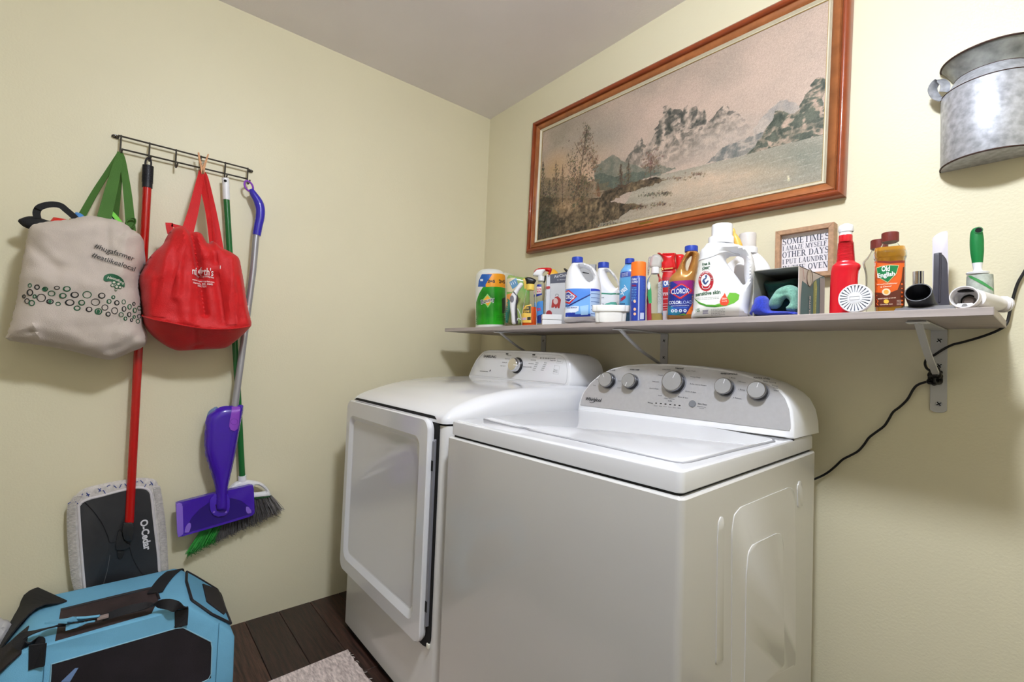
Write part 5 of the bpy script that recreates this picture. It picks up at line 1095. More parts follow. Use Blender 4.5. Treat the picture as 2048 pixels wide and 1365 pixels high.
lab('label_panel', f, [(1749, 523.6), (1780, 523), (1809.6, 521.5), (1809.6, 526.5), (1780, 527.5), (1749, 527)], s, (126, 44, 32), t, .0012, label='dark red top strip'); lab('label_panel', f, [(1749.8, 585.5), (1775, 588), (1795, 580), (1803, 560), (1806, 535), (1808.8, 534), (1808, 612), (1780, 614), (1749.9, 614.5)], s, (92, 40, 22), t, .0012, label='brown lower part')
lab('logo_shape', f, [(1752.8, 536), (1765, 532.3), (1780, 530), (1798, 531), (1793, 548), (1775.5, 566.5), (1757, 556), (1754, 547)], s, (222, 206, 150), t, .0016); lab('logo_shape', f, [(1753.6, 537), (1766, 533), (1780, 531.2), (1796.8, 532), (1792, 547.3), (1775.5, 564.8), (1758, 555), (1755, 547)], s, (24, 122, 66), t, .0020)
words([('Old', (1762.8, 543.5), (1779.5, 542.5), 10.5, .03), ('English', (1755.3, 556.8), (1790.5, 551.5), 8.8, .03)], f, s, (240, 240, 236), t, .0026)
words([('Wood Conditioner', (1753.5, 571.7), (1795, 568), 3, .02), ('& Cleaner', (1761, 576.2), (1783.5, 573.8), 3.2, .02), ('MOISTURIZES & SHINES', (1756, 599.5), (1792, 597), 2, .02), ('Orange Oil', (1760, 611), (1785, 609.5), 2, .02)], f, s, (240, 214, 190), t, .0018)
lab('round_badge', f, pellipse(1772.5, 584.5, 8.6, 7, 20), s, (232, 214, 184), t, .0018); lab('round_badge', f, pellipse(1772.5, 584.5, 5, 4.4, 16), s, (240, 170, 70), t, .0022); lab('round_badge', f, pellipse(1772.5, 603.5, 5.3, 4.2, 16), s, (236, 190, 70), t, .0018)
for i in range(4): words([('16 FL', (1794, 602.5+i*2.7), (1803, 602+i*2.7), 1.9, .0)], f, s, (230, 220, 206), t, .0018)

# ---- black floor tool and chrome tube
f = frS(1846, -.225, 0); t = root_at(f, 'vacuum_floor_tool', 'wide black vacuum floor nozzle with its round socket facing the room', 'vacuum tool')
blk = mat('black_tool_plastic', (30, 30, 34), .38, var=(20, .1))
q = f.uvs([(1788, 622), (1805, 618), (1850, 612), (1900, 613), (1912, 618), (1912, 622)]); x0, x1 = q[0][0], q[-1][0]
rings = []
for k, (vy, hh) in enumerate(((.045, .004), (.04, .010), (.02, .018), (-.02, .022), (-.045, .018), (-.05, .008))):
    rings.append([f.P(u, v, vy*1.2) for u, v in ((x0+.006, .0004), (x1-.006, .0004), (x1, .004), (x1-.004, hh), (x0+.004, hh), (x0, .004))])
part('nozzle_head', loft(rings), colm('grey_tool_plastic', (116, 114, 116), .4), t, 'flat grey head')
c0 = f.uv(1836, 585, .05); e0 = f.P(c0[0], c0[1], .05); e1 = f.P(f.uv(1848, 612)[0], .012, -.012); ax = e0-e1; ax /= np.linalg.norm(ax); rr = .0222
part('socket', lathe([(rr*1.15, 0), (rr*1.02, .02), (rr, .035), (rr*1.02, np.linalg.norm(e0-e1)-.002), (rr*1.0, np.linalg.norm(e0-e1)), (rr*.92, np.linalg.norm(e0-e1)), (rr*.9, np.linalg.norm(e0-e1)-.05), (.001, np.linalg.norm(e0-e1)-.052)], e1, ax, 40, False), blk, t, 'black round socket')
f = frS(1836, -.12, 0); t = root_at(f, 'chrome_tube', 'short upright chrome tube behind the black nozzle', 'vacuum tube')
a, b = f.uv(1824.5, 560), f.uv(1848.2, 560); v1 = f.uv(1836, 544)[1]; r = (b[0]-a[0])/2
part('tube_wall', lathe([(r, 0), (r, v1), (r*.93, v1), (r*.93, v1-.05)], f.P((a[0]+b[0])/2, .0003, 0), (0, 0, 1), 40, True), chrome, t)

# ---- crevice tools
f = frS(1880, -.10, .0); t = root_at(f, 'white_crevice_tool', 'tall white vacuum crevice tool with a slanted tip', 'vacuum tool')
q = f.uvs([(1865, 478), (1866, 476.5), (1880, 466), (1895.2, 463.8), (1896, 500), (1897.5, 575), (1899, 628), (1866, 628), (1865, 560)]); part('tool_body', prism(f, resample(q, .005), -.014, .010, .003, 3), colm('lilac_white', (222, 216, 224), .35), t, sharp=.9)
f = frS(1882, -.15, .0); t = root_at(f, 'grey_crevice_tool', 'dark grey vacuum crevice tool standing in front of the white one', 'vacuum tool')
q = f.uvs([(1867.5, 509), (1870, 508), (1880, 506.8), (1886, 511), (1895, 523), (1896, 575), (1898, 605), (1904, 622), (1904, 628), (1864, 628), (1864, 600), (1866.5, 570)]); part('tool_body', prism(f, resample(q, .010), -.012, .012, .003, 3), mat('charcoal_tool', (66, 64, 72), .4, var=(14, .12)), t, sharp=.9)
p = f.uvs([(1881, 508), (1880, 560), (1879, 606)]); part('centre_ridge', tube(f.P(p[:, 0], p[:, 1], .012), .0022, 8), mat('charcoal_tool', (66, 64, 72), .4), t)

# ---- lint roller
f = frS(1957, -.155, .0); t = root_at(f, 'lint_roller', 'lint roller standing upside down with a green handle', 'lint roller')
def axp(px, py): return f.uv(px, py)
hd = [(1950, 1956, 455.3), (1944.5, 1961, 458), (1940.5, 1965.5, 465), (1939.3, 1967.8, 478), (1939.2, 1968.3, 490), (1940.3, 1968.2, 505), (1942.8, 1966.8, 520), (1943.8, 1966, 527)]
def upright(rws, ratio=1.0, n=32, k=4, e=2.0):
    q = []
    for xl, xr, y in rws: a, b = f.uv(xl, y), f.uv(xr, y); q.append(((a[0]+b[0])/2, (b[0]-a[0])/2, (a[1]+b[1])/2))
    c = cat(q, k) if k > 1 else np.array(q); o = circ(n, 1, ratio, e); return loft([f.P(a+o[:, 0]*max(b, .0005), max(v, .0005), o[:, 1]*max(b, .0005)) for a, b, v in c[::-1]])
gm = mat('green_rubber', (14, 122, 58), .42, bump=(70, .15)); part('handle', upright(hd, .8), gm, t, 'green handle')
part('handle_neck', upright([(1943.5, 1966, 526.5), (1945.5, 1964.5, 535), (1946, 1965, 541), (1942, 1969, 545.5)], .9), white_pl, t); part('flange', upright([(1933, 1979, 544.8), (1931.5, 1979.5, 546), (1932.5, 1978, 549)], 1, 40, 1), white_pl, t)
q = axp(1957.3, 462.5); part('hang_hole', lathe([(.0055, 0), (.0055, .006)], f.P(q[0], q[1], .0035), f.N, 20), dark_gap, t); part('hang_hole_ring', lathe([(.0068, 0), (.0068, .0012), (.0056, .0012)], f.P(q[0], q[1], .0086), f.N, 20, False), gm, t)
rl = [(1933, 1987, 551.5), (1932.5, 1987.5, 560), (1931.5, 1988.5, 590), (1931, 1989, 620)]; part('sticky_roll', upright(rl, 1, 40, 1), mat('roll_paper_grey_green', (176, 182, 172), .8, bump=(120, .3), var=(90, .25)), t, 'grey-green paper roll')
_, s = bottle(f, [(1932.5, 1987.5, 552), (1931.5, 1988.5, 590), (1931, 1989, 620)], 1, 2, k=1); lab('green_stripe', f, [(1936, 552.5), (1942, 552), (1965, 563), (1986.5, 578), (1986.5, 583), (1962, 568), (1940, 556.5)], s, (70, 150, 84), t, .0006)

# ---- white hose end with ring
f = frS(1932, -.30, .0); t = root_at(f, 'white_hose_coupling', 'white ring-shaped hose coupling lying with its tube over the shelf end', 'vacuum tool')
c_ = f.uv(1928, 588, .03); Rr = (f.uv(1958.5, 588, .03)[0]-f.uv(1895.5, 588, .03)[0])/2; Rr = min(Rr, c_[1]-.001); C0 = f.P(c_[0], Rr+.0008, .03)
ax = f.N+np.array([-.12, 0, .02]); ax /= np.linalg.norm(ax); whc = colm('hose_white', (232, 228, 228), .35)
part('ring', lathe([(Rr*.9, -.055), (Rr*.97, -.05), (Rr, -.02), (Rr, -.002), (Rr*.97, 0), (Rr*.90, 0), (Rr*.84, -.006), (Rr*.80, -.03), (Rr*.5, -.036), (.001, -.036)], C0, ax, 48, False), whc, t)
u_ = np.cross((0, 0, 1), ax); u_ /= np.linalg.norm(u_); fr_ = Fr(C0-ax*.034, u_, np.cross(ax, u_), ax)
part('dark_gasket', lathe([(Rr*.58, 0), (Rr*.60, .006), (Rr*.52, .008)], fr_.P(.004, -.004, -.004), ax, 32), dark_gap, t); part('brown_flap', lathe([(Rr*.50, 0), (Rr*.46, .006), (Rr*.3, .010), (Rr*.1, .011)], fr_.P(.004, -.006, .002), ax, 32), colm('brown_grey_flap', (112, 100, 92), .4), t)
part('slot', box(-.014, .012, Rr*.62, Rr*.70, .0, .02, .001, 1, fr=fr_), dark_gap, t); part('notch', box(-.012, .012, -Rr*.84, -Rr*.5, .002, .026, .002, 1, fr=fr_), whc, t); part('screw', lathe([(.004, 0), (.0035, .002)], fr_.P(0, -Rr*.72, .026), ax, 14), steel, t)
pp = [C0-ax*.03+u_*.01, W(1975, 605, 1, -.25), W(1990, 612, 1, -.225), W(2003, 618, 1, -.21), W(2010, 622, 1, -.20)]; pp = [p if i == 0 else np.array([p[0], p[1], max(p[2], SH_Z+.018)]) for i, p in enumerate(pp)]
pc_ = cat(pp, 5); part('hose_tube', tube(pc_, np.interp(np.linspace(0, 1, len(pc_)), [0, .4, .7, .75, 1], [.018, .017, .012, .0155, .014]), 20), whc, t)
part('tube_ring', tube(pc_[-5:-2], .0165, 20), whc, t); part('tube_end', tube(pc_[-2:], .011, 16), dark_gap, t)

# ================================================================== MILK CAN ON THE WALL
galv = mat('galvanised_steel', (186, 188, 194), .46, metal=.45, var=(75, .2, (156, 158, 164)), rvar=.1, bump=(40, .05))
rust = mat('rusty_edge', (66, 44, 36), .7, var=(60, .4))
t = thing('milk_can_planter', 'galvanised half milk can with two loop handles hanging at upper right', 'planter', (1.982, 0, 1.588))
CX = 1.984
def dring(rx, ry, z, n=28):
    a = np.linspace(np.pi, 2*np.pi, n); q = [(CX+rx*math.cos(x), -.001+ry*math.sin(x), z) for x in a]; return np.array(q+[(CX, -.001, z)])
def drim(rx, ry, z, r, name, lb):
    a = np.linspace(np.pi, 2*np.pi, 40); p = [(CX+rx*math.cos(x), -.001+ry*math.sin(x), z) for x in a]; part(name, tube(p, r, 7), rust, t, lb)
part('can_body', loft([dring(.086, .088, 1.588), dring(.088, .09, 1.592), dring(.088, .09, 1.762), dring(.085, .087, 1.767)]), galv, t)
part('shoulder', loft([dring(.084, .086, 1.766), dring(.074, .072, 1.782), dring(.066, .060, 1.797), dring(.063, .056, 1.803)]), galv, t)
part('flared_lip', loft([dring(.063, .056, 1.800), dring(.068, .062, 1.812), dring(.080, .076, 1.832), dring(.088, .085, 1.842), dring(.0865, .0835, 1.842), dring(.06, .05, 1.80)]), mat('dark_galvanised', (150, 152, 148), .55, metal=.3, var=(26, .4, (92, 94, 94))), t, 'darker flared lip')
drim(.088, .085, 1.842, .0022, 'rim_bead', 'dark rusty rim'); drim(.088, .09, 1.590, .0018, 'bottom_bead', 'rusty bottom edge'); drim(.0875, .0895, 1.764, .0012, 'shoulder_bead', 'rusty shoulder seam'); drim(.0635, .0565, 1.802, .0011, 'neck_bead', 'dark neck seam')
for s_ in (-1, 1):
    xh = CX+s_*.082; p = [(xh, -.03, 1.762), (xh+s_*.012, -.03, 1.775), (xh+s_*.018, -.032, 1.797), (xh+s_*.006, -.034, 1.812), (xh-s_*.006, -.036, 1.795), (xh-s_*.004, -.036, 1.778)]
    part('loop_handle', strap(cat(p, 5), .021, .0016, (.75*1, .62, .1)), galv, t)

# ================================================================== HOOK RACK
fa = frA(.022)
t = thing('hook_rack', 'dark wire rack with six hooks on the left wall', 'hook rack', (.02, -1.38, 1.72))
def lineA(px, r, x=.022, name='rail', m=wire_m, n=8, root=None, lb=None):
    f = frA(x); q = f.uvs(px); return part(name, tube(f.P(q[:, 0], q[:, 1]), r, n), m, root or t, lb)
U0, U1, D0, D1 = (236, 271), (497, 338), (243, 298.3), (494, 358)
lineA([U0, U1], .0030); lineA([D0, D1], .0030)
for a in ((231, 270), (502, 339.5)):
    q = fa.uv(*a); o = circ(16, .009, .0042); part('mounting_loop', tube(fa.P(q[0]+o[:, 0], q[1]+o[:, 1]-o[:, 0]*.0, -.016+o[:, 0]*0), .0020, 6, closed=True), wire_m, t)
    part('mounting_post', tube([fa.P(q[0], q[1], -.021), fa.P(q[0], q[1], 0)], .0025, 8), wire_m, t)
HK = []
for x in (242.5, 299.5, 352.5, 402, 450.5, 495.5):
    tt = (x-236)/(497-236); yt = 271+tt*67; a = fa.uv(x, yt); zl = fa.uv(x-1, 298.3+(x-243)*.2378)[1]
    p = [fa.P(a[0], a[1]+.002, .004), fa.P(a[0], zl, .005), fa.P(a[0], zl-.016, .006), fa.P(a[0]+.001, zl-.023, .013), fa.P(a[0]+.003, zl-.021, .022), fa.P(a[0]+.005, zl-.009, .028)]
    part('hook', tube(cat(p, 4), .0026, 8), wire_m, t); HK.append(fa.P(a[0], zl-.02, .014))

# ================================================================== CANVAS TOTE
def folds(f, items, nz=(9, .004), w=0.0, seed=0.0):
    L_ = [(f.uv(*a, w), f.uv(*b, w), d, s_) for a, b, d, s_ in items]
    def fn(u, v):
        o = np.array([mnoise.noise(Vector((x*nz[0], y*nz[0], seed)))+.45*mnoise.noise(Vector((x*nz[0]*2.6, y*nz[0]*2.6, seed+5))) for x, y in zip(u, v)])*nz[1]
        for A, B, d, s_ in L_:
            e = B-A; tt = np.clip(((u-A[0])*e[0]+(v-A[1])*e[1])/(e@e), 0, 1); dd = np.hypot(u-A[0]-tt*e[0], v-A[1]-tt*e[1]); o = o+d*np.exp(-(dd/s_)**2)
        return o
    return fn
f = frA(.10)
t = thing('canvas_tote_bag', 'stuffed natural canvas tote bag with green printed rings hanging leftmost', 'bag', (.105, -1.64, .95))
tote = [(61, 458.5), (84.7, 449.8), (112, 446), (139.4, 443.5), (160, 439), (179.3, 436), (197, 438), (214, 441), (232, 444), (249, 450), (264, 461), (276, 470), (286.4, 479), (289, 500), (291, 529), (281, 550), (279, 575), (282.6, 597), (285, 625), (288.8, 651.5), (295, 671.4), (288.8, 692.5), (264, 703.7), (243, 713), (221.6, 720), (198, 717), (174.3, 711), (140, 702), (104.6, 695), (66, 689), (32.4, 683.8), (13, 679), (17, 666), (23.7, 644), (28, 624), (33, 606), (39, 565), (45, 529), (52, 494.6)]
wf = folds(f, [((213, 442), (216, 520), -.008, .010), ((262, 462), (243, 480), -.010, .007), ((70, 500), (120, 545), -.010, .016), ((25, 672), (80, 664), -.008, .006), ((78, 655), (86, 680), .010, .006), ((85, 668), (150, 690), -.006, .016), ((225, 700), (285, 668), -.010, .012), ((60, 560), (200, 600), .006, .03), ((110, 470), (200, 465), .005, .02), ((235, 640), (215, 700), -.008, .012), ((250, 480), (243, 560), .006, .012)], (13, .0095), seed=2.0)
canvas_m = mat('natural_canvas', (196, 183, 172), .85, sheen=.2, bump=(420, .5), var=(16, .06))
g, st_ = inflate(f, f.uvs(tote), (), .12, .035, .085, .0075, wfn=wf, k=3, p=2.7); part('bag_body', g, canvas_m, t)
sN = lambda u, v: st_(u, v)
gi = ink((44, 46, 44), .7); gg = ink((34, 92, 60), .7)
def onA(px): return f.on(px, sN)
part('lettering', ptxt('#hugafarmer', f, (188, 495.5), (267, 522.5), 10.5, sN, off=.0045, bold=.004, bow=-.0015), gi, t); part('lettering', ptxt('#eatlikealocal', f, (183, 513.5), (268.5, 543.5), 10.5, sN, off=.0045, bold=.004, bow=-.0015), gi, t)
q = onA([(207, 560), (209, 552), (219, 548), (232, 550), (244, 557.5), (249, 566), (248.5, 575.5), (242, 571.5), (234, 567), (222, 563), (212, 563.5)]); part('logo_arc', decal(f, cat(q, 4, True), sN, .0018, .004), gg, t)
part('logo_lettering', ptxt('Hannaford', f, (214, 557.5), (246, 570), 5.2, sN, off=.0030, bold=.02, bow=.004), ink((214, 206, 192), .7), t)
for i, (x, y, rx, ry) in enumerate(((228, 565.5, 4.6, 3.6), (237, 568.5, 4.6, 3.8), (225, 571, 4, 3.6), (233.5, 574, 4.8, 4), (240, 575, 3.6, 3.4), (232, 580, 2.6, 2.6))):
    q = onA(pellipse(x, y, rx, ry, 14)); part('clover_leaf', decal(f, q, sN, .0019+.0002*i, .004), gg, t)
    q = onA(pellipse(x, y, rx*.62, ry*.62, 12)); part('clover_heart', decal(f, q, sN, .0034+.0002*i, .004), ink((196, 190, 172), .7), t)
RG = [(240, 728, 13, 15), (297, 742, 20, 18), (362, 758, 21, 16), (458, 747, 20, 13), (537, 756, 29, 19), (240, 785, 23, 25), (415, 792, 27, 20), (192, 817, 11, 14), (278, 817, 13, 14), (332, 828, 34, 30), (505, 811, 27, 20), (600, 804, 31, 22), (700, 803, 34, 27), (817, 811, 27, 21), (910, 823, 13, 13), (218, 853, 18, 19), (255, 870, 23, 22), (402, 858, 27, 19), (467, 876, 18, 14), (560, 866, 36, 23), (656, 867, 25, 20), (767, 862, 34, 26), (876, 857, 17, 17), (938, 868, 19, 18), (994, 860, 14, 17), (1075, 877, 10, 14), (619, 911, 25, 18), (843, 905, 24, 22), (1040, 900, 15, 20), (996, 917, 16, 20), (1118, 910, 14, 16), (715, 921, 24, 19), (790, 937, 28, 24), (921, 931, 24, 25), (1082, 929, 14, 19), (868, 959, 18, 17), (974, 963, 17, 18), (1037, 962, 14, 19), (1077, 982, 10, 12), (1117, 976, 13, 16), (1007, 995, 12, 14), (1056, 1007, 10, 12), (1107, 1016, 14, 16)]
for i, (X, Y, rx, ry) in enumerate(RG):
    for k in range(2 if i % 3 else 1):
        px = pellipse(X/4.016+k*.5, 390+Y/4.016-k*.4, rx/4.016*(1-.14*k), ry/4.016*(1-.06*k), 18)
        px = [(min(max(a, 24), 289), b) for a, b in px]; q = onA(px); part('printed_ring', tube(f.P(q[:, 0], q[:, 1], sN(q[:, 0], q[:, 1])+.0012), .0010, 4, closed=True), gi if i % 2 else gg, t)
    if i in (2, 17, 32): q = onA(pellipse(X/4.016, 390+Y/4.016, rx/4.016*.5, ry/4.016*.7, 12)); part('ring_fill', decal(f, q, sN, .0014, .004), gg, t)
gs = mat('green_webbing', (70, 112, 46), .8, bump=(500, .6)); gsd = gs
h0 = HK[0]
for px, wd, x1, tw in (([(232, 318), (214, 347), (190, 385), (163, 433)], (.012, .022), .07, .5), ([(238, 318), (231, 345), (221, 385), (205, 450)], (.014, .036), .125, 0), ([(241, 318), (240, 345), (236, 385), (229, 450)], (.010, .024), .08, .8), ([(245, 318), (250, 350), (256, 395), (262, 462)], (.012, .026), .12, .15)):
    n = len(px); P = [h0+np.array([.004, 0, .003])]+[W(a, b, 0, .04+(x1-.04)*(i+1)/n) for i, (a, b) in enumerate(px)]; P = cat(P, 5)
    part('handle_strap', strap(P, np.linspace(*wd, len(P)), .0022, (math.sin(tw), math.cos(tw), 0)), gs, t)
p = [W(a, b, 0, .13) for a, b in ((251, 452), (253, 443), (260, 437), (269, 438), (270, 447), (264, 456))]; part('strap_curl', strap(cat(p, 4), .012, .002, (1, .3, 0)), gs, t)
# what sticks out of the tote
def stick(name, px, x, T, m, label, c='bag', k=3, smooth=True, step=.006):
    ff = frA(x); g, _ = inflate(ff, ff.uvs(px), (), T, T, T*1.2, step, smooth, k=k); return g
bf = mat('black_webbing', (18, 18, 20), .75, bump=(400, .4))
t2 = thing('black_cloth_bag', 'black cloth bag with a loop handle poking out of the canvas tote', 'bag', W(80, 450, 0, .09))
part('bag_cloth', stick('x', [(35.5, 442.5), (48, 435), (60, 432.5), (75, 434.5), (95, 441), (118, 448), (100, 458), (57, 458)], .10, .012, bf, ''), bf, t2)
p = [W(a, b, 0, .11) for a, b in ((75, 437), (73, 426), (78, 416), (92, 410.5), (108, 409), (122, 412), (132, 420), (145, 431), (156, 442))]; part('loop_handle', strap(cat(p, 4), .017, .003, (0, .3, 1)), bf, t2)
for nm, px, x, c, lb, ct in (('red_packet', [(98, 452), (104, 438), (110, 435), (138, 441), (142, 452)], .09, (216, 40, 30), 'red packet showing between the black handle and the tote rim', 'packet'),
                    ('yellow_packet', [(134, 452), (137, 443), (141, 436), (147, 446), (148, 452)], .095, (240, 190, 60), 'sliver of yellow packet inside the canvas tote', 'packet'),
                    ('blue_packet', [(146, 450), (149, 427), (156, 425), (166, 430), (171, 438), (172, 452)], .085, (76, 140, 208), 'blue packet at the middle of the tote opening', 'packet'),
                    ('dark_red_pouch', [(152, 450), (158, 437), (172, 435), (178, 446)], .10, (160, 30, 34), 'dark red pouch beside the blue packet in the tote', 'pouch'),
                    ('orange_red_ball', [(262, 474), (265, 466), (271, 463), (275, 467), (275, 476)], .12, (206, 52, 34), 'small orange-red item at the right of the tote opening', 'toy')):
    solo(nm, stick('x', px, x, .012, None, ''), colm(nm+'_m', c, .45), lb, ct)
t2 = thing('green_edged_case', 'black case with a lime green edge sticking up from the tote', 'case', W(228, 440, 0, .09))
part('case_body', stick('x', [(214, 448), (216, 431), (221, 426), (236, 446), (238, 455), (216, 455)], .10, .01, None, '', smooth=False), black_pl, t2)
p = [W(a, b, 0, .108) for a, b in ((222, 425.5), (227, 430), (234, 438), (243, 449))]; part('lime_edge', strap(p, .012, .012, (0, 1, .6)), colm('lime_green', (112, 206, 44), .4), t2)

# ================================================================== RED TOTE
f = frA(.145); t = thing('red_shopping_tote', 'bright red fabric shopping bag with white print, clipped to the rack', 'bag', (.10, -1.33, .98))
rp = [(278.2, 557), (286, 539), (296.7, 518), (310, 503), (325.4, 489.5), (331.5, 477), (341.8, 460.8), (352, 457), (364, 454.6), (376.7, 464.9), (393, 467), (403, 473), (409, 484), (415, 490), (421.8, 482), (430, 489.5), (440, 499), (453, 504), (464.9, 511), (475, 520), (481, 545), (486, 575), (489.5, 598), (494, 625), (499.7, 650), (490, 664), (479, 676), (463, 689), (448.5, 696.7), (420, 699), (392, 700), (360, 702), (344, 698), (329.5, 690.5), (308, 675), (292, 657), (286, 643), (285.4, 628), (282, 605), (281, 585)]
wf = folds(f, [((377, 466), (393, 560), -.030, .009), ((393, 560), (402, 632), -.018, .009), ((300, 560), (296, 630), .006, .01), ((352, 560), (360, 640), .007, .012), ((425, 560), (440, 645), -.012, .014), ((372, 560), (370, 645), .009, .013), ((452, 520), (462, 650), .006, .008), ((320, 500), (292, 560), -.010, .012), ((415, 492), (422, 530), -.014, .012), ((340, 470), (318, 560), .010, .012), ((362, 470), (345, 600), .008, .01), ((330, 540), (318, 600), .006, .01), ((400, 520), (440, 500), .006, .014), ((385, 660), (392, 696), -.010, .008), ((450, 570), (445, 648), .009, .012), ((470, 560), (482, 640), .006, .008), ((400, 690), (375, 698), -.01, .006)], (13, .004), seed=8.0)
redf = mat('red_nonwoven_fabric', (198, 8, 15), .62, sheen=.1, bump=(260, .5), var=(30, .07))
wf0 = wf
_sm = f.uvs([(285.5, 630), (288.5, 634), (311, 640), (340, 645.5), (372.6, 652), (413.6, 657.7), (454.6, 658), (480, 656), (498, 652.5)], .07)
def wf(u, v):
    sv = np.interp(u, _sm[:, 0], _sm[:, 1]); return wf0(u, v)-np.clip(sv-v, 0, 1)*.95+.008*np.exp(-((v-sv)/.02)**2)
g, st2 = inflate(f, f.uvs(rp), (), .105, .065, .07, .0055, wfn=wf, k=3, p=2.6); part('bag_body', g, redf, t)
seam = [(285.5, 630), (288.5, 634), (311, 640), (340, 645.5), (372.6, 652), (413.6, 657.7), (454.6, 658), (480, 656), (498, 652.5)]
q = cat(f.on(seam, st2), 4); part('bottom_piping', tube(f.P(q[:, 0], q[:, 1], st2(q[:, 0], q[:, 1])+.001), .0030, 7), redf, t, 'piping along the bottom seam')
def band(px, wpx):
    q = cat(f.on(px, st2), 5); w_ = st2(q[:, 0], q[:, 1])
    tn = np.gradient(q, axis=0); tn /= np.linalg.norm(tn, axis=1)[:, None]; nr = np.stack([tn[:, 1], -tn[:, 0]], 1); rg = []
    hw = np.linspace(wpx[0], wpx[1], len(q))/2
    cols = []
    for k in (-1, -.5, 0, .5, 1):
        a = q+nr*hw[:, None]*k; cols.append(f.P(a[:, 0], a[:, 1], st2(a[:, 0], a[:, 1])+.0028))
    V = np.stack(cols, 1); n = len(q); F = [(i*5+j, i*5+j+1, (i+1)*5+j+1, (i+1)*5+j) for i in range(n-1) for j in range(4)]; g = Geo(); g.add(V.reshape(-1, 3), F); return g
part('sewn_strap', band([(372, 466), (352, 510), (334, 565), (318, 634)], (.030, .034)), redf, t); part('sewn_strap', band([(441, 502), (449, 560), (458, 610), (463, 650)], (.020, .03)), redf, t)
h3 = HK[3]
for px, wd, tw in (([(401, 353), (396, 380), (386, 425), (373, 470)], (.012, .036), 0), ([(403, 353), (408, 385), (418, 430), (426, 488)], (.010, .022), .5), ([(409, 352), (414, 380), (420, 430), (426, 486)], (.010, .012), .9), ([(410, 352), (420, 392), (430, 440), (441, 503)], (.014, .022), .3)):
    P = [h3+np.array([.006, 0, .004])]+[W(a, b, 0, .045+.115*((i+1)/4)**1.1) for i, (a, b) in enumerate(px)]; P = cat(P, 5); part('handle_strap', strap(P, np.linspace(*wd, len(P)), .0020, (math.sin(tw), math.cos(tw), 0)), redf, t)
p = [W(a, b, 0, .14) for a, b in ((338, 446), (339, 456), (342, 468))]; part('side_tab', strap(p, .020, .002, (0, 1, 0)), redf, t); p = [W(a, b, 0, .14) for a, b in ((343, 450), (352, 453), (366, 456))]; part('side_tab', strap(p, .012, .002, (0, .2, 1)), redf, t)
wi = ink((238, 232, 230), .6)
part('lettering', ptxt('nf  rth\'s', f, (384.5, 549), (426, 553), 15, st2, off=.0055, bold=.01, bow=.001), wi, t)
for s_, a, b, h in (('Home Supermarket', (390, 551.5), (427, 558), 4.2), ('www.supermarket.com', (384, 561), (428, 567), 3.6), ('Hermon, ME. 04401', (386, 567.5), (425, 571.5), 3.8), ('848-7501', (395, 573.5), (412, 575.5), 3.8)):
    part('small_lettering', ptxt(s_, f, a, b, h, st2, off=.0055, bold=.01), wi, t)
q = f.on(pellipse(400.5, 544.5, 4.6, 5.5, 16), st2); part('apple_mark', decal(f, q, st2, .0048, .004), wi, t); q = f.on([(400, 539.5), (401.5, 535.5), (403.5, 535), (402, 539.5)], st2); part('apple_stem', decal(f, q, st2, .0034, .004), wi, t)
q = f.on([(439.5, 531.5), (441, 532), (440.6, 539), (439.6, 538.5)], st2); part('care_tag', decal(f, q, st2, .0034, .004), wi, t)
# clothespin
t = thing('clothespin', 'wooden clothespin gripping the red bag straps on the rack', 'clothespin', W(405, 345, 0, .06)); wd_ = mat('clothespin_wood', (206, 150, 104), .6, var=(50, .15))
for px in ([(397, 305.5), (398.5, 316), (402.5, 333), (405, 349)], [(416.5, 309), (412, 322), (408, 335), (406.5, 350)]):
    p = [W(a, b, 0, .062) for a, b in px]; part('pin_half', strap(cat(p, 3), np.interp(np.linspace(0, 1, 10), [0, .6, 1], [.004, .0075, .006]), .008, (0, 1, 0)), wd_, t)
p = [W(a, b, 0, .062+.005*math.sin(i*2.1)) for i, (a, b) in enumerate(((403, 326), (409, 325), (411, 329), (404, 330), (403, 328), (410, 326.5), (410, 331), (404, 333)))]; part('spring', tube(cat(p, 3), .0009, 5), chrome, t)

# ================================================================== FLAT MOP
t = thing('flat_mop', 'flat mop with a red pole and grey head hanging on the second hook', 'mop', W(235, 1190, 0, .03))
def poleA(px, x, r, name, m, root, lb=None, n=20):
    x = x if isinstance(x, (list, tuple)) else [x]*len(px); p = [W(a, b, 0, c) for (a, b), c in zip(px, x)]; return part(name, tube(p, r, n), m, root, lb)
poleA([(294.5, 372), (276.8, 700), (258.6, 1046)], .048, .0125, 'pole', mat('red_painted_pole', (184, 16, 12), .22, coat=.4), t, 'red pole')
gp = poleA([(296.3, 332), (294.4, 376)], .048, .0145, 'grip', mat('navy_black_rubber', (26, 26, 34), .5), t, 'ribbed black grip')
a, b = W(296.3, 332, 0, .048), W(294.8, 367, 0, .048)
for i in range(12): part('grip_rib', tube([a+(b-a)*(i/12), a+(b-a)*(i/12+.035)], .0158, 20), mat('navy_black_rubber', (26, 26, 34), .5), gp)
p = [W(x, y, 0, .048) for x, y in ((290.5, 334), (291.5, 322), (296.8, 315.5), (302, 322), (302, 334))]; part('hanging_loop', tube(cat(p, 4), .0028, 8), mat('navy_black_rubber', (26, 26, 34), .5), t)
f = frA(.03)
pad = [(138.8, 1015), (143.7, 1003), (159.5, 983), (178, 974.5), (199, 969.5), (228, 963.5), (258.4, 958.7), (278, 956.5), (294, 956.7), (311.8, 961.6), (318.5, 981.4), (325, 1025), (329.6, 1068), (332, 1110), (334, 1150), (336, 1185), (250, 1210), (163, 1235), (156, 1190), (148, 1160), (143.7, 1127.7), (140.5, 1090), (138.3, 1048.6)]
fluff = mat('white_microfibre', (206, 200, 196), .95, sheen=.3, bump=(260, 1.0), var=(90, .14))
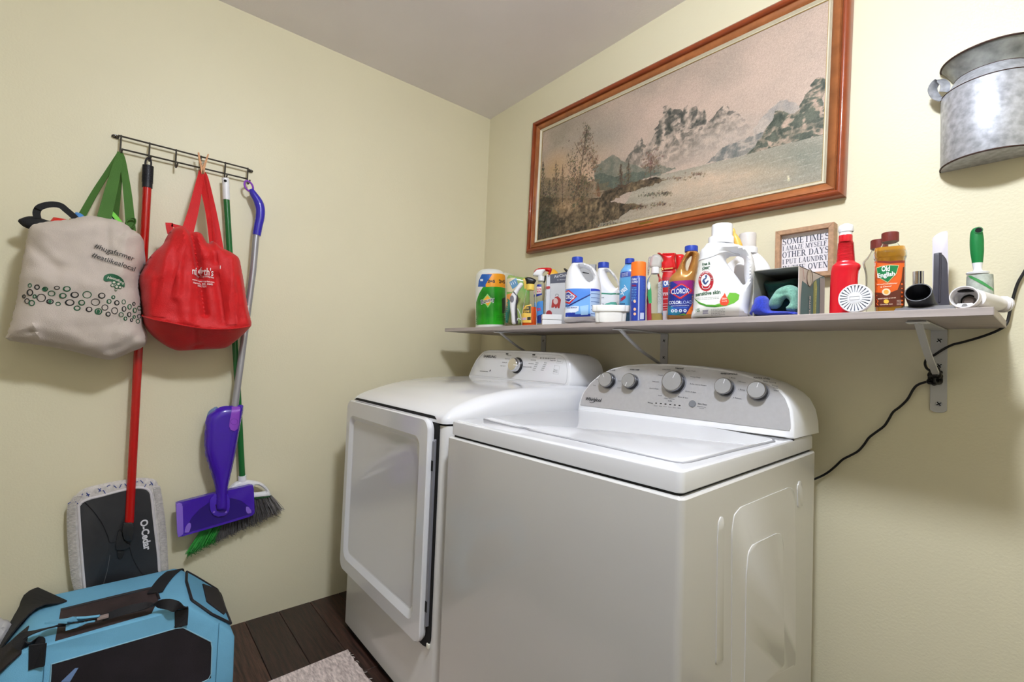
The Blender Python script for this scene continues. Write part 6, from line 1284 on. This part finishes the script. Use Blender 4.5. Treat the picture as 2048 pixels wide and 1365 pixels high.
g, sp_ = inflate(f, f.uvs(pad), (), .014, .014, .014, .007, k=3); part('mop_pad', g, fluff, t, 'fluffy white pad')
plate = [(157.6, 1017), (160, 1010), (166.5, 1003), (182, 997), (199, 993), (223, 986.5), (246.6, 980.4), (262, 977), (274, 975.5), (285, 976), (294, 978.4), (300, 984), (303, 995), (309, 1050), (315.8, 1108), (318, 1140), (321, 1178), (246, 1200), (176, 1222), (170, 1180), (163, 1100)]
f2 = frA(.042); pq = resample(cat(f2.uvs(plate), 3, True), .008)
dkp = mat('charcoal_mop_plate', (46, 46, 49), .5, var=(12, .15), bump=(60, .1)); part('head_plate', prism(f2, pq, -.002, .005, .002, 2), dkp, t, 'charcoal head plate')
part('pad_binding', tube(f2.P(pq[:, 0], pq[:, 1], .003), .0042, 8, closed=True), mat('white_binding', (214, 208, 210), .7), t, 'white binding around the plate')
RR = random.Random(4); g = Geo(); pr = resample(cat(f.uvs(pad), 3, True), .0042); cc_ = pr.mean(0)
for i, a in enumerate(pr):
    if a[1] > f.uv(200, 985)[1]: continue
    d = (a-cc_)/np.linalg.norm(a-cc_); d = np.array([np.sign(d[0]), 0])
    for k in range(3):
        b0 = a-d*.016; g.put(tube([f.P(*b0, .012+.002*k), f.P(*(a-d*.004), .012), f.P(a[0]+d[0]*.004, a[1]-.002-.001*k, .004*k-.002), f.P(a[0]+d[0]*.002, a[1]-.006, -.006)], .0018, 4))
part('pad_fringe', g, fluff, t, stuff=True)
bl_ = ink((40, 66, 140), .8)
for i, (x, y) in enumerate(((143, 1004), (150, 1001), (166, 986), (173, 984), (180, 987), (196, 976), (202, 975), (206, 979), (221, 969), (227, 970), (243, 967), (249, 966), (276, 962), (280, 960), (292, 967), (300, 962), (305, 966))):
    dx, dy = ((-7, 3), (6, 5), (-4, 8), (5, 7))[i % 4]; q = f.uvs([(x, y), (x+dx*.5, y+dy*.5-1), (x+dx, y+dy)]); q = cat(q, 3); part('blue_stitch', tube(f.P(q[:, 0], q[:, 1], sp_(q[:, 0], q[:, 1])+.001), .0011, 5), bl_, t)
f3 = Fr(f2.P(0, 0, .0052), f2.U, f2.V)
a, b = f3.uv(280.5, 1042), f3.uv(288.5, 1102.5); part('lettering', txt('O-Cedar', f3, a, b, .0205, None, off=.0006, bold=.035), ink((224, 220, 224), .5), t, 'white lettering down the plate')
for px, r in (([(168, 1004), (188, 1025), (205, 1050), (215, 1073), (220, 1086), (233, 1084)], .0012), ([(259, 1095), (266, 1118), (280, 1143), (296, 1160)], .0012), ([(220, 1110), (215, 1140), (205, 1176)], .0008)):
    q = cat(f3.uvs(px), 4); part('plate_seam', tube(f3.P(q[:, 0], q[:, 1], 0), r, 5), mat('seam_dark', (24, 24, 26), .5) if r > .001 else mat('seam_light', (96, 96, 98), .5), t)
g = prism(f3, resample(f3.uvs([(247, 1044), (266.5, 1043), (266, 1070), (262, 1082), (248, 1078), (245, 1062)]), .01), 0, .018, .004, 3); part('pole_socket', g, mat('socket_black', (38, 38, 40), .45), t, 'dark socket at the foot of the pole')
g = prism(f3, resample(f3.uvs([(232, 1083), (236, 1062), (241, 1058), (245, 1068), (246, 1082), (262, 1090), (256, 1098), (236, 1101), (231, 1098)]), .01), 0, .008, .002, 2); part('swivel_joint', g, mat('socket_black', (38, 38, 40), .45), t)
g = prism(f3, resample(f3.uvs([(234, 1103), (249, 1102), (246, 1114), (240, 1121), (235, 1115)]), .01), 0, .003, .001, 1); part('release_tab', g, mat('seam_dark', (24, 24, 26), .5), t)

# ================================================================== BROOM
t = thing('broom', 'green-handled angle broom with grey and green bristles behind the purple mop', 'broom', W(500, 1100, 0, .03))
poleA([(452.8, 396), (476, 785), (484.6, 957)], .036, .0105, 'handle', mat('green_painted_pole', (22, 104, 46), .3, coat=.3), t, 'green handle')
poleA([(450.3, 357), (451.3, 362), (452.8, 400)], .036, .0120, 'grip', white_pl, t, 'white ribbed grip'); a = W(450.5, 362, 0, .048); part('grip_hole', lathe([(.005, 0), (.005, .001)], a, (1, 0, 0), 14), dark_gap, t)
f = frA(.036); hp = f.uvs([(452, 992), (456, 979), (464.6, 969), (477, 962), (499.5, 960.7), (522, 965.6), (535.6, 977), (541, 988), (540, 992), (507, 996), (470, 1000)]); hh = f.uvs([(509, 971), (520, 972.5), (530, 980.5), (529, 983), (510, 985.5), (507, 982)])
g, _ = inflate(f, hp, [hh], .015, .012, .008, .004, k=3); part('head', g, white_pl, t, 'white arched head'); poleA([(484.2, 952), (485, 970)], .036, .0145, 'collar', white_pl, t)
def bristle(n, top0, top1, bot0, bot1, m, seed, name, lb):
    R = random.Random(seed); g = Geo()
    for i in range(n):
        k = (i+R.random())/n; tx, ty = top0[0]+(top1[0]-top0[0])*k, top0[1]+(top1[1]-top0[1])*k; k2 = k+R.gauss(0, .018)
        bx, by = bot0[0]+(bot1[0]-bot0[0])*k2+R.gauss(0, .8), bot0[1]+(bot1[1]-bot0[1])*k2+R.gauss(0, 3.2); xx = .036+R.uniform(-.011, .011); xb = .034+R.uniform(-.020, .022)
        p = [W(tx, ty, 0, xx), W((tx+bx)/2+R.gauss(0, .7), (ty+by)/2, 0, (xx+xb)/2), W(bx, by, 0, xb), W(bx+R.gauss(2, 3), by+R.uniform(1, 3.5), 0, xb+R.uniform(-.003, .003))]; g.put(tube(p, [.0011, .0010, .0009, .0006], 3))
    part(name, g, m, t, lb, stuff=True)
bristle(560, (448, 992), (541, 990), (430, 1080), (563, 1020), mat('grey_bristle', (112, 108, 108), .6, var=(80, .3)), 1, 'grey_bristles', 'grey bristles')
bristle(360, (440, 1000), (470, 998), (374, 1108), (430, 1080), mat('green_bristle', (34, 138, 46), .5, var=(80, .3)), 2, 'green_bristles', 'green bristles')
part('head_underside', prism(f, resample(f.uvs([(440, 1003), (452, 990), (541, 988), (541, 993), (470, 1004)]), .01), -.012, .012, .002, 1), mat('dark_green_plastic', (20, 70, 34), .5), t)

# ================================================================== PURPLE SPRAY MOP
t = thing('spray_mop', 'purple spray mop with a silver pole on the rightmost hook', 'mop', W(430, 1074, 0, .07))
pur = mat('purple_plastic', (66, 28, 168), .24, coat=.4, var=(5, .08)); lil = mat('lilac_plastic', (142, 72, 196), .35); lv = mat('lavender_plastic', (136, 104, 208), .4)
poleA([(512.5, 468), (506.3, 540), (493, 640), (469.5, 815)], [.056, .054, .054, .075], .0118, 'pole', mat('silver_pole', (172, 172, 180), .3, metal=.6), t, 'silver pole'); poleA([(496.2, 612), (495.7, 616)], [.054, .054], .0124, 'pole_joint', steel, t)
p = cat([W(a, b, 0, x) for a, b, x in ((502, 379, .050), (508, 390, .051), (516, 403, .053), (520.5, 418, .055), (520, 435, .056), (516.5, 452, .056), (513.3, 471, .056))], 5)
part('handle', tube(p, np.interp(np.linspace(0, 1, len(p)), [0, .15, .4, .6, 1], [.008, .013, .017, .0165, .0145]), 20), mat('blue_violet_handle', (44, 34, 172), .26, coat=.4), t, 'blue-violet curved handle')
f = frA(.050); q = f.uvs(pellipse(497.5, 372.5, 8.6, 9.5, 22)); q[:, 0] += (q[:, 1]-q[:, 1].mean())*-.35; part('hanging_ring', tube(f.P(q[:, 0], q[:, 1], 0), .0036, 8, closed=True), lil, t, 'lilac hanging ring')
f = frA(.057); g, _ = inflate(f, f.uvs([(521, 409), (524.5, 411), (524.5, 420), (521.5, 424), (519.5, 417)]), (), .017, .001, .01, .003); part('grip_inlay', g, lv, t)
f = frA(.080)
g, sb = inflate(f, f.uvs([(487, 812.4), (473, 812), (459.6, 812), (446, 813), (434.7, 817.4), (417.3, 829.8), (411, 842), (409.3, 856), (408.6, 894.6), (411, 914), (417.3, 934.5), (427.3, 964.4), (431.5, 987), (431.5, 1019), (443, 1022), (454.7, 1019), (455, 984.3), (462, 949.4), (469, 917), (474.6, 887), (481, 850)]), (), .026, .026, .030, .0065, k=3); part('spray_body', g, pur, t, 'purple body')
q = f.on([(463, 813.5), (479.4, 813.5), (477.5, 850), (475, 858), (469, 862.5), (461, 860), (458, 853), (459.5, 840)], sb); part('spray_trigger', decal(f, q, sb, .003, .004), lil, t, 'lilac button'); 
q = f.on(pellipse(468, 844, 7, 6, 18), sb); part('button_dimple', tube(f.P(q[:, 0], q[:, 1], sb(q[:, 0], q[:, 1])+.003), .0008, 5, closed=True), mat('dark_lilac', (112, 52, 170), .4), t)
f = frA(.058); g, _ = inflate(f, f.uvs([(412, 850), (415, 828), (424, 818), (436, 816), (440, 850), (432, 900), (416, 900)]), (), .022, .02, .02, .006); part('refill_bottle', g, mat('dusty_blue_bottle', (112, 136, 176), .4), t, 'dusty blue refill bottle behind the body')
f = frA(.068); hp = f.uvs([(352, 1007), (356, 1005), (430, 986), (503, 969.5), (506, 971), (508.5, 1027), (506, 1030.5), (430, 1053), (357, 1074), (355, 1073)])
part('mop_head', prism(f, resample(hp, .012), -.014, .010, .004, 3), pur, t, 'purple rectangular head')
part('end_cap', prism(f, resample(f.uvs([(351.5, 1007.5), (361, 1004), (364.5, 1006), (366.5, 1069), (356, 1074.5), (354.5, 1073)]), .01), -.013, .0115, .004, 2), lv, t, 'lavender end cap')
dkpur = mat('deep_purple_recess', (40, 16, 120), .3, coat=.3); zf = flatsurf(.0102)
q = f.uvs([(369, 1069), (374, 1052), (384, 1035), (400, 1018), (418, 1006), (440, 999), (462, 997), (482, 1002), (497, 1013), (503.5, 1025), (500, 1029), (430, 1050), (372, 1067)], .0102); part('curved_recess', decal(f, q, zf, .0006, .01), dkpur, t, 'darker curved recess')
for px in ([(369, 1066), (371, 1054), (377, 1046), (381.5, 1046), (382, 1054), (378, 1065)], [(492, 1014), (497, 1014), (503, 1022), (502.5, 1027), (494, 1028), (491.5, 1021)]):
    part('lavender_clip', prism(f, resample(f.uvs(px, .01), .006), .010, .0125, .001, 1), lv, t)
q = f.uvs([(420, 1000), (420, 1018), (424, 1029), (434, 1035), (446, 1035), (456, 1029), (460, 1018), (460, 996), (455, 988), (430, 990)], .02); part('joint_collar', prism(f, resample(q, .008), .008, .017, .003, 2), mat('purple_joint', (74, 40, 178), .3), t)
part('joint_slot', prism(f, resample(f.uvs([(431, 1010), (447, 1010), (446, 1022), (434, 1023)], .02), .008), .016, .0185, .001, 1), mat('near_black_purple', (34, 10, 60), .4), t)
for x in (428, 452): q = f.uv(x, 1025, .018); part('axle', lathe([(.004, 0), (.0035, .002)], f.P(q[0], q[1], .017), (1, 0, 0), 12), lv, t)

# ================================================================== PET CARRIER
X0, X1, ZT = .068, .392, .300; YA, YB = -1.69, -1.345
t = thing('pet_carrier', 'sky blue soft pet carrier with black mesh windows and straps', 'pet carrier', (.23, -1.5, 0))
blu = mat('sky_blue_fabric', (116, 182, 216), .8, bump=(500, .35), var=(9, .06)); mesh_m = mat('black_mesh_fabric', (30, 24, 30), .7, bump=(900, .9), var=(14, .35)); bw = mat('black_strap_webbing', (24, 24, 28), .7, bump=(500, .4))
prof_ = [(YA-.02, .004), (-1.225, .004), (-1.212, .02), (-1.215, .165), (-1.225, .185), (-1.335, .293), (-1.35, ZT), (YA+.005, ZT), (YA-.008, .293), (-1.745, .23), (-1.752, .21), (-1.752, .02), (-1.742, .004)]
fxc = Fr((0, 0, 0), (0, 1, 0), (0, 0, 1), (1, 0, 0))
P_ = resample(np.array(prof_[1:]), .02); rings = []; cm_ = P_.mean(0)
for x, k in ((X0, .965), (X0+.006, .99), (X0+.016, 1), (X1-.012, 1), (X1-.004, .994), (X1, .975)):
    q = cm_+(P_-cm_)*k; q[:, 1] = np.maximum(q[:, 1], .002); rings.append([(x, a, b) for a, b in q])
part('carrier_body', loft(rings), blu, t, sharp=.9)
fr1 = Fr((X1, 0, 0), (0, 1, 0), (0, 0, 1), (1, 0, 0)); ftop = Fr((0, 0, ZT), (0, 1, 0), (-1, 0, 0), (0, 0, 1))
q = fr1.uvs([(103, 1329), (363, 1254), (424, 1285), (422, 1357), (404, 1364)]); q = np.vstack([q, [(-1.33, .04), (-1.60, .04), (-1.635, .08)]])
part('front_window', prism(fr1, q, -.004, .0012, .0006, 1), mesh_m, t, 'black mesh front window')
q2 = resample(q, .02); part('window_piping', tube(fr1.P(q2[:, 0], q2[:, 1], .001), .0016, 6, closed=True), mat('pale_blue_piping', (150, 196, 216), .6), t)
q = fr1.uvs([(100, 1365), (128, 1348), (150, 1338), (158, 1334), (150, 1350), (130, 1365)]); q[:, 1] = np.maximum(q[:, 1], .02); part('glimpsed_strap', prism(fr1, fr1.uvs([(122, 1364), (150, 1337), (157, 1336), (140, 1364)]), .0012, .002, .0003, 1), mat('pale_blue_strap', (120, 150, 196), .6), t, 'pale blue strap seen through the mesh')
q = ftop.uvs([(121, 1222.5), (302, 1179), (312, 1184), (317, 1200), (303, 1228), (110, 1283)]); part('top_window', prism(ftop, q, -.004, .0012, .0006, 1), mat('brown_black_mesh', (58, 44, 44), .75, bump=(900, .9), var=(14, .4)), t, 'brownish mesh top window')
qq = resample(ftop.uvs([(121, 1222.5), (302, 1179), (312, 1184), (317, 1200)]), .01)
p = ftop.uvs([(121, 1222), (210, 1200), (300, 1178.5), (311, 1182), (318, 1200)]); p = cat(p, 4); part('zipper', tube(ftop.P(p[:, 0], p[:, 1], .002), .0038, 8), mat('zipper_black', (34, 30, 34), .5), t)
# sloping end with its zipped flap
V_ = np.array([0, -.118, .113]); V_ /= np.linalg.norm(V_); fe = Fr((0, -1.335, .2935), (-1, 0, 0), V_, np.cross((-1, 0, 0), V_))
if fe.N[2] < 0: fe.N = -fe.N
q = fe.uvs([(372, 1146), (386, 1149), (405, 1158), (428, 1170), (441, 1188), (452, 1215), (461, 1250), (422, 1231), (398, 1214), (377, 1200), (372, 1187), (366, 1162)]); q[:, 0] = np.clip(q[:, 0], -X1+.012, -X0-.01); q[:, 1] = np.clip(q[:, 1], -.155, -.004)
part('end_flap', prism(fe, resample(q, .012), -.004, .003, .0012, 1), mat('lighter_blue_fabric', (104, 172, 206), .8, bump=(500, .35)), t); zp = resample(q, .008); part('flap_zipper', tube(fe.P(zp[:, 0], zp[:, 1], .003), .0042, 8, closed=True), mat('zipper_black', (34, 30, 34), .5), t, 'black zipper around the end flap')
q = fe.uvs([(403, 1171), (426, 1170), (440, 1190), (451, 1225), (446, 1233), (411, 1207)]); q[:, 0] = np.clip(q[:, 0], -X1+.02, -X0-.016); part('end_mesh', prism(fe, resample(q, .012), .002, .006, .0012, 1), mesh_m, t, 'dark mesh pocket on the end')
# side seam of the end, straps
for y in (-1.30, -1.655): pass
p = [(X1+.0015, -1.262, .03), (X1+.0015, -1.262, .225)]; part('seam', tube(p, .0010, 5), mat('seam_blue', (70, 128, 160), .7), t); p = [(X1+.0015, -1.648, .01), (X1+.0015, -1.648, .296)]; part('seam', tube(p, .0010, 5), mat('seam_blue', (70, 128, 160), .7), t)
def wpt(px, py, z): return W(px, py, 2, z)
part('back_strap', strap(cat([(X0-.002, -1.335, .20), (X0+.001, -1.345, .285), wpt(338, 1150, ZT+.004), wpt(322, 1168, ZT+.004), wpt(310, 1186, ZT+.005)], 4), .04, .003, (.15, 1, 0)), bw, t)
part('handle_strap', strap(cat([wpt(205, 1237, ZT+.02), wpt(250, 1222, ZT+.030), wpt(300, 1211, ZT+.034), wpt(335, 1209, ZT+.030), wpt(358, 1217, ZT+.016), (X1-.004, -1.36, ZT-.004), (X1+.004, -1.362, ZT-.05)], 5), np.linspace(.018, .036, 31), .003, (.35, 1, 0)), bw, t, 'right carry strap')
part('strap_patch', prism(fr1, fr1.uvs([(349, 1222), (374.5, 1218), (374, 1250.5), (349.5, 1256.5)]), .001, .0035, .0008, 1), bw, t)
part('end_panel', strap(cat([(X0+.01, -1.66, ZT+.003), (X0+.03, -1.70, ZT-.002), (X0+.05, -1.735, ZT-.045), (X0+.05, -1.756, ZT-.09)], 4), .17, .004, (1, 0, 0)), bw, t, 'black left end panel'); part('end_panel', strap(cat([(X1-.07, -1.692, ZT-.004), (X1-.07, -1.725, ZT-.035), (X1-.07, -1.755, ZT-.08), (X1-.07, -1.757, .02)], 4), .15, .004, (1, 0, 0)), mesh_m, t, 'dark mesh left end')
part('handle_strap', strap(cat([wpt(205, 1237, ZT+.02), wpt(160, 1246, ZT+.024), wpt(110, 1254, ZT+.026), wpt(60, 1268, ZT+.022), wpt(38, 1280, ZT+.014), wpt(48, 1289, ZT+.008), wpt(72, 1286, ZT+.006), (X1-.003, -1.663, ZT-.004), (X1+.004, -1.663, ZT-.05)], 5), np.linspace(.018, .034, 41), .003, (.5, 1, .2)), bw, t, 'left carry strap')
part('strap_patch', prism(fr1, fr1.uvs([(58, 1290), (94, 1286), (90, 1331), (57, 1341)]), .001, .0035, .0008, 1), bw, t)
part('grip_wrap', strap(cat([wpt(98, 1245, ZT+.034), wpt(140, 1241, ZT+.038), wpt(200, 1233, ZT+.034)], 4), .026, .005, (.3, 1, 0)), blu, t, 'blue wrap on the handles'); part('grip_wrap', strap(cat([wpt(132, 1256, ZT+.02), wpt(165, 1247, ZT+.024), wpt(190, 1243, ZT+.022)], 4), .016, .004, (.3, 1, 0)), blu, t)
part('buckle', box(-.012, .012, -.008, .008, -.003, .004, .002, 2, fr=Fr(wpt(206, 1235, ZT+.03), (0, 1, 0), (-1, 0, 0), (0, 0, 1))), colm('clear_buckle', (150, 134, 130), .3), t)

# white plastic bag squeezed in at the far left
f = frA(.10); wfb = folds(f, [((4, 1255), (20, 1275), -.01, .006), ((2, 1300), (18, 1310), -.012, .006)], (40, .012), seed=3)
g, _ = inflate(f, f.uvs([(-40, 1240), (-10, 1236), (8, 1243), (20, 1246), (25, 1258), (20, 1290), (14, 1330), (8, 1375), (-40, 1375)]), (), .035, .05, .04, .008, wfn=wfb)
V = np.concatenate(g.v); V[:, 2] = np.maximum(V[:, 2], .002); g = Geo().add(V, g.f)
zmin = V[:, 2].min(); ysh = 0
solo('plastic_bag', g, mat('white_bag_plastic', (206, 204, 204), .35, bump=(60, .6), coat=.2), 'crumpled white plastic bag at the far left behind the carrier', 'bag')

# ================================================================== DOORMAT
matm = mat('woven_rug', (216, 202, 196), .95, bump=(120, .8), stretch=(1, 3.5, 1), var=(46, .25, (168, 152, 146)))
mx0, my1 = .421, -.856; n = 64; R = random.Random(9)
xs = np.linspace(mx0, 1.25, n); top = [(x, my1-R.uniform(0, .010)*(1 if x > mx0+.004 else 0)+.012*(x-mx0)*0) for x in xs]
outl = top+[(1.25, -1.5), (mx0+.02, -1.5)]; fz = Fr((0, 0, 0), (1, 0, 0), (0, 1, 0), (0, 0, 1))
t = thing('floor_mat', 'pale grey-beige woven mat on the dark floor in front of the dryer', 'mat', (.8, -1.15, 0))
part('mat_cloth', prism(fz, outl, .0005, .008, .0015, 1), matm, t)
g = Geo()
for i in range(16):
    x = R.uniform(mx0+.01, 1.2); l = R.uniform(.005, .013); g.put(tube([(x, my1-.01, .005), (x+R.uniform(-.004, .008), my1+l*.3, .004), (x+R.uniform(-.004, .012), my1-.004+l, .0025)], .0010, 4))
part('loose_threads', g, mat('rug_thread', (196, 186, 178), .9), t, stuff=True)

# ================================================================== POWER CORD
def wb(px, py, y): return W(px, py, 1, y)
P = [wb(2075, 500, -.010), wb(2048, 545, -.010), wb(2036, 566, -.011), wb(2028, 590, -.012), wb(2020, 622, -.014), wb(2015.5, 642, -.016), wb(2008, 654, -.02), wb(1990, 664, -.022), wb(1960, 675, -.02), wb(1925, 685, -.018), wb(1905, 690, -.016), wb(1885, 700, -.014), wb(1868, 711, -.010), wb(1856, 716, -.012), wb(1850, 727, -.03), wb(1857, 740, -.045)]
R = random.Random(12)
for k in range(7):
    cx, cy = 1871+R.uniform(-5, 6), 744+k*3.2; rx, ry = R.uniform(7, 13), R.uniform(5, 9)
    for a in range(0, 360, 60): A = math.radians(a+k*25); P.append(wb(cx+rx*math.cos(A), cy+ry*math.sin(A), -.030-.014*math.sin(A+k)))
P += [wb(1862, 764, -.03), wb(1850, 765, -.018), wb(1835, 770.5, -.012), wb(1826, 780, -.010), wb(1815, 799, -.010), wb(1800, 814, -.010), wb(1786, 825, -.010), wb(1777, 840, -.010), wb(1768, 853, -.010), wb(1752, 865, -.010), wb(1738, 876, -.010), wb(1728, 890, -.010), wb(1716, 903, -.010), wb(1700, 912, -.010), wb(1685, 920, -.010), wb(1670, 934, -.010), wb(1655, 946, -.010), wb(1636, 956, -.012), wb(1600, 970, -.03)]
solo('power_cord', Geo().put(tube(cat(P, 5), .0029, 8)), mat('black_cord', (16, 16, 18), .4), 'thin black power cord looped around the right shelf bracket', 'cord', sharp=1.5)
